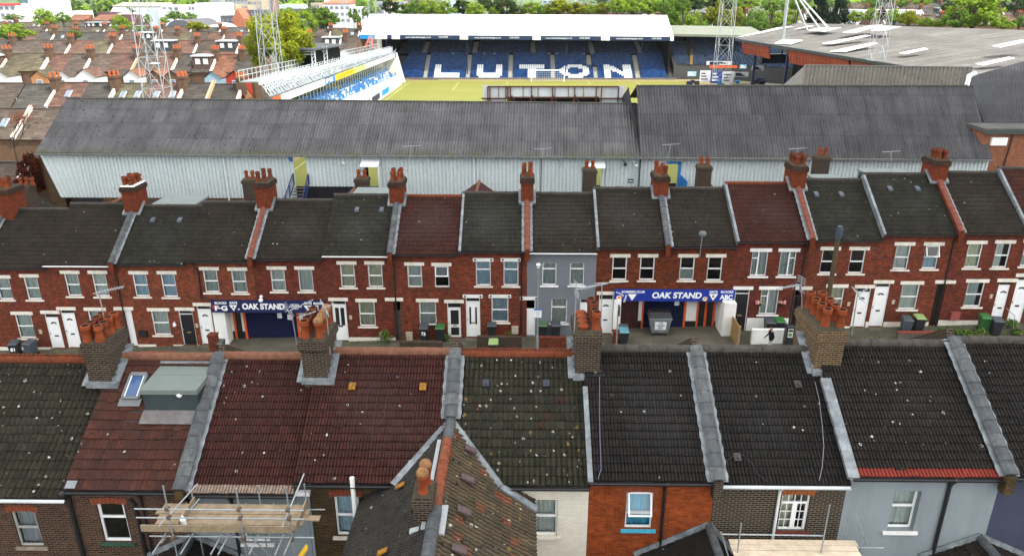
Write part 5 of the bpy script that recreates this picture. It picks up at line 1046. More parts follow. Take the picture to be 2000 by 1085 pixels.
# render wrap on the scaffolded house
h = N[2]; xa = h['x1']; xb = at_y(610, 1010, YW1).x; b = MB(); b.box(xa, xb, YW1-.05, YW1+.002, 1, h['ze']-.15); b.build('render_return', M_LGREY, h['r']); b = MB(); b.box(xa, xb+.05, YW1-.16, YW1+.02, h['ze']-.148, h['ze']-.02); b.build('verge_cap', M_WHITE, h['r'])
# ---- outrigger between the two middle houses
zq = roofpt(3, 886, 822); XO = XN[4]; zO = zq.z; yO = zq.y+.1; zE = 5.7; hw = 2.73; yF = 8.5
r = N[4]['r']; t = MB(); NT_ = 38
tile_roof(t, (XO+hw, yF, zE), (XO+hw, yO+.0, zE), (XO, yF, zO), (XO, yO, zO), NT_, 11, ROLL, .03, seed=51)
slab(t, (XO+hw, yF, zE), (XO+hw, yO-1.9, zE), (XO, yF, zO), (XO, yO-1.9, zO), .1, 1); t.build('outrigger_roof', [T_OUT, M_BLACK], r)
t = MB(); tile_roof(t, (XO-hw, yO, zE), (XO-hw, yF, zE), (XO, yO, zO), (XO, yF, zO), NT_, 14, RIB, .026, seed=52); slab(t, (XO-hw, yO-1.9, zE), (XO-hw, yF, zE), (XO, yO-1.9, zO), (XO, yF, zO), .1, 1)
lr = t.build('outrigger_roof', [T_OUTL, M_BLACK], N[3]['r'])
b = MB(); b.quad((XO+hw-.2, yF, 0), (XO+hw-.2, YW1, 0), (XO+hw-.2, YW1, zE-.05), (XO+hw-.2, yF, zE-.05)); b.quad((XO-hw+.2, yF, 0), (XO-hw+.2, yF, zE-.05), (XO-hw+.2, YW1, zE-.05), (XO-hw+.2, YW1, 0)); b.quad((XO-hw+.2, yF+.2, 0), (XO+hw-.2, yF+.2, 0), (XO+hw-.2, yF+.2, zE-.05), (XO, yF+.2, zO-.15), (XO-hw+.2, yF+.2, zE-.05)); b.build('outrigger_wall', B_YEL, r)
k = MB(); y1 = at_z(848, 995, zO).y; y2 = at_z(880, 862, zO).y
ridge_tiles(k, (XO, yF, zO+.03), (XO, y1, zO+.03), .17, .46, 0, 5); k.build('ridge_tiles', M_COPE, r); k = MB(); kk = MB(); ridge_tiles(kk, (XO, y1, zO+.04), (XO, y2, zO+.04), .15, .40, 0, 6); ridge_tiles(k, (XO, y2, zO+.03), (XO, yO+.2, zO+.05), .16, .42, 0, 7)
k.build('ridge_tiles', M_COPE, r); kk.build('ridge_tiles', plain('orange ridge clay', (.17, .05, .025), .85, .4, 4, dirt=(.10, .075, .055), dirt_amt=.75), r)
f = MB()
for sx, i in ((1, 4), (-1, 3)):
    h = N[i]; dx = (zO-h['ze'])/((zO-zE)/hw); A = V((XO, yO-.05, zO+.05)); B = V((XO+sx*dx, YE1-.1, h['ze']+.06)); f.bar(A, B, .20, .05, up=(0, -.3, 1))
    if sx > 0: C = V((XO+hw+.05, YE1-.35, zE+.12)); f.bar(B, C, .25, .07)
f.build('valley_flashing', M_LEAD, r)
f = MB(); f.bar((XO-.28, y1-.6, zO-.14), (XO-.28, y2+.3, zO-.14), .12, .05); f.bar((XO+.17, y1-.9, zO-.05), (XO+.17, y1+.25, zO-.05), .3, .05); f.build('ridge_flashing', plain('pale lead', (0.294, 0.322, 0.336), .6, .2), r)
nl = V((-(zO-zE), 0, hw)).normalized(); nr_ = V(((zO-zE), 0, hw)).normalized()
for px, py in ((919, 878), (912, 935), (905, 998), (895, 1073)):
    p = at_plane(px, py, V((XO, 0, zO))+nr_*.1, nr_); b = MB(); s = V((hw, 0, -(zO-zE))).normalized(); e = V((0, .12, 0)); u = s*.2; b.hexa([p-e-u, p+e-u, p+e+u, p-e+u, p-e-u+nr_*.03, p+e-u+nr_*.03, p+e+u+nr_*.10, p-e+u+nr_*.10]); b.build('vent_tile', M_PURP, r)
for px, py in ((782, 948), (748, 1077)):
    p = at_plane(px, py, V((XO, 0, zO))+nl*.06, nl); b = MB(); s = V((-hw, 0, -(zO-zE))).normalized(); e = V((0, .09, 0)); u = s*.15; b.hexa([p-e-u, p-e+u, p+e+u, p+e-u, p-e-u+nl*.03, p-e+u+nl*.06, p+e+u+nl*.06, p+e-u+nl*.03]); b.build('vent_tile', M_OCH, N[3]['r'])
p = at_plane(810, 1032, V((XO, 0, zO)), nl); Y0 = p.y; X0 = at_y(803, 985, Y0).x; X1 = at_y(843, 985, Y0).x; zt = at_y(822, 972, Y0).z
chimney(N[3]['r'], X0+.06, X1, Y0, Y0+.75, p.z-.6, zt, B_SOOT, [((X0+X1)/2+.04, Y0+.18, 'dome', M_TERRA, 1.05), ((X0+X1)/2+.07, Y0+.55, 'dome', M_TERRA, 1.05)], corbel=.8)
f = MB(); f.bar(p+V((-.12, -.08, -.02)), V((X1-.1, Y0-.08, zO-.2)), .18, .06); f.build('flashing', plain('pale lead', 0), N[3]['r'])
# ---- rear extension roofs along the bottom edge
def ext(i, apex, left, right, tm, wall, yF=12.0, dx=None):
    A = at_y(*apex, YW1-.05); L = at_y(*left, YW1-.05); r = N[i]['r']; Rz = L.z; Rx = 2*A.x-L.x if right is None else at_y(*right, YW1-.05).x
    nt = int((YW1-yF)/.3); nc = max(3, int((A-L).length/.27)); t = MB()
    tile_roof(t, (L.x, YW1-.02, L.z), (L.x, yF, L.z), (A.x, YW1-.02, A.z), (A.x, yF, A.z), nt, nc, FLATT, .03, seed=i+70); tile_roof(t, (Rx, yF, Rz), (Rx, YW1-.02, Rz), (A.x, yF, A.z), (A.x, YW1-.02, A.z), nt, nc, FLATT, .03, seed=i+71)
    t.build('extension_roof', [tm], r); k = MB(); ridge_tiles(k, (A.x, yF, A.z+.03), (A.x, YW1-.02, A.z+.03), .13, .45, 0, i); k.build('ridge_tiles', M_COPE, r)
    f = MB(); f.bar(A+V((0, -.02, .09)), L+V((0, -.02, .09)), .2, .05, up=(0, -1, .2)); f.bar(A+V((0, -.02, .09)), V((Rx, YW1-.07, Rz+.09)), .2, .05, up=(0, -1, .2)); f.build('flashing', M_LEAD, r)
    w_ = MB(); w_.box(L.x+.15, Rx-.15, yF+.3, YW1-.1, 0, Rz-.12); w_.build('extension_wall', wall, r)
ext(5, (1384, 1027), (1238, 1086), (1440, 1052), T_BLK, B_ORAN); ext(7, (1913, 1050), (1795, 1089), None, T_BLK2, M_LGREY); ext(1, (376, 1049), (290, 1088), None, T_BLK2, B_BROWN, 14)
# ================================================================== scaffolds
def scaffold(lab, loc): return thing('scaffold', lab, 'scaffold', loc, 'scaffolds behind the near row')
YO_, YI_ = 17.2, 18.55; M_RUSTC = plain('rusty coupler', (.12, .08, .06), .7, .4, 8)
sc = scaffold('steel tube scaffold with timber boards against the grey rendered house at lower left', (-8, 18, 0))
def spole(a, c, r=.022, name='pole'): b = MB(); b.tube(a, c, r, 8); return b.build(name, M_STEEL, sc)
zd = at_y(440, 1043, YO_).z; zr1 = at_y(430, 992, YO_).z; zr2 = at_y(430, 1009, YO_).z
for px, py, yt in ((331, 1010, 948), (470, 1010, 953), (565, 1000, 950)): x = at_y(px, py, YO_).x; spole((x, YO_, .1), (x, YO_, at_y(px, yt, YO_).z)); spole((x+.05, YI_, .1), (x+.05, YI_, at_y(px, yt, YO_).z-.9))
x0, x1 = at_y(266, 1000, YO_).x, at_y(594, 990, YO_).x
for z in (zr1, zr2): spole((x0, YO_-.05, z), (x1, YO_-.05, z), name='rail')
x0, x1 = at_y(290, 1046, YO_).x, at_y(612, 1046, YO_).x; spole((x0, YO_+.05, zd-.12), (x1, YO_+.05, zd-.12), name='ledger'); spole((x0, YI_-.05, zd-.12), (x1, YI_-.05, zd-.12), name='ledger')
for px in (322, 375, 432, 446, 504, 553, 570): x = at_y(px, 1050, YO_).x; spole((x, YO_-.75, zd-.06), (x, YI_+.15, zd-.06), name='transom')
def board(x0, x1, y, z, w=.225, t=.04, vert=False, rz=0): b = MB(); (b.box(x0, x1, y, y+t, z, z+w) if vert else b.box(x0, x1, y, y+w, z, z+t)); return b.build('board', M_BOARD, sc)
xl, xr = at_y(300, 1030, YO_).x, at_y(575, 1030, YO_).x
for k in range(5): board(xl-.25+rnd.uniform(-.15, .1), xr+rnd.uniform(-.1, .25)+(.6 if k == 2 else 0), YO_+.12+.245*k, zd+.01*(k % 2))
board(xl-.4, xr-.1, YO_+.03, zd+.05, vert=True)
for px, z1 in ((331, 1), (565, 1)): x = at_y(px, 1010, YO_).x; b = MB(); b.bar((x+.1, YO_+.1, zd+.16), (x+.1, YI_, zd+.16), .04, .225); b.build('board', M_BOARD, sc)
x = at_y(470, 1010, YO_).x
for q in ((x-.6, YO_+.1, zd+.35), (x-.15, YO_+.15, zd+.2)): spole(q, V(q)+V((.9, .1, -1.4)), .02, 'brace')
x = at_y(331, 1010, YO_).x; spole((x-.3, YO_-.1, zd+.35), (x+.28, YI_, zd+.75), name='brace'); spole((x-.35, YO_-.1, zd-.25), (x+.25, YI_, zd+.2), name='brace')
x = at_y(562, 1010, YO_).x; spole((x-.12, YO_-.2, zd+.45), (x+.15, YI_, zd+1.15), name='brace')
for px in (331, 470, 565):
    for z in (zr1, zr2, zd-.12): xx = at_y(px, 1010, YO_).x; b = MB(); b.box(xx-.05, xx+.05, YO_-.09, YO_+.04, z-.05, z+.05); b.build('coupler', M_RUSTC, sc)
b = MB(); p = V((at_y(345, 1020, YO_).x, YO_+.35, zd+.06)); b.lathe([(.09, 0), (.09, .2), (.03, .26), (.03, .3)], p, 10); tag(b.build('bottle', M_WHITE, None), 'white plastic bottle standing on the scaffold boards', 'bottle')
b = MB(); p = at_y(590, 1078, 17.0); b.bar(p+V((-.2, 0, -.35)), p+V((.12, .1, .12)), .22, .05); b.build('bright_sign', plain('yellow sign board', (.72, .42, .02), .5, .1), sc)
sc = scaffold('steel scaffold with pale new boards below the small-paned window at lower right', (9, 17, 0))
zd = at_y(1540, 1056, 18.4).z; xl, xr = at_y(1420, 1056, 18.4).x, at_y(1668, 1056, 18.4).x; M_BOARD0 = M_BOARD; M_BOARD = plain('pale new board timber', (.60, .50, .38), .85, .2, 4, dirt=(.35, .27, .18), dirt_amt=.5)
for k in range(6): board(xl+rnd.uniform(-.08, .05), xr+rnd.uniform(-.05, .1), 18.2-.245*k, zd+.006*(k % 2))
zr1 = at_y(1500, 1043, 17.9).z; spole((at_y(1407, 1040, 17.9).x, 17.9, zr1), (at_y(1610, 1046, 17.9).x, 17.9, zr1-.02), name='rail')
for px, py, yt, y in ((1446, 1035, 1021, 17.85), (1618, 1000, 985, 17.85), (1660, 1000, 996, 18.5)): x = at_y(px, py, y).x; spole((x, y, .1), (x, y, at_y(px, yt, y).z))
a = at_y(1671, 1004, 18.2); c = at_y(1695, 1068, 18.2); spole(a, c); a = at_y(1670, 1068, 18.2); c = at_y(1726, 1069, 18.2); spole(a, c, name='rail'); a = at_y(1685, 1050, 18.2); spole(a, (a.x, a.y, .1)); a = at_y(1408, 1038, 17.6); c = at_y(1422, 1084, 17.6); spole(a, c, name='brace')
M_BOARD = M_BOARD0
# ================================================================== aerials on the chimneys
def aerial(lab, base, top, a, c, n=9, el=.22, grid=False, extra=None, mast=.018):
    r = thing('tv_aerial', lab, 'aerial', base, 'rooftop aerials'); b = MB(); b.tube(base, top, mast, 6); b.build('mast', M_STEEL, r); b = MB(); a, c = V(a), V(c); b.tube(a, c, .012, 6); d = (c-a).normalized(); s = d.cross(V((0, 0, 1))).normalized()
    up = s.cross(d)
    for k in range(n): p = a.lerp(c, .15+.85*k/max(1, n-1)); l = el*(1-.35*k/n); b.tube(p-s*l, p+s*l, .008, 5); b.tube(p-up*l*.25, p+up*l*.25, .008, 5)
    if grid:
        for j in (-1, 1):
            for k in range(4): p = a+up*j*(.06+.07*k); b.tube(p-s*.22, p+s*.22, .008, 5)
        b.tube(a-up*.3, a+up*.3, .01, 5)
    b.build('antenna', M_STEEL, r); return r
Yc = (C1[2]+C1[3])/2+.3; aerial('long thin aerial on a mast above the leftmost near chimney', at_y(207, 640, Yc), at_y(193, 571, Yc), at_y(181, 573, Yc), at_y(240, 560, Yc+.2), 9)
Yc = C2[2]+.5; aerial('tall striped aerial mast on the chimney with domed pots', at_y(645, 692, Yc), at_y(636, 598, Yc), at_y(580, 620, Yc-.1), at_y(616, 608, Yc), 4, .1); aerial('short branch aerial on top of the chimney with domed pots', at_y(638, 612, Yc), at_y(636, 600, Yc), at_y(634, 601, Yc), at_y(652, 592, Yc+.1), 4, .1, True)
aerial('thin aerial leaning left of the chimney with domed pots', at_y(580, 672, Yc+.4), at_y(569, 608, Yc+.4), at_y(563, 607, Yc+.4), at_y(610, 586, Yc+.4), 7, .12, True)
Yc = C3[2]+.2; aerial('long grid aerial on a mast above the chimney with squat clay caps', at_y(1121, 655, Yc), at_y(1126, 563, Yc), at_y(1126, 565, Yc), at_y(1185, 553, Yc+.3), 12, .14, True); Yc += .6; aerial('thin whip aerial behind the tall pots of the squat-capped chimney', at_y(1173, 655, Yc), at_y(1176, 552, Yc), at_y(1162, 553, Yc), at_y(1212, 551, Yc), 10, .06)
Yc = C4[3]-.3; aerial('grid aerial on a bent mast behind the eight-pot chimney', at_y(1567, 612, Yc), at_y(1565, 556, Yc), at_y(1565, 555, Yc), at_y(1517, 564, Yc-.3), 10, .12, True); Yc = YR1+.2; aerial('black and white striped mast standing beside the eight-pot chimney', at_y(1663, 655, Yc), at_y(1676, 568, Yc), at_y(1676, 575, Yc), at_y(1696, 562, Yc), 5, .12, True)
# loose cables on the dark roofs
def cable(i, pts, lab, mat):
    b = MB(); q = [roofpt(i, x, y, .08) for x, y in pts]
    for u, v in zip(q, q[1:]): b.tube(u, v, .010, 4, cap=False)
    tag(b.build('loose_cable', mat, None), lab, 'cable', 'loose roof cables')
cable(6, [(1592, 745), (1600, 780), (1606, 830), (1609, 870), (1606, 910), (1600, 938)], 'thin pale cable hanging down the dark roof beside the lead gutter', plain('pale cable', (.22, .2, .24), .6)); cable(5, [(1171, 735), (1171, 800), (1172, 860), (1174, 915), (1168, 935)], 'thin lilac cable down the left edge of the dark roof', plain('lilac cable', (.16, .13, .22), .6)); cable(6, [(1420, 898), (1432, 890), (1452, 888), (1470, 905), (1480, 925), (1500, 940)], 'thin dark cable trailing past the vent tile near the gutter', M_BLACK)
# ================================================================== stadium
ZP = 2.05
def corr(mb, Pl, Pr, Ql, Qr, per=.15, amp=.03, rows=3, m=0, flat=False, off=0.0, v0=0.0):
    """corrugated sheet: ribs run from the P edge to the Q edge"""
    Pl, Pr, Ql, Qr = map(V, (Pl, Pr, Ql, Qr)); n = (Pr-Pl).cross(Ql-Pl).normalized(); W = (Pr-Pl).length; H = (Ql-Pl).length
    k = max(2, int(W/per)); fr = [(0, -1), (.2, -1), (.35, 1), (.8, 1), (.95, -1)] if flat else [(0, 0), (.25, 1), (.5, 0), (.75, -1)]
    us = [((i+f)/k, a) for i in range(k) for f, a in fr]+[(1.0, fr[0][1])]
    R_, U_ = [], []
    for r in range(rows+1):
        v = r/rows; R_.append([(Pl*(1-u)+Pr*u)*(1-v)+(Ql*(1-u)+Qr*u)*v+n*(amp*a+off) for u, a in us]); U_.append([(u*W, v0+v*H) for u, a in us])
    mb.grid(R_, m, U_); return mb
M_CORR = sheet('old grey corrugated roof sheet', (0.1313, 0.1286, 0.133), (0.09187, 0.091, 0.0945), streak=(0.03062, 0.03062, 0.0315), streak_amt=.55, spots=.35, moss=(0.0875, 0.09625, 0.03062), seam=2.6)
M_CORR2 = sheet('darker corrugated roof sheet', (0.093, 0.09226, 0.09672), (0.06324, 0.06324, 0.06845), streak=(0.02232, 0.02232, 0.02381), streak_amt=.6, spots=.4, seam=2.9)
M_CORR3 = sheet('weathered buff corrugated sheet', (0.161, 0.1505, 0.1295), (0.112, 0.105, 0.091), streak=(0.035, 0.0315, 0.028), streak_amt=.7, spots=.3, axis=(6, .25, 1))
M_CLAD = sheet('pale grey wall cladding', (0.551, 0.6131, 0.6175), (0.4959, 0.5604, 0.57), streak=(0.3031, 0.3448, 0.342), streak_amt=.25, spots=.02, rough=.5)
M_DKSHEET = sheet('dark slate grey sheet', (0.042, 0.042, 0.0462), (0.028, 0.028, 0.0322), streak=(0.077, 0.077, 0.084), streak_amt=.6, spots=.1, axis=(3, .1, 1))
OA, OB, OC, OD = at_y(68, 299, 57.6), at_y(1252, 308, 57.6), at_y(130, 192, 66.7), at_y(1243, 203, 66.7)
OE, OF, OG = at_y(1938, 311, 57.6), at_y(1243, 168, 66.7), at_y(1900, 168, 66.7)
oak = thing('corrugated_stand', 'long low stand with grey corrugated roof and pale ribbed cladding behind the terraced houses', 'stand', (0, 58, ZP))
b = MB(); corr(b, OA, OB+V((.5, 0, 0)), OC, OD+V((.5, 0, 0)), .240, .072, 3); b.build('roof', M_CORR, oak)
OB2 = V((OB.x+.02, OB.y, OB.z+.05)); b = MB(); corr(b, OB2, OE, OF, OG, .240, .072, 3); b.build('roof', M_CORR2, oak)
b = MB(); xj = OB.x; J = [(xj, 57.7, OB.z-.1), (xj, 66.7, OF.z-.05), (xj, 71.2, OF.z-1.6), (xj, 71.2, 5), (xj, 57.7, 5)]; b.quad(*J); b.build('gable_face', M_DKSHEET, oak)
b = MB()
for P, Q in ((OC, OD), (OF, OG)): b.bar(P+V((0, .05, .03)), Q+V((0, .05, .03)), .35, .10)
b.build('ridge_cap', plain('dark ridge capping', (.07, .068, .062), .9, .4, 2, dirt=(.12, .12, .06), dirt_amt=.5), oak)
b = MB(); front = 71.2
corr(b, OC, OD, V((OC.x, front, OC.z-1.6)), V((OD.x, front, OD.z-1.6)), .3, .03, 1); corr(b, OF, OG, V((OF.x, front, OF.z-1.6)), V((OG.x, front, OG.z-1.6)), .3, .03, 1); b.build('front_roof', M_CORR, oak)
YS2 = 58.0
def sx(px, py=335): return at_y(px, py, YS2).x
def szz(px, py): return at_y(px, py, YS2).z
zbl = szz(300, 386); zbm = szz(650, 364); ztop = lambda x: OA.z+(OE.z-OA.z)*(x-OA.x)/(OE.x-OA.x)-.12
holes = [(sx(575), sx(599), szz(587, 362), 99), (sx(713), sx(738), szz(725, 372), szz(725, 319)), (sx(1150), sx(1174), szz(1160, 364), szz(1160, 322)), (sx(1300), sx(1324), szz(1312, 360), szz(1312, 317))]
xl0 = sx(78, 310); xr0 = sx(1930, 325); b = MB()
def cl(x0, x1, z0): z0 = max(z0, 3); corr(b, (x0, YS2, z0), (x1, YS2, z0), (x0, YS2, ztop(x0)), (x1, YS2, ztop(x1)), .30, .042, 2, 0, True)
xd = sx(118, 383); corr(b, (xd, YS2, zbl), (xl0+3.2, YS2, zbl), (xl0, YS2, ztop(xl0)), (xl0+3.2, YS2, ztop(xl0)), .28, .035, 1, 0, True)
segs = [(xl0+3.2, holes[0][0], zbl), (holes[0][1], holes[1][0], zbm), (holes[1][1], holes[2][0], zbl), (holes[2][1], holes[3][0], zbl), (holes[3][1], xr0, zbl)]
for s in segs: cl(*s)
for h in holes[1:]: cl(h[0], h[1], h[3])
b.build('cladding', M_CLAD, oak)
b = MB()
for x0, x1, z0, m in ((xl0+2.4, holes[0][0], zbl, 0), (holes[0][0], holes[1][0], zbm-.05, 1), (holes[1][0], holes[2][0], zbl, 0), (holes[2][0], xr0, zbl, 0)): b.box(x0, x1, YS2+.04, YS2+.24, 0, z0-.01 if m == 0 else z0, m)
for h in holes[1:]: b.box(h[0], h[1], YS2+.26, YS2+.4, 0, h[2], 1)
b.build('base_wall', [brick('stand base brick', (.16, .07, .035), (.09, .045, .03), (.13, .10, .07), dark_amt=.6), plain('black painted brick', (.018, .018, .022), .8, .3, 8, bump=.02)], oak)
b = MB(); b.box(sx(140, 386), sx(200, 386), YS2-.05, YS2+.02, zbl-.7, zbl-.02); b.build('base_window', M_BLACK, oak)
b = MB()
for i in range(8): x = sx(325, 386)+(sx(395, 386)-sx(325, 386))*i/8; b.box(x, x+.85*(sx(395, 386)-sx(325, 386))/8, YS2-.02, YS2+.05, zbl-.55, zbl-.05)
b.build('base_window', M_BLACK, oak)
b = MB(); b.bar(OA+V((0, -.07, -.08)), OE+V((0, -.07, -.08)), .16, .14); b.build('gutter', plain('grey gutter', (.12, .13, .13), .7, .3), oak)
for px in (440, 926): x = sx(px, 330); pipe(oak, [(x, 57.9, ztop(x)), (x, 57.9, zbl-.8)], .075, M_ALU)
x = sx(1057, 330); pipe(oak, [(x, 57.9, ztop(x)), (x, 57.9, zbl)], .03, M_BLACK)
# interior: rake, inner wall, roof posts
b = MB(); zz = lambda y: 5.6-(y-59)*.36
for k in range(12):
    y = 59+.95*k; b.box(xl0+1, xr0, y, y+.95, .5, zz(y))
b.build('terrace', M_CONC, oak)
for x in range(-34, 40, 9): b = MB(); b.box(x-.1, x+.1, 70.7, 70.9, 2, 10.3); b.build('roof_post', M_NAVY, oak)
b = MB(); b.quad((xl0, YS2, 0), (xl0, YS2, ztop(xl0)), (OC.x+.6, 66.7, OC.z-.2), (OC.x+.6, 71, OC.z-1.7), (OC.x+.6, 71, 0)); b.build('end_wall', B_RED2, oak); b = MB(); b.quad((xr0, YS2, 0), (OG.x-.6, 71, 0), (OG.x-.6, 71, OG.z-1.7), (OG.x-.6, 66.7, OG.z-.2), (xr0, YS2, ztop(xr0))); b.build('end_wall', B_RED2, oak)
# left diagonal end: brick stair wall with steel gate
b = MB(); b.quad((xl0-.1, YS2+.1, 1), (xd+.3, YS2+.1, 1), (xd+.3, YS2+.1, zbl), (xl0-.1, YS2+.1, ztop(xl0))); b.build('stair_wall', B_YEL, oak)
# entrance canopies
for i, (h, cw) in enumerate(((holes[1], 1.0), (holes[2], .9))):
    b = MB(); x0, x1, z0, z1 = h[0]-.18, h[1]+.25, h[2], h[3]
    b.hexa([(x0, YS2-cw, z1-.1), (x1, YS2-cw, z1-.1), (x1, YS2, z1+.35), (x0, YS2, z1+.35), (x0, YS2-cw, z1-.04), (x1, YS2-cw, z1-.04), (x1, YS2, z1+.41), (x0, YS2, z1+.41)])
    b.box(x1-.05, x1, YS2-cw, YS2-.05, z0-.6, z1-.1) if i == 0 else b.box(x1-.04, x1, YS2-cw, YS2-.9, z0, z1)
    b.build('canopy', [M_ALU], oak); b = MB(); b.box(h[0]-.02, h[0]+.02, YS2-.02, YS2+1.2, z0, z1); b.build('door_leaf', M_DARK, oak)
M_MBL = plain('mid blue paint', (.03, .16, .42), .5, .2); h = holes[3]; b = MB(); b.box(h[0], h[1]+.2, YS2-.08, YS2+.02, h[3]-.12, h[3]+.08); b.box(h[1], h[1]+.22, YS2-.08, YS2+.1, h[2]-.3, h[3]); b.hexa([(h[1]+.22, YS2-.06, h[2]-.4), (h[1]+.55, YS2-1.1, h[2]-.6), (h[1]+.6, YS2-1.1, h[2]-.6), (h[1]+.27, YS2-.06, h[2]-.4), (h[1]+.22, YS2-.06, h[3]-1.0), (h[1]+.55, YS2-1.1, h[2]+.5), (h[1]+.6, YS2-1.1, h[2]+.5), (h[1]+.27, YS2-.06, h[3]-1.0)]); b.build('door_frame', M_MBL, oak)
h = holes[0]; b = MB(); b.box(h[0]-.3, h[0]-.03, YS2-.06, YS2-.03, ztop(h[0])-.5, ztop(h[0])-.15); b.build('sign', M_MBL, oak)
b = MB(); p = at_y(1232, 353, YS2-.06); b.box(p.x-.22, p.x+.22, YS2-.08, YS2-.05, p.z-.15, p.z+.15, 0); b.box(p.x-.15, p.x+.15, YS2-.085, YS2-.08, p.z-.05, p.z+.03, 1); b.build('sign', [M_NAVY, M_LET], oak)
for px, py, lab in ((671, 318, 'white floodlight on a bracket between the two stand doorways'), (1243, 323, 'small grey lamp on the cladding left of the blue doorway'), (1221, 318, 'dark flat floodlight high on the stand cladding')):
    p = at_y(px, py, YS2-.35); b = MB(); b.tube(p, p+V((0, -.18, -.12)), .11, 10, 0, .15); b.bar(p, (p.x-.3, YS2-.03, p.z+.25), .04); tag(b.build('wall_light', M_ALU if px != 1221 else M_COPE, None), lab, 'wall light')
# blue steps up to the left doorway
h = holes[0]; st = thing('steel_staircase', 'dark blue steel steps with mesh railings climbing to the left doorway of the stand', 'stairs', ((h[0]+h[1])/2, 56.5, 2.2)); b = MB()
for k in range(9): y = YS2-.1-.30*k; z = h[2]-.15-.19*k; b.box(h[0]-.05, h[1]+.05, y-.28, y, z-.05, z)
b.build('steps', M_CONC, st)
for x in (h[0]-.1, h[1]+.12):
    b = MB(); A = V((x, YS2-.1, h[2])); B = V((x-.25 if x < h[1] else x, YS2-2.8, h[2]-1.9)); b.bar(A+V((0, 0, 1)), B+V((0, 0, 1.1)), .06); b.bar(A+V((0, 0, .1)), B+V((0, 0, .1)), .06)
    for k in range(12): p = A.lerp(B, k/11); b.bar(p+V((0, 0, .1)), p+V((0, 0, 1.0)), .03 if k % 4 else .08)
    b.build('railing', plain('dark blue railing', (.012, .025, .11), .5, .1), st)
b = MB(); b.box(h[0]-.4, h[1]+.4, 53.4, 55.2, 1.9, h[2]-1.75); b.build('landing', M_NAVY, st)
# hoarding on the front edge of the roof
hd = thing('roof_hoarding', 'back of a white panelled hoarding on a rusty frame standing above the stand ridge', 'hoarding', (2, 70.5, 9)); YH = 70.4
px_l = lambda px, py: at_y(px, py, YH)
b = MB()
M_RUST = plain('rusty steel', (.10, .045, .03), .85, .4, 5); M_PANB = plain('pale panel backs', (.50, .53, .54), .7, .15, 1.0, dirt=(.36, .38, .38), dirt_amt=.5)
for a, c, yt, yb in ((943, 987, 167, 206), (987, 1172, 169, 191), (1172, 1220, 168, 206)):
    xa, xb, zt, zb = px_l(a, 185).x, px_l(c, 185).x, px_l(a, yt).z, px_l(a, yb).z; n = max(1, int((xb-xa)/1.4))
    for k in range(n): b.box(xa+(xb-xa)*k/n+.02, xa+(xb-xa)*(k+1)/n-.02, YH, YH+.06, zb, zt)
b.build('panels', M_PANB, hd); b = MB(); ya = YH-.15
for px in (953, 957, 988, 992, 997, 1038, 1079, 1122, 1164, 1174, 1207): x = px_l(px, 185).x; b.box(x-.05, x+.05, ya-.06, ya+.04, 9.5, px_l(px, 169).z)
for px in (974, 1022, 1051, 1084, 1110, 1140): x = px_l(px, 185).x; b.box(x-.02, x+.02, ya+.05, ya+.14, px_l(px, 190).z, px_l(px, 169).z)
for y_, a, c in ((169, 953, 1208), (190, 990, 1170), (192, 940, 990), (192, 1170, 1222)): p, q = px_l(a, y_), px_l(c, y_); b.bar((p.x, ya, p.z), (q.x, ya, q.z), .12)
for px in (1000, 1040, 1081, 1124): p = px_l(px, 186); b.bar((p.x, ya, p.z), (p.x+.8, ya-.9, p.z-1.6), .05); b.bar((p.x, ya, p.z), (p.x-.8, ya-.3, p.z-1.6), .05)
b.build('frame', M_RUST, hd); b = MB(); p, q = px_l(990, 191), px_l(1172, 206); b.box(p.x, q.x, YH+.3, YH+.4, q.z-.4, p.z); b.build('dark_backing', M_DARK, hd)
# buff upper wall, dark hip and neighbours on the right
up = thing('upper_wall', 'buff ribbed upper wall standing above the right end of the corrugated roof', 'wall', (32, 68, 13)); b = MB()
UA, UB, UC, UD = at_y(1530, 166, 67.2), at_y(1892, 169, 67.2), at_y(1571, 129, 69.5), at_y(1899, 133, 69.5); b.bar(UC+V((0, .1, .05)), UD+V((0, .1, .05)), .3, .12, 1)
corr(b, UA+V((1.6, 0, 0)), UB, UC, UD, .34, .08, 1); b.quad(UA, UA+V((1.6, 0, 0)), UC, m=1); b.quad(UC, UD, V((UD.x, 71, 10)), V((UC.x, 71, 10)), m=1); b.build('sheeting', [M_CORR3, plain('grey board', (.14, .135, .125), .9, .2)], up)
p1, p2 = at_y(1888, 168, 66.6), at_y(1893, 148, 67.5); pipe(up, [p1, p2, at_y(1903, 144, 68), at_y(1906, 143, 68)], .2, M_ALU)
mains = thing('main_stand', 'wide stand with a grey sheet roof, white rooflights and red banners at right', 'stand', (52, 120, ZP))
RA, RB, RC, RD_ = V((43, 156.5, 12.3)), V((49.3, 84, 12.1)), V((98, 113, 15.0)), V((58.7, 166.8, 15.0))
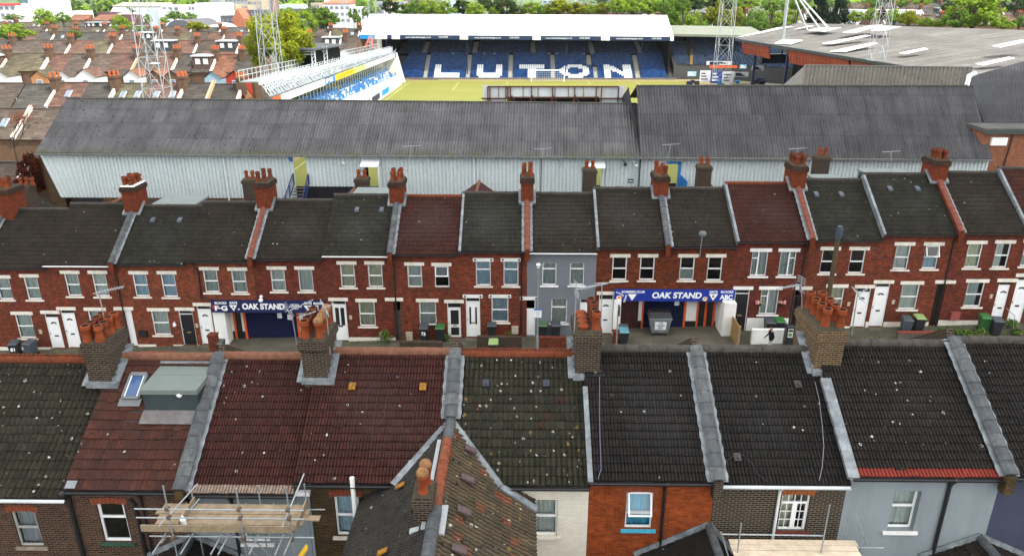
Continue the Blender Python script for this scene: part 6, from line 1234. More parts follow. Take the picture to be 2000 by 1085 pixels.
t = NT('streaked grey roof sheet'); uv = t.uv(); p = t.geo(); c = t.mix(t.ramp(t.noise(p, .12, 6, .7), .35, .65), (.115, .108, .098, 1), (.07, .066, .06, 1)); c = t.mix(t.ramp(t.noise(t.sc(uv, 1.2, .05, 1), 1.0, 6, .7), .5, .7, 0, .5), c, (.055, .052, .05, 1)); k = t.ramp(t.noise(p, 1.1, 9, .8), .3, .7, .55, 1.45); c = t.mix(1.0, c, t.n('CombineColor', i={0: k, 1: k, 2: k}).outputs[0], 'MULTIPLY'); wn = t.n('TexWhiteNoise', noise_dimensions='2D', i={'Vector': t.n('VectorMath', operation='FLOOR', i={0: t.sc(uv, 1.0, .16, 1)}).outputs[0]}).outputs[0]; k = t.ramp(wn, 0, 1, .8, 1.2); c = t.mix(1.0, c, t.n('CombineColor', i={0: k, 1: k, 2: k}).outputs[0], 'MULTIPLY'); c = t.mix(t.ramp(t.noise(p, 2.5, 6, .8), .5, .75, 0, .6), c, (.06, .058, .055, 1)); MAT['rs'] = t.set(Base_Color=c, Roughness=.8)
b = MB(); corr(b, RA, RB, RD_, RC, .35, .04, 4); b.build('roof', MAT['rs'], mains)
nR = (RB-RA).cross(RD_-RA).normalized(); M_RL = plain('white rooflight sheet', (.80, .82, .82), .5, .08, .8)
def rquad(pts, lift=.07): return [at_plane(x, y, RA+nR*lift, nR) for x, y in pts]
for q in (((1435, 74), (1480, 66), (1548, 52), (1520, 54)), ((1550, 58), (1565, 55), (1590, 51), (1578, 51)), ((1575, 60), (1600, 55), (1643, 54), (1610, 62)), ((1512, 85), (1530, 77), (1568, 79), (1545, 87)), ((1645, 64), (1700, 50), (1725, 49), (1672, 64)), ((1700, 60), (1720, 51), (1760, 52), (1728, 60)), ((1605, 85), (1690, 69), (1700, 70), (1625, 86)), ((1620, 101), (1705, 83), (1715, 85), (1650, 102)), ((1756, 104), (1805, 94), (1813, 96), (1768, 106)), ((1905, 125), (1970, 112), (1982, 114), (1920, 128)), ((1937, 90), (1995, 78), (2030, 76), (1955, 93))): P = rquad(q); b = MB(); b.hexa(P+[p+nR*.03 for p in P]); b.build('rooflight', M_RL, mains)
b = MB(); b.bar(RA+V((0, 0, -.15)), RB+V((0, 0, -.15)), .5, .45); b.bar(RA+V((0, 0, -.15)), RD_+V((0, 0, -.15)), .3, .4); b.bar(RB, RC, .3, .25); b.build('roof_edge', plain('black edge trim', (.02, .025, .028), .6), mains)
M_BAN = plain('red banner', (.20, .018, .006), .6, .25, .35, dirt=(.26, .06, .016), dirt_amt=.6)
e = (RB-RA).normalized(); L = (RB-RA).length
for a, c in ((.035, .22), (.335, .62), (.63, .80), (.81, .97)):
    P, Q = RA+e*L*a, RA+e*L*c; o = V((.7, 0, 0)); b = MB(); b.hexa([P+o+V((0, 0, -2.6)), Q+o+V((0, 0, -2.6)), Q+o+V((.15, 0, -2.6)), P+o+V((.15, 0, -2.6)), P+V((.2, 0, -.5)), Q+V((.2, 0, -.5)), Q+V((.35, 0, -.5)), P+V((.35, 0, -.5))]); bn = b.build('banner', M_BAN, mains)
    b = MB(); k = int((Q-P).length/1.1)
    for i in range(k):
        if i % 7 == 6: continue
        u = P.lerp(Q, (i+.5)/k)+V((.42, 0, -1.5)); hh = rnd.uniform(.35, .6); b.bar(u+V((-.03, -.1, -hh)), u+V((-.03, rnd.uniform(-.2, .3), hh)), .08, .05); b.bar(u+V((-.03, -.3, hh*.5)), u+V((-.03, .3, hh*.4)), .08, .05)
    b.build('pattern', plain('pale red strokes', (.38, .12, .07), .6), bn)
b = MB(); b.quad(RA+V((15, 6, .2)), RA+V((15, 6, -10)), RB+V((22, 8, -10)), RB+V((22, 8, .4))); b.quad(RD_+V((0, 0, -.3)), RC+V((0, 0, -.3)), V((RC.x, RC.y, 2)), V((RD_.x, RD_.y, 2))); b.quad(RB+V((.5, .5, -.3)), V((RB.x+.5, RB.y+.5, 2)), V((RC.x, RC.y, 2)), RC+V((0, 0, -.3))); b.build('back_wall', M_DARK, mains)
for k in range(5):
    p = RA+e*L*(.12+.2*k); b = MB(); b.box(p.x+.6, p.x+1.0, p.y-.2, p.y+.2, 2, p.z-.4); b.build('column', M_NAVY, mains)
hp = [at_y(1921, 239, 62), at_y(2012, 239, 62), at_y(2012, 116, 86), at_y(1893, 150, 83.5)]
hip = thing('side_building', 'dark sheeted lean-to roof beside the right end of the stand', 'building', (44, 66, 2)); b = MB(); corr(b, hp[0], hp[1], hp[3], hp[2], .2, .03, 2); b.build('roof', M_DKSHEET, hip); b = MB(); b.quad(hp[0], hp[1], V((hp[1].x, 62, 2)), V((hp[0].x, 62, 2))); b.quad(hp[0], hp[3], V((hp[3].x, hp[3].y, 2)), V((hp[0].x, 62, 2))); b.build('wall', M_DKSHEET, hip)
bb = thing('brick_annex', 'red brick flat roofed annex with a white vent box at the right edge', 'building', (41, 60, 2)); pa, pb = at_y(1922, 258, 59.3), at_y(2030, 258, 59.3); zt = pa.z
b = MB(); b.box(pa.x, pb.x+2, 59.3, 62, 1, zt); b.build('wall', brick('orange annex brick', (.30, .10, .05), (.20, .065, .04), (.26, .16, .11), dark_amt=.3), bb); b = MB(); b.box(pa.x-.1, pb.x+2, 59.1, 62.2, zt+.003, zt+.3, 0); b.box(pa.x-.1, pb.x+2, 59.0, 59.098, zt-.12, zt+.2, 1); b.build('flat_roof', [plain('grey flat roof', (.085, .085, .08), .9, .3, .8), plain('dark trim', (.035, .05, .045), .6)], bb)
p = at_y(1951, 276, 59.2); b = MB(); b.box(p.x-.62, p.x+.62, 59.1, 59.295, p.z-.32, p.z+.3); b.build('vent_box', M_WPAINT, bb); x = at_y(1970, 300, 59.2).x; pipe(bb, [(x, 59.2, zt-.2), (x-.35, 59.2, 4)], .05)
# ================================================================== pitch
t = NT('worn grass'); p = t.geo(); s3 = t.n('SeparateXYZ', i={0: p}); stripe = t.math('GREATER_THAN', t.math('FRACT', t.math('DIVIDE', s3.outputs[1], 11.0)), .5); c = t.mix(stripe, (.150, .155, .012, 1), (.132, .148, .011, 1)); c = t.mix(t.ramp(t.noise(p, .12, 6), .4, .7, 0, .7), c, (.18, .16, .025, 1)); c = t.mix(t.ramp(t.noise(p, 3, 5), .4, .7, 0, .3), c, (.10, .13, .015, 1)); MAT['pitch'] = t.set(Base_Color=c, Roughness=.9)
PX0, PX1, PY0, PY1 = -25.6, 38.0, 73.5, 172.4
def flat(name, x0, x1, y0, y1, z, m): b = MB(); b.quad((x0, y0, z), (x1, y0, z), (x1, y1, z), (x0, y1, z)); return tag(b.build(name, m, None), kind='structure')
flat('pitch_surround', -30, 46, 70, 178, ZP+.12, plain('sandy surround', (.24, .19, .10), .9, .15, .6)); flat('pitch', PX0-1.2, PX1+1.2, PY0-1, PY1+1.6, ZP+.126, MAT['pitch'])
b = MB(); gx = 5.7; w = .085; zl = ZP+.131
def ln(x0, x1, y0, y1): b.quad((x0, y0, zl), (x1, y0, zl), (x1, y1, zl), (x0, y1, zl))
for y in (PY0, PY1, (PY0+PY1)/2): ln(PX0, PX1, y-w, y+w)
for x in (PX0, PX1): ln(x-w, x+w, PY0+w, PY1-w)
for wd, dp in ((20.15, 16.5), (9.15, 5.5)):
    ln(gx-wd, gx+wd, PY1-dp-w, PY1-dp+w); ln(gx-wd-w, gx-wd+w, PY1-dp+w, PY1-w); ln(gx+wd-w, gx+wd+w, PY1-dp+w, PY1-w)
tag(b.build('pitch_markings', plain('worn white line paint', (.34, .35, .20), .9, .3, 1.5, dirt=(.17, .17, .03), dirt_amt=.8), None), kind='structure')
g = thing('goal', 'white goal with net at the far end of the pitch', 'goal', (gx, PY1, ZP+.12)); b = MB(); z = ZP+.13
for x in (gx-3.72, gx+3.72): b.tube((x, PY1, z), (x, PY1, z+2.5), .11, 8)
b.tube((gx-3.72, PY1, z+2.5), (gx+3.72, PY1, z+2.5), .11, 8); b.build('goal_frame', M_LET, g); b = MB()
for i in range(16): x = gx-3.7+7.4*i/15; b.tube((x, PY1+.1, z+2.4), (x, PY1+2, z+.1), .015, 3, cap=False)
for i in range(6): b.tube((gx-3.7, PY1+.1+.38*i, z+2.4-.46*i), (gx+3.7, PY1+.1+.38*i, z+2.4-.46*i), .015, 3, cap=False)
b.build('net', M_LET, g)
# ================================================================== far stand with the seat letters
kn = thing('far_stand', 'big stand with a white roof and LUTON spelled in white seats among blue', 'stand', (0, 178, ZP))
KA, KB = at_y(703, 67.5, 178), at_y(1316, 71.5, 178); KC, KD = at_y(722, 28, 200), at_y(1303, 30, 200); t = .35; up_ = V((0, 0, 1))
b = MB(); nK = (KB-KA).cross(KC-KA).normalized(); k = 60
for i in range(k): u0, u1 = i/k, (i+.97)/k; P = [KA.lerp(KB, u0), KA.lerp(KB, u1), KC.lerp(KD, u1), KC.lerp(KD, u0)]; b.hexa([p-nK*.25 for p in P]+P)
b.build('roof', plain('bright white roof sheet', (.86, .87, .87), .5, .04, .3), kn)
fz = lambda px, py: at_y(px, py, 177.9)
M_NAVYF = plain('navy fascia', (.006, .022, .06), .5, .2, .4); M_CYAN = plain('cyan blue fascia', (.01, .22, .58), .5, .1)
def fpan(name, a, c, m):
    P, Q = fz(a, 67.9+(a-703)*.0065), fz(c, 67.9+(c-703)*.0065); P2, Q2 = fz(a, 76.2+(a-703)*.0065), fz(c, 76.2+(c-703)*.0065); b = MB(); b.hexa([P2, Q2, Q2+V((0, .2, 0)), P2+V((0, .2, 0)), P, Q, Q+V((0, .2, 0)), P+V((0, .2, 0))]); return b.build(name, m, kn)
fpan('fascia_panel', 703, 732, M_CYAN); fpan('fascia_panel', 732, 756, M_WPAINT); fpan('fascia_panel', 756, 765, M_NAVYF)
wh = [(765, 781), (898, 914), (1040, 1056), (1174, 1191), (1309, 1316)]; pr = 781
for a, c in wh:
    if a > 770: fpan('fascia_panel', pr, a, M_NAVYF)
    fpan('fascia_panel', a, c, M_WPAINT); pr = c
for u0, u1, ph in ((791, 842, (857, 875)), (926, 979, (995, 1014)), (1065, 1118, (1132, 1152)), (1203, 1256, (1273, 1292))):
    yy = 72.4+(u0-703)*.0065
    for s, a, c in (('WWW.SOUTHBEDSDEVELOPMENTS.CO.UK'[:0] or 'www.clubwebsitepage.co.uk', u0, u1), ('01582 400500', *ph)):
        p = fz((a+c)/2, yy)-V((0, .06, 0)); text('lettering', s, .50, M_LET, kn, p, (c-a)/1440*166, bold=.0)
for a, c in wh[:4]: p = fz(a+5, 72.2+(a-703)*.0065)-V((0, .05, 0)); b = MB(); b.box(p.x-.3, p.x+.1, p.y-.02, p.y, p.z-.2, p.z+.25); b.box(p.x+.25, p.x+.8, p.y-.02, p.y, p.z-.12, p.z-.02); b.build('logo', plain('grey logo', (.35, .38, .42), .6), kn)
b = MB(); p = fz(745, 70.7); b.prism([(p.x-.3, p.y-.05, p.z-.25), (p.x+.6, p.y-.05, p.z+.3), (p.x-.1, p.y-.05, p.z+.05)], (0, -.02, 0)); b.build('logo', plain('green logo', (.03, .35, .12), .6), kn)
XL, XR = at_y(776, 150, 177.6).x, at_y(1304, 150, 177.6).x
NLOW, NUP = 18, 13
def lowp(r): f = r/(NLOW-1); return 177.6+9.0*f, 2.15+(6.7-2.15)*f
def upp(r): f = r/(NUP-1); return 188.2+9.5*f, 7.05+(9.2-7.05)*f
XAIS = [at_y(px, 152, 177.8).x for px in (831, 914, 996.5, 1080.5)]; XA5 = at_y(1150, 118, 184.5).x; XA5b = at_y(1164, 152, 177.8).x; XA6 = at_y(1247, 152, 177.8).x
LX = lambda px: at_y(px, 150, 178.5).x
LET = {'L': (LX(846), LX(898)), 'U': (LX(931), LX(982)), 'T': (LX(1012), LX(1065)), 'O': (LX(1094), LX(1153)), 'N': (LX(1179), LX(1235))}
def inlet(x, r):
    if r > 8: return False
    v = r/8
    for ch, (a, c) in LET.items():
        if a <= x <= c:
            u = (x-a)/(c-a)
            if ch == 'L': return u < .27 or v < .26
            if ch == 'U': return (u < .27 or u > .73 or v < .26) and not (v < .1 and (u < .1 or u > .9))
            if ch == 'T': return v > .74 or .37 < u < .63
            if ch == 'O': d = ((u-.5)/.5)**2+((v-.5)/.56)**2; return d < 1.02 and ((u-.5)/.25)**2+((v-.5)/.30)**2 > 1
            if ch == 'N': return u < .28 or u > .72 or abs((1-v)-(u-.14)/.72) < .2
    return False
M_S1, M_S2, M_S3, M_SW = plain('blue seat', (.010, .060, .20), .45, .1), plain('darker blue seat', (.006, .030, .115), .45, .1), plain('shade-toned blue seat', (.004, .009, .035), .5, .1), plain('white seat', (.72, .75, .78), .5, .06)
def seat_geo(mb, x, y, z, m): mb.box(x-.21, x+.21, y+.28, y+.33, z+.30, z+.82, m); mb.hexa([(x-.21, y-.02, z+.40), (x+.21, y-.02, z+.40), (x+.21, y+.28, z+.38), (x-.21, y+.28, z+.38), (x-.21, y-.02, z+.45), (x+.21, y-.02, z+.45), (x+.21, y+.28, z+.43), (x-.21, y+.28, z+.43)], m)
sb_ = MB(); rr = random.Random(5); nc = int((XR-XL)/.5); front_n = 0
for r_ in range(NLOW):
    y, z = lowp(r_)
    for c in range(nc):
        x = XL+.25+.5*c
        if r_ > 2 and x < XL+ (r_-2)*.12: continue
        ais = any(abs(x-a) < .65 for a in XAIS) or (abs(x-XA5) < .65 and r_ > 8) or (abs(x-XA5b) < .65 and r_ <= 8) or abs(x-XA6) < .65
        if ais: continue
        q = rr.random(); m = 3 if inlet(x, r_) else (0 if q < .62 else 1)
        if r_ == 0 and front_n < 100:
            s_ = MB(); seat_geo(s_, x, y, z, m); s_.build('seat', [M_S1, M_S2, M_S3, M_SW], kn); front_n += 1
        else: seat_geo(sb_, x, y, z, m)
XUA = [at_y(px, 92, 193).x for px in (832, 928.5, 1041, 1155, 1247)]
for r_ in range(NUP):
    y, z = upp(r_)
    for c in range(nc):
        x = XL+.25+.5*c
        if any(abs(x-a) < .8 for a in XUA): continue
        seat_geo(sb_, x, y, z, 1 if rr.random() < .5 else 2)  # upper seats coloured darker, standing in for the shade under the roof
tag(sb_.build('seats', [M_S1, M_S2, M_S3, M_SW], kn), kind='stuff')
b = MB()
for r_ in range(NLOW): y, z = lowp(r_); b.box(XL-1.5, XR+1.5, y-.1, y+.53, 2, z)
for r_ in range(NUP): y, z = upp(r_); b.box(XL-1.5, XR+1.5, y-.1, y+.8, 2, z)
b.build('terrace', plain('dark stand concrete', (.07, .07, .072), .9, .2), kn)
M_AIS = plain('pale aisle concrete', (.34, .33, .30), .9, .1)
for X in XAIS+[XA5, XA5b, XA6]:
    b = MB()
    for r_ in range(NLOW):
        if (X == XA5 and r_ <= 8) or (X == XA5b and r_ > 8): continue
        y, z = lowp(r_); b.box(X-.55, X+.55, y-.12, y+.2, z-.1, z+.12); b.box(X-.55, X+.55, y+.2, y+.51, z-.1, z+.24)
    b.build('aisle_steps', M_AIS, kn)
for X in XUA:
    b = MB()
    for r_ in range(NUP): y, z = upp(r_); b.box(X-.6, X+.6, y-.12, y+.35, z-.1, z+.2)
    b.build('aisle_steps', M_AIS, kn)
b = MB(); b.box(XL-2, XR+2, 177.0, 177.2, 2, 2.6); b.build('front_wall', plain('grey front wall', (.13, .13, .125), .9, .2, 1), kn)
b = MB(); b.box(XL-2, XR+3, 187.0, 187.3, 6.2, 7.3, 0)
for px in (885, 946, 966, 1073, 1088, 1140, 1157): x = at_y(px, 104, 186.9).x; b.box(x-.3, x+.3, 186.85, 186.98, 7.0, 7.4, 1)
b.build('gangway_wall', [M_DARK, plain('grey sign', (.3, .3, .3), .7)], kn)
for q in ((KA.x+1, KB.x-1, 199.3, 199.6, 2, 15.2), (KA.x+6.0, KA.x+6.2, 179.5, 199.25, 2, 11.5), (KB.x-.6, KB.x-.4, 179.5, 199.25, 2, 11.5)): b = MB(); b.box(*q); b.build('inner_wall', M_DARK, kn)
for px in (755, 912, 1106, 1253): x = at_y(px, 100, 179.5).x; b = MB(); b.box(x-.12, x+.12, 179.4, 179.65, 3, KA.z-.3); b.build('roof_column', M_NAVY, kn)
b = MB(); p, q = at_y(796, 158, 176.5), at_y(856, 157, 176.5); b.bar(p, q, .5, .55); tag(b.build('folded_cover', M_BLACK, None), 'long dark rolled cover lying in front of the L seats', 'cover')
# corner stand between the white roof and the main stand
cs = thing('corner_stand', 'dim blue corner stand under a flat grey green roof right of the white roof', 'stand', (42, 178, ZP)); P, Q = at_y(1310, 66.5, 182), at_y(1470, 70, 182); b = MB(); b.hexa([P+V((0, 0, -.5)), Q+V((4, 0, -.5)), Q+V((4, 16, .9)), P+V((0, 16, .9)), P, Q+V((4, 0, 0)), Q+V((4, 16, 1.4)), P+V((0, 16, 1.4))]); b.build('roof', plain('grey green flat roof', (.17, .185, .145), .8, .1, .5), cs)
b = MB(); rr = random.Random(9)
for r_ in range(15):
    for c in range(46):
        x = 36.2+.55*c; y = 180+.75*r_+max(0, (x-48))*-.9; z = 5.0+.36*r_
        if abs(x-40-.0*r_) < .6 or (c+r_) % 17 == 0 or x > 61-.2*r_: continue
        seat_geo(b, x, y, z, rr.randrange(2))
tag(b.build('seats', [plain('faded shade-dark blue seat', (.022, .050, .105), .6, .15), plain('dull shade-dark blue seat', (.014, .034, .075), .6, .15)], cs), kind='stuff')  # faded blues darkened further to stand in for shade under the corner roof
b = MB()
for r_ in range(15): y = 180+.75*r_; b.hexa([(35.5, y-.1, 2), (48, y-.1, 2), (48, y+.66, 2), (35.5, y+.66, 2), (35.5, y-.1, 5+.36*r_), (48, y-.1, 5+.36*r_), (48, y+.66, 5+.36*r_), (35.5, y+.66, 5+.36*r_)]); b.hexa([(48.002, y-.1, 2), (62, y-12.7, 2), (62, y-11.9, 2), (48.002, y+.66, 2), (48.002, y-.1, 5+.36*r_), (62, y-12.7, 5+.36*r_), (62, y-11.9, 5+.36*r_), (48.002, y+.66, 5+.36*r_)])
b.build('terrace', plain('dark stand concrete', 0), cs); b = MB(); b.box(35, 66, 197, 197.3, 2, P.z+.4); b.build('back_wall', M_DARK, cs); b = MB(); b.bar((39.5, 179.8, 5.3), (41.5, 190.5, 10.4), .7, .2); b.build('aisle', plain('ochre aisle', (.12, .08, .03), .9, .2), cs)
# players' corner: white club shop boards and clutter under the corner stand
def board_at(px0, px1, y0, y1, Y, m, lab, name='advert_board', cat='board', grp=None):
    a, c = at_y(px0, (y0+y1)/2, Y), at_y(px1, (y0+y1)/2, Y); zt, zb = at_y((px0+px1)/2, y0, Y).z, at_y((px0+px1)/2, y1, Y).z; r = thing(name, lab, cat, ((a.x+c.x)/2, Y, zb), grp); b = MB(); b.box(a.x, c.x, Y, Y+.2, zb, zt); b.build('panel', m, r); return r, a.x, c.x, zb, zt
M_ADV = plain('white advert', (.60, .62, .66), .6, .1, 1)
for px0, px1, y0, y1, Y, m, lab in ((1367, 1388, 138, 160, 168, M_ADV, 'white advert board with blue foot at the left of the club corner'), (1388, 1411, 138, 163, 167, plain('navy advert', (.03, .05, .22), .6, .3, 1.5), 'navy advert board with white lines in the club corner'), (1411, 1433, 140, 163, 166, M_ADV, 'white and blue advert board right of the navy one in the club corner'), (1380, 1430, 120, 127, 172, M_ADV, 'long white strip board above the orange band'), (1433, 1462, 141, 150, 165, M_ADV, 'white strip advert at the right of the club corner'), (1445, 1458, 127, 134, 168, plain('cyan advert', (.25, .5, .62), .6), 'pale cyan square board beside the strip board'), (1469, 1492, 129, 138, 164, M_ADV, 'white board half shaded under the main stand edge'), (1343, 1360, 140, 149, 170, plain('cyan advert', 0), 'pale cyan board beside the far stand corner'), (1386, 1440, 128, 133, 171, M_ORANGE, 'orange band board under the white strip')):
    r, xa, xb, zb, zt = board_at(px0, px1, y0, y1, Y, m, lab); b = MB()
    if m is not M_ORANGE:
        for k in range(3): zc = zb+(zt-zb)*(.25+.25*k); b.box(xa+(xb-xa)*.12, xa+(xb-xa)*(.5+.13*((k*5+px0) % 3)), Y-.03, Y-.005, zc-.12, zc+.12)
        b.build('print', M_NAVY if m is M_ADV else M_LET, r)
b = MB(); rr = random.Random(4)
p = at_y(1340, 160, 172); 
for k in range(14): x = 33+rr.uniform(0, 22); y = 166+rr.uniform(0, 7); s = rr.uniform(.3, .8); b = MB(); b.box(x-s, x+s, y-.3, y+.3, ZP+.12, ZP+.12+s*1.6); b.box(x-s*.9, x+s*.9, y-.34, y-.305, ZP+.3, ZP+.1+s*1.4); tag(b.build('equipment_box', rnd.choice([M_NAVY, M_BLACK, M_COPE, M_MBL]), None), 'dark equipment boxes and dugout clutter under the corner stand', 'box', 'clutter in the club corner')
# ================================================================== left touchline stand with scaffold deck
bs = thing('touchline_stand', 'low glazed stand along the left touchline under a pale scaffold deck', 'stand', (-29, 125, ZP))
FA, FB = V((-28.3, 84.5, 9.25)), V((-28.3, 171, 8.1)); DA, DB = V((-30.6, 87.5, 11.15)), V((-30.6, 176, 8.95)); d = FB-FA
def fseg(name, a, c, m, dz=.42): P, Q = FA.lerp(FB, a), FA.lerp(FB, c); b = MB(); b.hexa([P+V((0, 0, -dz)), P+V((.12, 0, -dz)), Q+V((.12, 0, -dz)), Q+V((0, 0, -dz)), P+V((0, 0, dz)), P+V((.12, 0, dz)), Q+V((.12, 0, dz)), Q+V((0, 0, dz))]); return b.build(name, m, bs)
M_YEL = plain('yellow banner', (.60, .40, .012), .6, .05); M_LIME = plain('lime banner', (.35, .62, .16), .6, .1)
for a, c, m in ((.0, .035, M_ORANGE), (.036, .27, M_WPAINT), (.271, .34, M_MBL), (.341, .50, M_YEL), (.501, .60, M_LIME), (.601, .97, M_WPAINT), (.971, 1, M_CYAN)): fseg('fascia_banner', a, c, m)
for s, a, c, m, h in (('FE', .30, .045, M_LET, .8), ('LUTON TOWN', .42, .12, plain('yellow brown lettering', (.50, .28, .01), .6), .7), ('SPONSOR', .17, .12, plain('pale grey lettering', (.55, .55, .55), .6), .6)):
    p = FA.lerp(FB, a)+V((.14, 0, 0)); text('lettering', s, h, m, bs, p, d.length*c, (R(90), 0, R(90)))
u = 40
for k in range(u):
    P = FA.lerp(FB, .12+.80*k/u); b = MB(); b.tube((P.x+.05, P.y, 6.0-1.3*k/u), (P.x+.05, P.y, P.z-.4), .05, 5, cap=False); b.build('post', M_STEEL, bs)
b = MB()   # deck, roof beams
b.hexa([DA+V((-2.2, 0, -.12)), DA+V((0, 0, -.12)), DB+V((0, 0, -.12)), DB+V((-2.2, 0, -.12)), DA+V((-2.2, 0, 0)), DA, DB, DB+V((-2.2, 0, 0))], 0); b.bar(DA+V((.05, 0, -.15)), DB+V((.05, 0, -.15)), .12, .5, 1)
b.build('deck', [plain('pale green deck', (.20, .25, .235), .8, .2, .6), M_ALU], bs)
b = MB(); b.hexa([DA+V((0, 2, -.6)), FA+V((0, 0, .5)), FB+V((0, 0, .5)), DB+V((0, 0, -.6)), DA+V((0, 2, -.5)), FA+V((0, 0, .6)), FB+V((0, 0, .6)), DB+V((0, 0, -.5))]); b.build('roof', plain('dark grey sheet roof', (.075, .09, .10), .6, .4, 1.2, dirt=(.22, .25, .27), dirt_amt=.6), bs)
b = MB(); rr = random.Random(8)
for row, (A, B, h) in enumerate(((DA+V((-2.2, 0, 0)), DB+V((-2.2, 0, 0)), 1.2), (DA+V((.3, 0, -.25)), DB+V((.3, 0, -.25)), .9), (DA.lerp(FA, .55), DB.lerp(FB, .55), 1.0))):
    n = 60
    for k in range(n+1): P = A.lerp(B, k/n); b.bar(P, P+V((0, 0, h)), .045)
    for f in ((.5, 1.0) if row == 0 else (.35, .7, 1.0)): b.bar(A+V((0, 0, h*f)), B+V((0, 0, h*f)), .05)
    if row:
        for k in range(n): P, Q = A.lerp(B, k/n), A.lerp(B, (k+1)/n); b.bar(P, Q+V((0, 0, h)), .035)
for k in range(260):
    f = rr.random(); u = rr.uniform(.1, .95); P = DA.lerp(DB, f).lerp(FA.lerp(FB, f), u)+V((0, 0, .1)); t_ = rr.random(); b.bar(P, P+(V((0, 0, rr.uniform(.5, 1.1))) if t_ < .45 else V((rr.uniform(-.5, .5), rr.uniform(1.0, 2.4), rr.uniform(.3, .9))) if t_ < .8 else V((0, rr.uniform(1.5, 4), -.05))), .045)
for k in range(90): P = DA.lerp(DB, k/90)+V((.3, 0, -.3)); Q = FA.lerp(FB, k/90)+V((-.05, rr.uniform(-.4, .4), .62)); b.bar(P, Q, .05)
b.build('guardrail', plain('pale galvanised rail', (.48, .53, .55), .5, .15), bs)
b = MB(); zz = lambda x: 4.3+(-27.2-x)*.9
for k in range(4): x = -27.2-.6*k; b.hexa([(x-.6, 92, 2), (x, 92, 2), (x, 168, 2), (x-.6, 168, 2), (x-.6, 92, 6.0-.0+.35*k), (x, 92, 6.0+.35*k), (x, 168, 3.9+.35*k), (x-.6, 168, 3.9+.35*k)])
b.build('terrace', M_WPAINT, bs)
b = MB(); rr = random.Random(12)
for k in range(4):
    for j in range(90):
        if rr.random() < .4: continue
        y = 93+.82*j; z = 6.0-2.1*(j*.82+1)/76+.35*k; x = -27.5-.6*k; b.box(x-.3, x-.22, y-.25, y+.25, z+.25, z+.85, 0); b.box(x-.22, x+.12, y-.25, y+.25, z+.3, z+.4, 0)
tag(b.build('seats', [plain('bright blue seat', (.02, .16, .42), .5, .15)], bs), kind='stuff')
b = MB(); b.hexa([(-26.75, 92, 2), (-26.6, 92, 2), (-26.6, 166, 2), (-26.75, 166, 2), (-26.75, 92, 5.0), (-26.6, 92, 5.0), (-26.6, 166, 3.5), (-26.75, 166, 3.5)]); b.build('front_wall', M_WPAINT, bs)
b = MB(); b.hexa([(-30.4, 90, 5), (-30.2, 90, 5), (-30.2, 168, 4), (-30.4, 168, 4), (-30.4, 90, 9.0), (-30.2, 90, 9.0), (-30.2, 168, 8), (-30.4, 168, 8)]); b.build('glazing', plain('glazing painted pitch green', (.10, .12, .03), .2, .4, .2), bs)  # reflected pitch green painted into the glazing's base colour
b = MB(); b.hexa([(-30.5, 170.5, 2), (-26.4, 170.5, 2), (-26.4, 171, 2), (-30.5, 171, 2), (-30.5, 170.5, 8), (-28, 170.5, 8.6), (-28, 171, 8.6), (-30.5, 171, 8)]); b.build('end_wall', M_WPAINT, bs)
for k, (y, m) in enumerate(((108, M_MBL), (118, M_NAVY), (127, M_MBL), (136, M_NAVY), (146, M_CYAN))): b = MB(); b.box(-26.55, -26.45, y-3.5, y+3.5, 2.7, 3.7); b.build('advert', m, bs)
for k in range(4):
    b = MB(); y = 163.5+1.4*k; b.hexa([(-27.0, y, ZP+.13), (-26.9, y, ZP+.13), (-26.9, y+1.2, ZP+.13), (-27.0, y+1.2, ZP+.13), (-28.4, y-.4, 5.2), (-28.3, y-.4, 5.2), (-28.3, y+.8, 5.2), (-28.4, y+.8, 5.2)]); tag(b.build('plywood_sheet', plain('plywood', (.55, .42, .25), .8, .15), None), 'plywood sheet leaning at the far end of the touchline stand', 'plywood', 'leaning plywood sheets')
gt = thing('camera_gantry', 'dark open box gantry with a flat grey roof above the scaffold deck', 'gantry', (-31.8, 118, 10)); y0, y1 = 112, 132
b = MB(); b.hexa([(-34.5, y0-1.5, 13.3), (-30.2, y0-1.5, 13.0), (-30.2, y1, 12.4), (-34.5, y1, 12.7), (-34.5, y0-1.5, 13.5), (-30.2, y0-1.5, 13.2), (-30.2, y1, 12.6), (-34.5, y1, 12.9)]); b.build('roof', plain('gantry slate roof', (.06, .07, .075), .8, .2), gt); b = MB(); b.box(-34.3, -31.2, y0+2, y1-1, 10.2, 12.6); b.build('dark_box', M_DARK, gt); b = MB()
for y in (y0, (y0+y1)/2-3): b = MB(); [b.bar((x, y, 9.8), (x, y, 13.1), .12) for x in (-33.5, -33.0, -30.9, -30.4)]; b.bar((-33.5, y, 12.8), (-30.4, y, 12.8), .12); b.bar((-33.5, y, 12.4), (-30.4, y, 12.4), .12); [b.bar((-33.5, y, 9.9+.6*k), (-33.0, y, 10.5+.6*k), .06) for k in range(5)]; [b.bar((-30.9, y, 9.9+.6*k), (-30.4, y, 10.5+.6*k), .06) for k in range(5)]; b.build('truss_frame', M_ALU, gt)
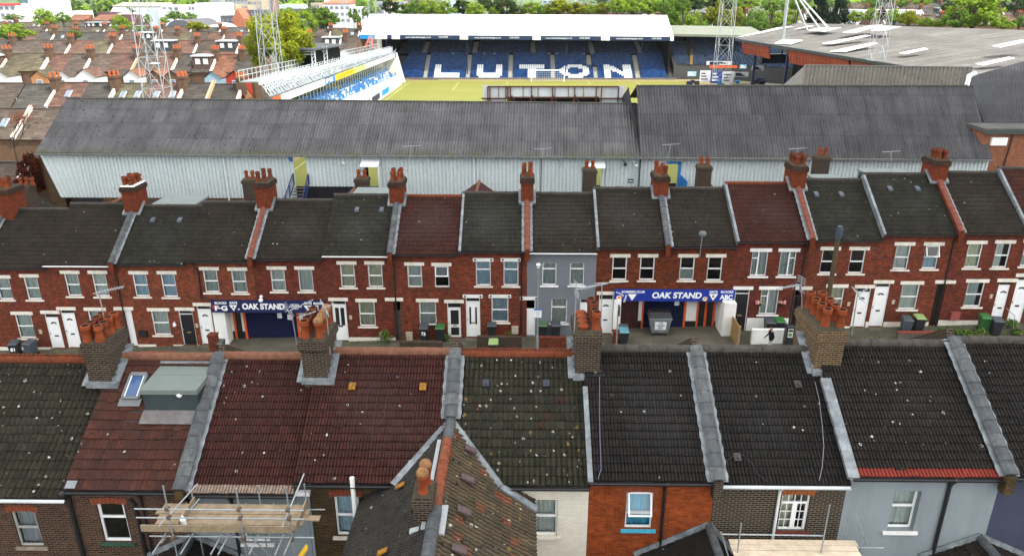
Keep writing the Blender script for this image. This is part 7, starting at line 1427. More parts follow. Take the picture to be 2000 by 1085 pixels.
# ================================================================== floodlight masts
def mast(lab, x, y, z0, z1, w0, w1, mat=M_STEEL):
    r = thing('floodlight_mast', lab, 'mast', (x, y, z0), 'lattice floodlight masts'); b = MB(); n = max(6, int((z1-z0)/(w0*1.1)))
    C_ = lambda t, i: V((x+(w0+(w1-w0)*t)/2*(1, 1, -1, -1)[i], y+(w0+(w1-w0)*t)/2*(1, -1, -1, 1)[i], z0+(z1-z0)*t)); th = .032*w0/2+.008
    for i in range(4): b.bar(C_(0, i), C_(1, i), th*1.5)
    b.build('legs', mat, r); b = MB()
    for k in range(n):
        for i in range(4): j = (i+1) % 4; b.bar(C_(k/n, i), C_((k+1)/n, j), th*.7); b.bar(C_(k/n, j), C_((k+1)/n, i), th*.7); b.bar(C_(k/n, i), C_(k/n, j), th*.7)
    b.build('bracing', mat, r); return r
M_MAST = plain('pale galvanised mast', (.34, .37, .40), .5, .15, metal=.2)
mast('tall lattice mast rising behind the left of the corrugated roof', -38.9, 80, 2, 30, 2.6, 1.3, M_MAST); p = at_y(303, 125, 80); b = MB(); b.lathe([(.5, 0), (.55, .06), (.2, .12)], p, 12); b.bar(p, (-38.4, 80, p.z), .08); tag(b.build('floodlight', M_ALU, None), 'round lamp bracketed off the tall left lattice mast', 'floodlight')
mast('lattice mast standing in front of the big yellow-green tree', -33.0, 100, 2, 32, 2.6, 1.6, M_MAST); mast('slender lattice mast at the left end of the white roof', -28.9, 150, 8, 32, 1.6, 1.2, M_MAST); mast('small thin lattice mast far behind the black dormer house', -53.5, 235, 3, 24, 1.8, 1.0, M_MAST)
mast('lattice mast between the white roof and the main stand', 39.0, 150, 5, 34, 2.8, 2.2, M_MAST); mast('lattice mast rising through the main stand roof', 45.8, 100, 12.6, 34, 1.7, 1.3, M_MAST)
q = rquad([(1529, 77)])[0]; tw = thing('roof_mast', 'white steel mast with raking stays on the main stand roof', 'mast', q); b = MB(); T = at_y(1541, -30, q.y); b.tube(q, T, .30, 10); b.build('mast', M_STEEL, tw); b = MB()
for px, py in ((1577, 60), (1604, 61), (1618, 55)): b.tube(rquad([(px, py)])[0], T, .15, 8)
f1, f2 = rquad([(1577, 60), (1604, 61)]); b.bar(f1, f2, .2); b.build('stays', M_ALU, tw)
pt = thing('lattice_pylon_tower', 'small red lattice tower at the corner of the white roofed stand', 'tower', (-33, 170, 2)); b = MB(); A = at_y(729, 88, 165); B = at_y(721, 76, 165)
b.bar(at_y(712, 95, 165), at_y(722, 72, 165), .3); b.bar(at_y(728, 95, 165), at_y(726, 72, 165), .3); b.bar(at_y(713, 90, 165), at_y(728, 88, 165), .2); b.bar(at_y(716, 84, 165), at_y(727, 82, 165), .2); b.build('frame', plain('pale red steel', (.55, .16, .12), .6), pt); b = MB(); A = at_y(720, 97, 165); b.box(A.x-.6, A.x+.6, 164.6, 165.4, 2, A.z); b.build('base', M_CONC, pt)

sc_ = thing('hanging_screen', 'dark navy box screen hanging under the main stand roof edge', 'screen', (46, 150, 8)); a, c = at_y(1489, 112, 152), at_y(1539, 112, 152); zt, zb = at_y(1512, 106, 152).z, at_y(1512, 124, 152).z; b = MB(); b.box(a.x, c.x, 152, 153.5, zb, zt); b.build('screen_box', plain('dark navy screen', (.012, .018, .035), .4, .1), sc_)
b = MB()
for x in (a.x+1, c.x-1): b.box(x-.08, x+.08, 152.6, 152.8, zt, 12.2)
b.build('hangers', M_NAVY, sc_)
# ================================================================== background houses
def leafmat(name, c1, c2):
    t = NT(name); p = t.geo(); oi = t.n('ObjectInfo').outputs['Random']; c = t.mix(t.ramp(t.noise(p, 1.3, 4), .3, .7), (*c1, 1), (*c2, 1)); k = t.ramp(oi, 0, 1, .85, 1.15); c = t.mix(1.0, c, t.n('CombineColor', i={0: k, 1: k, 2: k}).outputs[0], 'MULTIPLY')
    d = t.n('BsdfDiffuse', i={0: c}); tr = t.n('BsdfTranslucent', i={0: c}); mx = t.n('MixShader', i={0: .35, 1: d.outputs[0], 2: tr.outputs[0]}); t.t.links.new(mx.outputs[0], t.t.nodes['Material Output'].inputs[0]); MAT[name] = t.m; return t.m
LF = {'bright': leafmat('bright green leaves', (.24, .34, .035), (.15, .25, .028)), 'yellow': leafmat('yellow green young leaves', (.25, .275, .018), (.17, .21, .018)), 'mid': leafmat('mid green leaves', (.15, .25, .035), (.09, .175, .028)), 'dark': leafmat('deep green leaves', (.05, .085, .025), (.03, .055, .018)), 'conifer': leafmat('conifer needles', (.022, .045, .02), (.014, .03, .014)), 'copper': leafmat('copper leaves', (.10, .028, .015), (.05, .016, .010)), 'pale': leafmat('pale green leaves', (.17, .24, .07), (.12, .19, .05))}
M_BARK = plain('grey brown bark', (.09, .07, .05), .9, .3, 5)
def crown_mesh(seed, n=1500, kind='round', ls=.085):
    rr = random.Random(seed); b = MB(); cl = []
    for _ in range(42 if kind != 'conifer' else 60):
        while True:
            d = V((rr.uniform(-1, 1), rr.uniform(-1, 1), rr.uniform(-1, 1)))
            if .45 < d.length < 1: break
        if kind == 'conifer': z = rr.uniform(-1, 1); w = (1-z)*.42+.08; a = rr.uniform(0, 6.3); d = V((w*math.cos(a), w*math.sin(a), z))
        elif d.z < -.55: d.z *= .6
        cl.append((d*.86, rr.uniform(.14, .30)))
    for i in range(n):
        c, r = rr.choice(cl); o = V((rr.gauss(0, 1), rr.gauss(0, 1), rr.gauss(0, 1))).normalized()*r*rr.uniform(.55, 1.1); q = c+o; nn = (o.normalized()+c*.4+V((rr.gauss(0, .5), rr.gauss(0, .5), rr.gauss(0, .5)))).normalized()
        a = nn.orthogonal().normalized(); a = (Matrix.Rotation(rr.uniform(0, 6.3), 3, nn) @ a)*ls*rr.uniform(.6, 1.4); e = nn.cross(a).normalized()*ls*rr.uniform(.5, 1.0)
        b.quad(q-a, q+e*.9, q+a, q-e*.9)
    return b
PROTO = {}
def proto(kind, var):
    k = (kind, var)
    if k not in PROTO:
        big = kind in ('bigyellow',); b = crown_mesh(hash(kind) % 97 + var*13+5 if False else sum(map(ord, kind))+var*13, 9000 if big else 2400, 'conifer' if kind == 'conifer' else 'round', .045 if big else .075)
        o = b.build('crown', LF['yellow' if big else kind]); COL.objects.unlink(o); t = MB(); rr = random.Random(var)
        t.tube((0, 0, -2), (0, 0, .2), .09, 8, 0, .05)
        for j in range(7): t.tube((0, 0, -.8+.15*j), (rr.uniform(-.6, .6), rr.uniform(-.6, .6), rr.uniform(.0, .6)), .035, 6, 0, .01)
        u = t.build('trunk', M_BARK); COL.objects.unlink(u); PROTO[k] = (o.data, u.data); bpy.data.objects.remove(o); bpy.data.objects.remove(u)
    return PROTO[k]
def tree(px, py, wpx, hpx, Y, kind, lab, grp=None, name='tree', zmin=None):
    c = at_y(px, py, Y); Z = (c-CAM).dot(cF); rx = wpx/F_PX*Z/2; rz = hpx/F_PX*Z/2*1.08; g = gz(c.x, Y); r = thing(name, lab, 'tree', (c.x, Y, g), grp)
    cm, tm = proto(kind, rnd.randrange(3)); a = rnd.uniform(0, 6.3)
    for nm, me in (('crown', cm), ('trunk', tm)):
        o = bpy.data.objects.new(nm, me); COL.objects.link(o); o.parent = r; o.location = (0, 0, c.z-g); o.rotation_euler = (0, 0, a)
        o.scale = (rx, rx, rz) if nm == 'crown' else (rx, rx, max(.3, (c.z-g)/2))
    return r
FT = {}
def ftile(name, c1, c2):
    t = NT(name); uv = t.uv(); p = t.geo(); s = t.n('SeparateXYZ', i={0: uv}); oi = t.n('ObjectInfo').outputs['Random']
    c = t.mix(t.ramp(t.noise(p, .7, 6, .7), .35, .65), (*c1, 1), (*c2, 1)); n = t.noise(p, 6, 5, .7); k = t.ramp(n, .25, .75, .7, 1.3); c = t.mix(1.0, c, t.n('CombineColor', i={0: k, 1: k, 2: k}).outputs[0], 'MULTIPLY')
    k = t.ramp(oi, 0, 1, .8, 1.2); c = t.mix(1.0, c, t.n('CombineColor', i={0: k, 1: k, 2: k}).outputs[0], 'MULTIPLY')
    wn = t.n('TexWhiteNoise', noise_dimensions='2D', i={'Vector': t.n('VectorMath', operation='FLOOR', i={0: t.sc(uv, .34, 1, 1)}).outputs[0]}).outputs[0]; k = t.ramp(wn, 0, 1, .62, 1.38); c = t.mix(1.0, c, t.n('CombineColor', i={0: k, 1: k, 2: k}).outputs[0], 'MULTIPLY')
    l = t.math('LESS_THAN', t.math('FRACT', s.outputs[1]), .16); c = t.mix(t.math('MULTIPLY', l, .75), c, (.012, .010, .008, 1)); l2 = t.math('LESS_THAN', t.math('FRACT', s.outputs[0]), .15); c = t.mix(t.math('MULTIPLY', l2, .3), c, (.04, .03, .025, 1)); MAT[name] = t.set(Base_Color=c, Roughness=.9); return MAT[name]
for nm, a, c in (('brown', (.080, .058, .042), (.045, .033, .025)), ('grey', (.066, .062, .052), (.038, .036, .031)), ('red', (.115, .056, .037), (.072, .035, .025)), ('mossy', (.092, .078, .040), (.052, .046, .027)), ('dark', (.048, .041, .034), (.026, .024, .021)), ('orange', (.19, .075, .038), (.125, .05, .026))): FT[nm] = ftile(nm+' sunlit roof tile', a, c)
FW = {'brown': plain('far brown brick', (.12, .075, .048), .9, .2), 'white': plain('far white render', (.60, .60, .58), .8, .1), 'red': plain('far red render', (.33, .045, .028), .8, .1), 'blue': plain('far pale blue render', (.25, .37, .46), .8, .06), 'cream': plain('far cream render', (.46, .36, .22), .8, .1), 'rbrick': plain('far red brick', (.22, .075, .042), .9, .2), 'orange': plain('far orange brick', (.34, .17, .08), .9, .15)}
M_FCH = plain('far chimney brick', (.105, .066, .045), .9, .3); M_FPOT = plain('far orange pots', (.36, .10, .04), .85, .25); M_SKYL = plain('far skylight glass', (.14, .19, .25), .2, .2)
RUN, DROP = 3.9, 2.5
def far_house(lab, x0, x1, Yr, zr, tl, wl='brown', chim=None, par=False, out=None, sky=0, dorm=False, grp='houses in the far rows', pots=4):
    zg = gz((x0+x1)/2, Yr); r = thing('terraced_house', lab, 'house', ((x0+x1)/2, Yr, zg), grp); ze = zr-DROP; x0 += .01; x1 -= .01
    b = MB(); b.quad((x0, Yr, zr), (x0, Yr-RUN, ze), (x1, Yr-RUN, ze), (x1, Yr, zr), uv=[(0, 14), (0, 0), (13, 0), (13, 14)]); b.quad((x0, Yr, zr), (x1, Yr, zr), (x1, Yr+RUN, ze), (x0, Yr+RUN, ze), uv=[(0, 14), (13, 14), (13, 0), (0, 0)]); b.bar((x0, Yr, zr), (x1, Yr, zr), .25, .2); b.build('roof', FT[tl], r)
    b = MB(); ya, yb = Yr-RUN+.25, Yr+RUN-.25
    for P in (((x0, ya, zg-1), (x1, ya, zg-1), (x1, ya, ze), (x0, ya, ze)), ((x1, yb, zg-1), (x0, yb, zg-1), (x0, yb, ze), (x1, yb, ze)), ((x0, yb, zg-1), (x0, ya, zg-1), (x0, ya, ze), (x0, Yr, zr-.1), (x0, yb, ze)), ((x1, ya, zg-1), (x1, yb, zg-1), (x1, yb, ze), (x1, Yr, zr-.1), (x1, ya, ze))): b.quad(*P)
    b.build('wall', FW[wl], r)
    if par:
        b = MB(); A, B = V((x1, Yr-RUN-.1, ze+.1)), V((x1, Yr, zr+.12)); b.bar(A, B, .28, .5, 0); b.bar(A+V((0, 0, .26)), B+V((0, 0, .26)), .34, .06, 1); b.build('parapet', [FW['white'] if par == 1 else FW['cream'], M_FPOT], r)
    if chim is not None:
        b = MB(); xc = x1 if par else x0+chim; yc = Yr-(.9 if chim < 9 else 0); b.box(xc-.42, xc+.42, yc-.62, yc+.62, zr-1.2, zr+.85); b.box(xc-.5, xc+.5, yc-.7, yc+.7, zr+.7, zr+1.0)
        for k in range(pots): px_ = xc-.3+.6*(k % 2); py_ = yc-.45+.9*(k//2)/max(1, (pots-1)//2); b.tube((px_, py_, zr+1.0), (px_, py_, zr+1.6), .16, 6, 1, .13)
        b.build('chimney', [M_FCH, M_FPOT], r)
    for k in range(sky):
        u = .3+.45*k if sky > 1 else .5; xs_ = x0+(x1-x0)*u; A = V((xs_, Yr-RUN*.62, zr-DROP*.62)); B = V((xs_, Yr-RUN*.36, zr-DROP*.36)); n = V((0, -DROP, RUN)).normalized()*.09; b = MB(); b.bar(A+n, B+n, .66, .10, 0, up=n); b.bar(A+n*1.9, B+n*1.9, .52, .05, 1, up=n); b.build('skylight', [FW['white'], M_SKYL], r)
    if dorm:
        b = MB(); yd = Yr-RUN*.8; zd = zr-DROP*.8; b.box(x0+.3, x1-.3, yd, Yr, zd, zr-.05, 0); b.box(x0+.1, x1-.1, yd-.2, Yr+.1, zr-.049, zr+.15, 1)
        for k in range(2): xw = x0+(x1-x0)*(.22+.38*k); b.box(xw, xw+.8, yd-.06, yd-.003, zr-1.25, zr-.35, 2)
        b.build('dormer', [plain('dormer tile hanging', (.09, .06, .05), .9, .2) if dorm == 1 else FW['red'] if dorm == 2 else plain('dark dormer slate', (.05, .055, .06), .8, .2), plain('pale dormer roof', (.42, .46, .48), .7, .1), FW['white']], r)
    if out:
        side, owl, otl, wd, ln = out; xa = x0+.2 if side < 0 else x1-.2-wd; xb = xa+wd; yo = Yr-RUN-ln; zo = ze-.2+wd*.30; zl = ze-.45; xm = (xa+xb)/2
        b = MB(); b.quad((xa-.15, yo-.2, zl-.05), (xm, yo-.2, zo), (xm, Yr-RUN*.75, zo), (xa-.15, Yr-RUN*.75, zl-.05), uv=[(0, 0), (0, 6), (12, 6), (12, 0)]); b.quad((xm, yo-.2, zo), (xb+.15, yo-.2, zl-.05), (xb+.15, Yr-RUN*.75, zl-.05), (xm, Yr-RUN*.75, zo), uv=[(0, 6), (0, 0), (12, 0), (12, 6)]); b.build('outrigger_roof', FT[otl], r)
        b = MB(); b.quad((xa, yo, zg-1), (xb, yo, zg-1), (xb, yo, zl), (xm, yo, zo-.12), (xa, yo, zl)); b.quad((xa, Yr-RUN, zg-1), (xa, yo, zg-1), (xa, yo, zl), (xa, Yr-RUN, zl)); b.quad((xb, yo, zg-1), (xb, Yr-RUN, zg-1), (xb, Yr-RUN, zl), (xb, yo, zl)); b.build('outrigger_wall', FW[owl], r)
        b = MB(); b.box(xm-.45, xm+.45, yo-.05, yo+.02, zl-1.6, zl-.45, 0); b.box(xm-.38, xm+.38, yo-.06, yo-.051, zl-1.53, zl-.52, 1); b.build('window', [FW['white'], M_SKYL], r)
    return r
TN_ = {'brown': 'brown', 'grey': 'grey', 'red': 'reddish', 'mossy': 'mossy', 'dark': 'dark', 'orange': 'bright orange'}
WN_ = {'brown': 'brown brick', 'white': 'white', 'red': 'red', 'blue': 'pale blue', 'cream': 'cream', 'rbrick': 'red brick', 'orange': 'orange brick'}
ORD = 'first second third fourth fifth sixth seventh eighth ninth tenth eleventh twelfth thirteenth fourteenth fifteenth sixteenth seventeenth eighteenth nineteenth twentieth twenty-first twenty-second'.split()
def row(desc, Yr, pxy, edges_px, specs, z_override=None, grp=None):
    """edges in px at the ridge; specs: (tile, wall, chimney, parapet, outrigger, skylights, dormer)"""
    zr = at_y(pxy[0], pxy[1], Yr).z; xs = [at_y(p, pxy[1], Yr).x for p in edges_px]
    for i, sp_ in enumerate(specs):
        tl, wl, ch, pa, ou, sk, dm = sp_; ex_ = []
        if dm: ex_.append('dormer')
        if sk: ex_.append('skylight' if sk == 1 else 'two skylights')
        if ou: ex_.append(WN_[ou[1]]+' rear wing')
        lab = '%s roofed house%s, %s from left in %s' % (TN_[tl], (' with '+ex_[0]) if ex_ else '', ORD[i], desc)
        if len(lab.split()) > 16: lab = '%s roofed house, %s from left in %s' % (TN_[tl], ORD[i], desc)
        far_house(lab, xs[i], xs[i+1], Yr, zr+rnd.uniform(-.12, .12), tl, wl, ch, pa, ou, sk, dm, grp=grp or 'houses in '+desc)
o_ = lambda s, w, t, wd=2.6, ln=3.5: (s, w, t, wd, ln)
row('the row just behind the stand', 96.4, (250, 163), [-12, 50, 118, 176, 233, 296, 364, 418, 476], [('brown', 'brown', None, 0, None, 0, 0), ('grey', 'brown', 1, 1, None, 0, 0), ('red', 'brown', None, 0, None, 1, 0), ('dark', 'brown', 1, 1, None, 0, 0), ('mossy', 'brown', None, 0, None, 2, 0), ('red', 'brown', 1, 1, None, 2, 0), ('dark', 'brown', None, 2, None, 0, 0), ('dark', 'orange', 1, 1, None, 0, 0)])
row('the short row left of the stand', 77.7, (60, 211), [-75, -8, 62, 130], [('mossy', 'brown', 1, 0, None, 0, 0), ('brown', 'brown', None, 1, None, 1, 0), ('brown', 'brown', None, 0, None, 0, 0)])
row('the low row at the far left edge', 66.5, (40, 318), [-95, -20, 60], [('mossy', 'brown', None, 0, None, 0, 0), ('brown', 'brown', None, 1, None, 0, 0)])
row('the row with white rear gables', 128, (250, 106), [-26, 22, 62, 103, 143, 184, 226, 275, 318, 352, 386, 426, 466, 505], [('dark', 'rbrick', 1, 1, None, 0, 1), ('mossy', 'brown', None, 0, o_(-1, 'white', 'mossy', 3.2), 0, 0), ('mossy', 'brown', 1, 1, None, 0, 0), ('red', 'brown', None, 0, o_(-1, 'orange', 'mossy'), 0, 0), ('brown', 'brown', 1, 1, o_(-1, 'white', 'brown', 2.4, 3), 0, 0), ('brown', 'brown', None, 0, o_(-1, 'white', 'red', 3.4), 0, 0), ('red', 'brown', 1, 2, o_(1, 'brown', 'dark', 2.2, 3), 0, 0), ('brown', 'brown', None, 0, o_(-1, 'white', 'orange', 2.6), 0, 0), ('red', 'brown', 1, 1, o_(-1, 'brown', 'orange'), 0, 0), ('dark', 'brown', None, 0, o_(1, 'brown', 'brown'), 0, 0), ('dark', 'brown', 1, 1, None, 0, 1), ('orange', 'blue', None, 0, o_(-1, 'blue', 'orange'), 0, 0), ('dark', 'brown', 1, 0, o_(-1, 'red', 'mossy', 2.8), 0, 0)])
rr = random.Random(21)
def auto_specs(n, seed):
    rr = random.Random(seed); S_ = []
    for i in range(n):
        S_.append((rr.choice(['brown', 'grey', 'red', 'mossy', 'brown', 'dark', 'grey']), rr.choice(['brown', 'brown', 'rbrick']), 1 if i % 2 else None, 1 if i % 2 and rr.random() < .8 else 0, o_(-1 if i % 2 else 1, rr.choice(['brown', 'white', 'brown', 'red', 'cream', 'brown', 'white']), rr.choice(['brown', 'mossy', 'red'])) if rr.random() < .85 else None, 1 if rr.random() < .12 else 0, 3 if rr.random() < .10 else 0))
    return S_
row('the second row beyond the stand', 158, (250, 79), [-20+41*i for i in range(14)], auto_specs(13, 3))
row('the third row beyond the stand', 196, (250, 63), [-20+33*i for i in range(17)], auto_specs(16, 5))
row('the fourth row beyond the stand', 240, (250, 53), [-15+28*i for i in range(19)], auto_specs(18, 7))
row('the fifth row of distant roofs', 300, (250, 43.5), [-10+23*i for i in range(14)], auto_specs(13, 11))
row('the short row left of the white stadium roof', 165, (650, 72), [598, 634, 668, 702], [('dark', 'rbrick', 1, 0, o_(-1, 'red', 'dark'), 0, 0), ('dark', 'brown', None, 1, None, 0, 3), ('brown', 'brown', 1, 0, o_(1, 'white', 'brown', 3.0), 0, 0)])
row('the back row left of the white stadium roof', 205, (650, 56), [592, 620, 648, 676, 704, 730], auto_specs(5, 17))
row('the hillside row behind the big bright tree', 240, (1800, 31), [1690, 1720, 1750, 1780, 1808, 1836, 1864, 1892, 1920, 1950, 1980, 2010], [('brown', 'brown', 1, 1, None, 0, 0), ('dark', 'brown', None, 0, None, 0, 0), ('brown', 'brown', 1, 1, None, 0, 0), ('red', 'brown', None, 0, None, 0, 0), ('brown', 'brown', 1, 1, None, 2, 0), ('red', 'brown', None, 0, None, 0, 0), ('dark', 'brown', 1, 0, None, 0, 0), ('brown', 'brown', None, 1, None, 0, 0), ('dark', 'brown', 1, 0, None, 2, 0), ('red', 'brown', None, 0, None, 0, 0), ('brown', 'brown', 1, 0, None, 0, 0)])
row('the upper hillside row at right', 310, (1800, 16), [1640+26*i for i in range(15)], auto_specs(14, 23)); row('the top hillside row at right', 390, (1850, 6), [1660+22*i for i in range(17)], auto_specs(16, 29))
row('the roofs beyond the corner stand', 265, (1480, 24), [1345, 1372, 1400, 1428, 1456, 1484, 1512, 1540, 1568], auto_specs(8, 31)); row('the distant roofs behind the tree line', 330, (1150, 13), [1000+24*i for i in range(14)], auto_specs(13, 37))
# ================================================================== trees
GL = 'trees around the far rows'; GK = 'trees behind the stadium'; GH = 'trees on the right hillside'
tree(545, 86, 138, 118, 113, 'bigyellow', 'big yellow-green tree behind the scaffold deck and lattice mast', GL)
for a in ((636, 36, 60, 44, 215, 'mid', 'dense dark green round tree behind the black dormer house'), (592, 47, 62, 52, 200, 'bright', 'rounded light green tree right of the big yellow-green tree'), (610, 30, 50, 30, 240, 'pale', 'pale green tree peeping over the rounded light green one'), (34, 62, 66, 32, 180, 'bright', 'wide light green tree among the roofs at far left'), (12, 68, 26, 22, 178, 'mid', 'small mid green tree at the far left edge of the roofs'), (88, 36, 46, 34, 262, 'bright', 'bright green tree in front of the white tower block'), (122, 36, 30, 22, 285, 'mid', 'darker tree right of the white tower block'), (238, 48, 40, 32, 222, 'bright', 'round bright green tree between the orange roofs and warehouse'), (289, 38, 20, 20, 280, 'bright', 'small bright tree left of the tall left mast'), (147, 68, 28, 18, 186, 'pale', 'pale green bush among the second row of roofs'), (28, 35, 44, 12, 330, 'pale', 'low pale green hedge tree below the white hospital-like block'), (44, 15, 26, 34, 440, 'pale', 'pale tree between the striped block and the teal block'), (272, 57, 30, 14, 210, 'pale', 'low pale bush right of the round bright tree'), (340, 31, 34, 18, 330, 'mid', 'mid green tree below the white blocks'), (368, 33, 34, 16, 325, 'mid', 'second mid green tree below the white blocks'), (322, 40, 20, 14, 300, 'bright', 'small tree left of the dark arched shed'), (385, 51, 50, 18, 235, 'yellow', 'yellow-green bush in front of the white flat roof'), (690, 28, 22, 24, 290, 'mid', 'small tree right of the dense dark tree'), (718, 24, 26, 24, 290, 'mid', 'round tree left of the white stadium roof end'), (697, 38, 18, 20, 250, 'mid', 'little green tree above the red roofs near the stadium roof'), (735, 20, 16, 14, 330, 'bright', 'little bright tree behind the slender mast'), (250, 22, 26, 16, 470, 'mid', 'tree beside the white gable warehouse'), (560, 26, 40, 20, 330, 'bright', 'light tree behind the lattice mast')): tree(*a, GL)
KT = [(762, 14, 40, 26, 'dark'), (790, 20, 44, 26, 'mid'), (812, 16, 40, 30, 'mid'), (834, 16, 44, 34, 'bright'), (868, 17, 54, 32, 'bright'), (905, 15, 50, 34, 'dark'), (930, 20, 46, 26, 'bright'), (958, 8, 70, 36, 'dark'), (990, 16, 50, 34, 'dark'), (972, 22, 36, 22, 'bright'), (1012, 22, 40, 20, 'pale'), (1040, 18, 46, 26, 'bright'), (1068, 20, 40, 22, 'mid'), (1092, 14, 66, 30, 'yellow'), (1125, 18, 50, 24, 'yellow'), (1150, 20, 40, 20, 'bright'), (1178, 18, 40, 24, 'yellow'), (1205, 14, 52, 32, 'bright'), (1235, 10, 64, 40, 'bright'), (1268, 14, 54, 34, 'bright'), (1296, 12, 50, 34, 'mid'), (1310, 32, 50, 60, 'mid'), (1325, 42, 60, 64, 'bright'), (1352, 52, 50, 52, 'bright'), (1375, 60, 36, 40, 'mid'), (1400, 40, 64, 66, 'yellow'), (1432, 44, 54, 60, 'yellow'), (1448, 58, 40, 40, 'bright'), (1478, 46, 60, 50, 'mid'), (1510, 44, 60, 48, 'bright'), (1540, 38, 44, 38, 'bright'), (1345, 8, 70, 34, 'dark'), (1385, 4, 64, 30, 'dark'), (1335, 10, 40, 34, 'mid'), (1455, 8, 60, 26, 'bright'), (1510, 14, 50, 24, 'mid'), (1560, 10, 44, 26, 'mid'), (1415, 12, 40, 24, 'dark')]
KC_ = {'dark': 'deep green', 'mid': 'mid green', 'bright': 'bright green', 'pale': 'pale green', 'yellow': 'yellow-green'}
cnt = {}
for px, py, w_, h_, k in sorted(KT):
    key = (k, px > 1303); cnt[key] = cnt.get(key, 0)+1; tree(px, py, w_, h_, (222 if h_ > 22 else 235)+rnd.uniform(-8, 14)+(0 if py > 9 else 60), k, '%s tree %s, %s of that colour from left' % (KC_[k], 'between white roof and main stand' if px > 1303 else 'behind the white roof', ORD[cnt[key]-1]), GK)
HT = [(1600, 24, 64, 70, 200, 'conifer', 'tall dark conifer behind the main stand, left of a pair'), (1640, 26, 58, 66, 203, 'conifer', 'tall dark conifer behind the main stand, right of a pair'), (1672, 34, 34, 24, 185, 'bright', 'light bush right of the dark conifers along the roof edge'), (1700, 30, 30, 26, 190, 'bright', 'light round tree before a white wall above the main stand'), (1722, 30, 24, 26, 192, 'copper', 'small copper red tree above the main stand roof'), (1748, 32, 40, 30, 186, 'bright', 'bright bush behind the mast on the main stand'), (1775, 36, 44, 32, 182, 'yellow', 'yellow bush right of the mast on the main stand'), (1806, 44, 34, 18, 178, 'bright', 'low bright bush on the main stand skyline'), (1832, 46, 36, 16, 176, 'bright', 'second low bush left of the big bright tree'), (1905, 24, 116, 74, 168, 'bright', 'big bright tree behind the main stand at far right'), (1870, 40, 60, 40, 166, 'mid', 'darker lower tree at the left foot of the big bright tree'), (1960, 46, 50, 26, 160, 'bright', 'low bright bush right of the big bright tree'), (1992, 44, 40, 24, 164, 'mid', 'green bush at the right edge beyond the main stand'), (1855, 14, 34, 26, 270, 'dark', 'dark tree between hillside houses'), (1800, 5, 40, 16, 330, 'bright', 'bright tree high on the right hillside'), (1760, 8, 30, 16, 330, 'mid', 'mid green tree high on the right hillside'), (1705, 8, 40, 20, 320, 'mid', 'green tree right of the conifers on the hillside'), (1985, 10, 60, 36, 290, 'dark', 'dark tree at the upper right corner'), (1940, 4, 50, 20, 350, 'dark', 'dark hillside tree left of the corner tree'), (1720, 2, 60, 14, 420, 'dark', 'dark hillside tree along the top edge'), (1830, 1, 50, 12, 430, 'dark', 'second dark hillside tree along the top edge')]
for a in HT: tree(*a, GH)
for a in ((62, 345, 76, 90, 62, 'copper', 'dense copper red bush left of the stand wall'), (100, 330, 40, 60, 61, 'copper', 'smaller copper bush touching the stand wall')): tree(*a)
r = thing('bare_tree', 'thin nearly bare tree with rusty buds before the mossy left roofs', 'tree', at_y(35, 330, 64)); b = MB(); rr = random.Random(2); base = at_y(37, 330, 64); q = MB()
def limb(p, d, l, w_, k):
    e = p+d*l; b.tube(p, e, w_, 5, 0, w_*.6)
    if k == 0: leaves(q, e, .5, .5, .4, 14, .05, 0, rr); return
    for _ in range(3): limb(e, (d+V((rr.uniform(-.7, .7), rr.uniform(-.5, .5), rr.uniform(-.1, .4)))).normalized(), l*.68, w_*.6, k-1)
limb(base, V((0, 0, 1)), 1.9, .09, 4); b.build('trunk', M_BARK, r); q.build('crown', plain('rusty buds', (.26, .10, .05), .8, .3), r)
# ================================================================== rear wings of the houses across the street
def wing(i, px, py, w_, y1, tl, wall=B_RED2):
    h = ROW2[i]; q = at_y(px, py, y1); X, zr = q.x, q.z; b = MB(); y0 = 47.0; zl = zr-w_*.36
    b.quad((X-w_/2, y1, zl), (X, y1, zr), (X, y0, zr), (X-w_/2, y0, zl), uv=[(0, 0), (0, 6), (22, 6), (22, 0)]); b.quad((X, y1, zr), (X+w_/2, y1, zl), (X+w_/2, y0, zl), (X, y0, zr), uv=[(0, 6), (0, 0), (22, 0), (22, 6)]); ridge_tiles(b, (X, y0, zr), (X, y1, zr), .10, .45, 1); b.build('rear_wing_roof', [tl, MAT['brown ridge clay']], h['r'])
    c = MB(); c.box(X-w_/2+.15, X+w_/2-.15, YB2, y1-.15, h['zb'], zl-.02); c.quad((X-w_/2+.15, y1-.15, zl), (X+w_/2-.15, y1-.15, zl), (X, y1-.15, zr-.08)); c.build('rear_wing_wall', wall, h['r'])
def rear_chim(i, px, yt, yb, n=2):
    h = ROW2[i]; Y = 52.0; c = at_y(px, (yt+yb)/2, Y); zt = at_y(px, yt, Y).z; zb = at_y(px, yb, Y).z-1.5
    chimney(h['r'], c.x-.48, c.x+.48, Y, Y+.85, zb, zt-.5, B_SOOT, [(c.x-.22+.44*k, Y+.4, 'bishop', M_TERRA, .95) for k in range(n)], corbel=.7)
wing(7, 936, 353, 3.0, 53.5, T_REDB); wing(10, 1378, 352, 3.4, 54, T_REDB); wing(8, 1152, 366, 2.6, 54, T_DARK); wing(5, 704, 356, 3.2, 54, T_DARK); wing(1, 268, 372, 4.4, 53.5, T_MOSS0); wing(0, 60, 372, 5.0, 54, T_MOSS0); wing(12, 1620, 343, 3.0, 54, T_DARK); wing(3, 484, 386, 3.0, 54, T_DARK)
for a in ((3, 486, 339, 388), (5, 705, 337, 372), (8, 1152, 319, 376), (10, 1377, 312, 362), (12, 1608, 294, 345)): rear_chim(*a)
rear_chim(0, 45, 352, 410, 3)
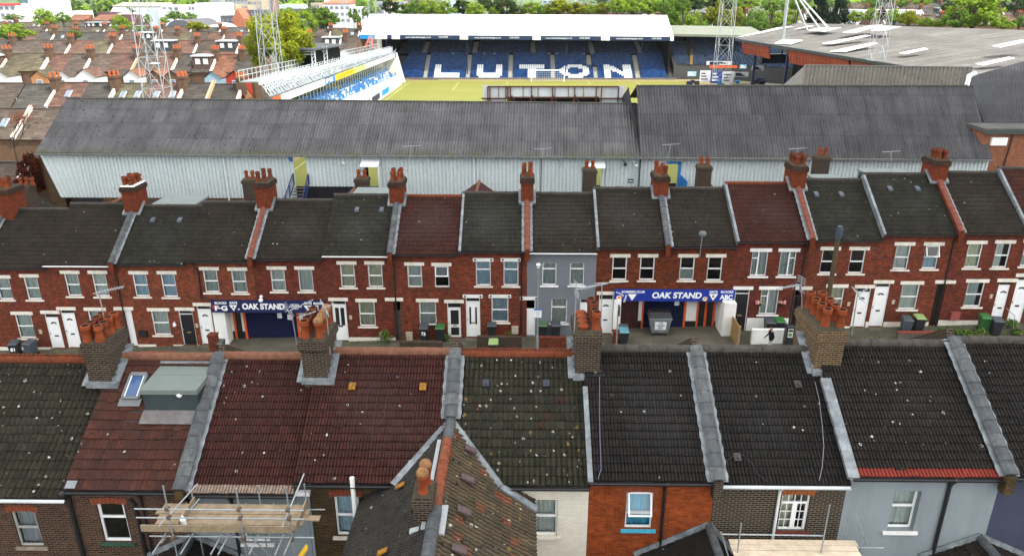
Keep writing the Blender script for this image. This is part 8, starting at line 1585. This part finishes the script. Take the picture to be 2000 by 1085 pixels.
for i, x0, x1, yt, m in ((2, 315, 394, 389, plain('grey green flat felt', (.17, .20, .19), .8, .15)), (5, 695, 764, 373, MAT['grey green flat felt']), (13, 1690, 1770, 336, MAT['grey green flat felt']), (12, 1590, 1640, 347, MAT['grey green flat felt'])):
    h = ROW2[i]; a, c = at_y(x0, yt, 49.5), at_y(x1, yt, 49.5); b = MB(); b.box(a.x, c.x, 47.2, 50.5, h['ze'], a.z-.12, 1); b.box(a.x-.1, c.x+.1, 47.2, 50.6, a.z-.118, a.z, 0); b.build('rear_dormer', [m, M_COPE], h['r'])
# chimney at the left end of the far row
zr = ROW2[0]['zr']; b0 = ROW2[0]; X = b0['x0']; parapet(b0['r'], X, YE2, b0['ze'], YR2-.7, b0['ze']+(zr-b0['ze'])*.84, .26, .15, M_COPE, B_CHIM)
chimney(b0['r'], X-.45, X+.85, YR2-.8, YR2+.8, zr-1.6, at_y(20, 372, YR2-.8).z, B_CHIM, [(X-.2+.3*k, YR2-.5+.4*(k % 3), 'roll', M_TERRA if k % 2 else M_TERRA2, 1) for k in range(4)])
for px, py, bx, by, lab in ((1060, 290, 1060, 340, 'spindly aerial rising between central chimneys before the roof'), (805, 285, 795, 335, 'thin aerial on the chimney left of the red-roofed house'), (1740, 296, 1742, 340, 'flat aerial near the rightmost chimney'), (1310, 282, 1300, 330, 'bent aerial above the chimney by the blue doorway'), (1558, 290, 1556, 330, 'flat aerial on the chimney above the red-roofed house at right')):
    aerial(lab, at_y(bx, by, 47.3), at_y(px, py, 47.3), at_y(px-18, py+1, 47.3), at_y(px+18, py-1, 47.6), 7, .15)
# ================================================================== distant town
def block(px0, px1, py0, py1, Y, mat, lab, floors=4, dep=14, roof=None, bands=True, gable=False, name='town_building', cat='building', side=None):
    a, c = at_y(px0, py1, Y), at_y(px1, py1, Y); zt = at_y((px0+px1)/2, py0, Y).z; zb = gz(a.x, Y)-1; r = thing(name, lab, cat, ((a.x+c.x)/2, Y, zb), 'distant town buildings'); b = MB()
    if gable: h_ = (zt-zb)*.35; b.prism([(a.x, Y, zb), (c.x, Y, zb), (c.x, Y, zt-h_), ((a.x+c.x)/2, Y, zt), (a.x, Y, zt-h_)], (0, dep, 0))
    else: b.box(a.x, c.x, Y, Y+dep, zb, zt)
    b.build('wall', mat, r)
    if roof and not gable: b = MB(); b.hexa([(a.x-.3, Y-.3, zt), (c.x+.3, Y-.3, zt), (c.x+.3, Y+dep, zt), (a.x-.3, Y+dep, zt), (a.x-.3, Y-.3, zt+.3), (c.x+.3, Y-.3, zt+.3), (c.x, Y+dep, zt+2.2), (a.x, Y+dep, zt+2.2)]); b.build('roof', roof, r)
    if bands:
        H = min(zt-zb-2, floors*3.4)
        for k in range(floors):
            z = zt-1.2-3.2*k
            if z < zb+2: break
            b = MB(); n = max(3, int((c.x-a.x)/2.6)); wv = (c.x-a.x)/n
            for j in range(n): b.box(a.x+wv*j+wv*.2, a.x+wv*(j+1)-wv*.2, Y-.12, Y-.005, z-1.4, z)
            b.build('window_row', M_TW, r)
    return r
M_TW = plain('town window glass', (.13, .16, .19), .3, .2); TWH = plain('town white', (.58, .60, .62), .7, .05, .05); TGR = plain('town grey', (.28, .30, .32), .7, .08, .05); TBE = plain('town beige', (.36, .31, .23), .8, .08, .05); TBR = plain('town brown', (.22, .15, .12), .8, .1, .05); TTE = plain('town teal', (.10, .26, .30), .5, .1, .05); TMA = plain('town maroon', (.12, .06, .07), .8, .15, .1); TRE = plain('town red brick', (.36, .13, .08), .8, .1, .1); TDK = plain('town dark', (.10, .10, .115), .8, .1, .1); TCY = plain('town pale blue', (.42, .52, .58), .6, .08, .05)
for a, kw in (((-10, 34, 8, 34, 380, TWH, 'white striped block with a red band at the upper left corner'), dict(floors=4)), ((44, 58, -20, 16, 430, TTE, 'dark teal glass block left of the white tower'), dict(floors=6)), ((59, 112, -40, 24, 420, TWH, 'white tower block at the upper left, cut by the top edge'), dict(floors=2)), ((193, 212, 24, 36, 400, TMA, 'small maroon block left of the long maroon warehouse'), dict(bands=False)), ((210, 236, 16, 34, 410, TWH, 'white gabled warehouse above the maroon roof'), dict(gable=True, bands=False)), ((214, 270, 29, 46, 380, TMA, 'long dark maroon warehouse'), dict(bands=False)), ((222, 320, 13, 24, 480, TWH, 'long low white shed behind the maroon warehouse'), dict(bands=False, roof=TBE)), ((272, 312, 19, 47, 390, TCY, 'pale blue grey hall behind the tall left mast'), dict(bands=False)), ((268, 280, 26, 42, 385, TWH, 'small white block right of the maroon warehouse'), dict(floors=2)), ((317, 352, 10, 29, 430, TWH, 'white flat block with a row of small windows'), dict(floors=2)), ((352, 372, 14, 32, 460, TCY, 'blue grey block between the white blocks'), dict(floors=3)), ((385, 441, 6, 44, 400, TWH, 'large plain bright white block'), dict(bands=False)), ((370, 388, 9, 32, 410, TWH, 'white windowed wing left of the large plain white block'), dict(floors=4)), ((441, 462, 9, 30, 440, TBE, 'beige block right of the large plain white block'), dict(floors=4)), ((460, 486, 10, 28, 450, TBE, 'second beige block with long windows'), dict(floors=3)), ((484, 512, 0, 17, 470, TBE, 'tall sand coloured block with small windows'), dict(floors=4)), ((512, 532, -14, 14, 490, TBR, 'brown tower under construction near the lattice mast'), dict(floors=5)), ((440, 486, -16, 10, 520, TGR, 'grey tower with vertical stripes at the top edge'), dict(floors=5)), ((432, 458, 31, 44, 350, TDK, 'dark low block left of the red brick gable'), dict(floors=2)), ((455, 477, 17, 46, 345, TRE, 'red brick gable between dark blocks'), dict(gable=True, bands=False)), ((476, 516, 20, 44, 355, TDK, 'dark block right of the red brick gable'), dict(floors=2)), ((410, 430, -8, 8, 540, TGR, 'distant grey slab left of the striped tower'), dict(floors=3)), ((545, 590, 9, 18, 520, TCY, 'long pale shed roofs right of the lattice mast'), dict(bands=False)), ((548, 620, 18, 27, 420, TDK, 'long dark shed behind the light green trees'), dict(bands=False)), ((608, 624, 6, 20, 430, TBE, 'small peach block on the skyline'), dict(floors=2)), ((633, 684, 8, 24, 420, TWH, 'white stepped block with a rust coloured top'), dict(floors=3, roof=TRE)), ((634, 640, 0, 12, 425, TWH, 'slim white stair tower on the white stepped block'), dict(bands=False)), ((692, 712, 14, 28, 400, TWH, 'pale block behind the small trees'), dict(floors=2)), ((738, 790, 3, 26, 420, TGR, 'grey block with red panels above the white stadium roof'), dict(floors=4)), ((755, 768, 2, 14, 419, TRE, 'red panelled tower on the grey block'), dict(floors=2)), ((750, 784, 14, 30, 400, TWH, 'white banded block above the white stadium roof'), dict(floors=3)), ((790, 853, -18, 14, 450, TBR, 'long brown block with pale columns at the top edge'), dict(floors=5)), ((830, 856, 8, 26, 430, TGR, 'grey blue block right of the brown columned block'), dict(floors=3)), ((850, 900, 2, 14, 480, TCY, 'pale blue roofs above the dark trees'), dict(bands=False)), ((134, 169, 41, 53, 300, FW['cream'], 'cream terrace block under a bright orange roof'), dict(floors=1, roof=FT['orange'], dep=6)), ((184, 219, 41, 53, 300, FW['blue'], 'pale block under the second bright orange roof'), dict(floors=1, roof=FT['orange'], dep=6)), ((130, 160, 22, 32, 500, TWH, 'small white sheds below the wooded hill'), dict(bands=False)), ((1105, 1150, 0, 12, 420, TGR, 'grey gabled houses above the yellow trees'), dict(bands=False, gable=True)), ((1060, 1090, -2, 7, 520, TCY, 'pale office block far behind the tree line'), dict(floors=2)), ((1330, 1372, 19, 30, 300, TGR, 'pale grey flat building between trees right of the white roof'), dict(bands=False)), ((1668, 1700, 20, 38, 250, TWH, 'white wall building right of the conifers'), dict(bands=False)), ((1725, 1800, 20, 30, 262, TWH, 'long white and pink low building on the hillside'), dict(floors=1))): block(*a, **kw)
r = thing('white_hall', 'wide low hall with a bright white sloping roof', 'building', at_y(410, 50, 300)); A, B, C_, D_ = at_y(353, 44, 310), at_y(464, 53, 285), at_y(452, 46, 320), at_y(395, 38, 340); b = MB(); P = [A, at_y(380, 53, 285), B, C_, D_]; b.prism([p for p in P], (0, 0, -3)); b.build('roof', TWH, r); b = MB(); b.box(at_y(360, 50, 300).x, at_y(455, 50, 300).x, 296, 318, 2, at_y(410, 53, 296).z-1.0); b.build('wall', TWH, r)
r = thing('arched_shed', 'dark arched shed roof left of the bright white hall', 'building', at_y(350, 50, 285)); a, c = at_y(322, 52, 285), at_y(381, 53, 285); zt = at_y(350, 39, 285).z; b = MB(); n = 10; b.prism([((a.x+c.x)/2-(c.x-a.x)/2*math.cos(math.pi*k/n), 285, a.z-2+(zt-a.z+2)*math.sin(math.pi*k/n)) for k in range(n+1)], (0, 25, 0)); b.build('roof', TDK, r)
b = MB(); p = at_y(17, 9, 379.8); b.box(p.x-6, p.x+6, 379.6, 379.9, p.z-.5, p.z+.5); tag(b.build('red_band_sign', plain('red band', (.6, .05, .06), .6), None), 'red band across the white striped block', 'sign')
# ================================================================== hills
t = NT('wooded hillside'); p = t.geo(); c = t.mix(t.ramp(t.noise(p, .012, 5), .42, .58), (.05, .095, .03, 1), (.14, .19, .055, 1)); c = t.mix(t.ramp(t.noise(p, .06, 5, .7), .4, .6, 0, .7), c, (.035, .065, .025, 1)); MAT['hill'] = t.set(Base_Color=c, Roughness=.95)
b = MB(); X_ = [-1900+60*i for i in range(66)]; Y_ = [480, 520, 560, 620, 700, 800, 920, 1050, 1200, 1400, 1700, 2100, 2600]
def hz(x, y): s = max(0, (y-520))/1500; return -6+ (3.5+6) * min(1, (y-480)/40) + 70*s**1.15*(1+.28*math.sin(x*.0041+1.2)+.16*math.sin(x*.011+y*.004))
b.grid([[(x, y, hz(x, y)) for x in X_] for y in Y_]); tag(b.build('hills', MAT['hill'], None, True), kind='structure')
b = MB(); rr = random.Random(77)
for k in range(2600):
    y = 560+1500*rr.random()**1.6; x = rr.uniform(-.8, .75)*y
    if math.sin(x*.013+y*.007)+math.sin(x*.031-y*.011)*.6 < -.25: continue
    s = rr.uniform(5, 11); z = hz(x, y)
    for j in range(7): leaves(b, (x+rr.uniform(-.5, .5)*s, y+rr.uniform(-.5, .5)*s, z+s*rr.uniform(.2, .9)), s*.5, s*.5, s*.4, 4, s*.32, 0, rr, 3)
tag(b.build('woodland', [LF['mid'], LF['bright'], LF['dark']], None), 'woods covering the far hillside', 'woodland', kind='stuff')
# ================================================================== unseen cloud sheet added to shade and softly light the near streets
def bump(x):
    f = lambda a, c: min(1, max(0, (x-a)/(c-a)))
    return f(-30, -14)*(1-f(36, 48))
def shade_cloud():
    alt = 190.0; off = SUN_DIR*(alt/SUN_DIR.z); b = MB(); nx, ny = 90, 44; X0, X1, Y0, Y1 = -165, 165, -75, 71; rows = []
    for j in range(ny+1):
        row_ = []
        for i in range(nx+1):
            u, v = i/nx, j/ny; e = (5*math.sin(i*.45)+3*math.sin(i*1.13+1)) if j in (0, ny) else 0
            puff = 9*abs(math.sin(i*.31+j*.17)*math.sin(j*.42-i*.11))+5*abs(math.sin(i*.83)*math.sin(j*.95+1)); dome = 26*(max(0, 1-(2*u-1)**4)*max(0, 1-(2*v-1)**4))**.5
            row_.append((off.x+X0+(X1-X0)*u, off.y+Y0+(Y1-Y0+34*bump(X0+(X1-X0)*u))*v+e, alt+dome+puff*(.2+.8*dome/26)))
        rows.append(row_)
    b.grid(rows)
    t = NT('shade_cloud'); n = t.ramp(t.noise(t.geo(), .03, 4), .3, .7, .84, .94); c = t.n('CombineColor', i={0: n, 1: n, 2: n}).outputs[0]
    d = t.n('BsdfDiffuse', i={0: c}); tr = t.n('BsdfTranslucent', i={0: c}); mx = t.n('MixShader', i={0: .8, 1: d.outputs[0], 2: tr.outputs[0]}); t.t.links.new(mx.outputs[0], t.t.nodes['Material Output'].inputs[0])
    return tag(b.build('shade_cloud', t.m, None, True), kind='structure')
shade_cloud()

t = NT('haze air'); nt_ = t.t; nt_.nodes.remove(t.b); pv = nt_.nodes.new('ShaderNodeVolumePrincipled'); pv.inputs['Color'].default_value = (.86, .91, .96, 1); pv.inputs['Density'].default_value = .00006; pv.inputs['Anisotropy'].default_value = .2
nt_.links.new(pv.outputs[0], nt_.nodes['Material Output'].inputs['Volume'])
b = MB(); b.box(-3300, 3300, -80, 2900, -9, 135); tag(b.build('haze', t.m, None), kind='stuff')
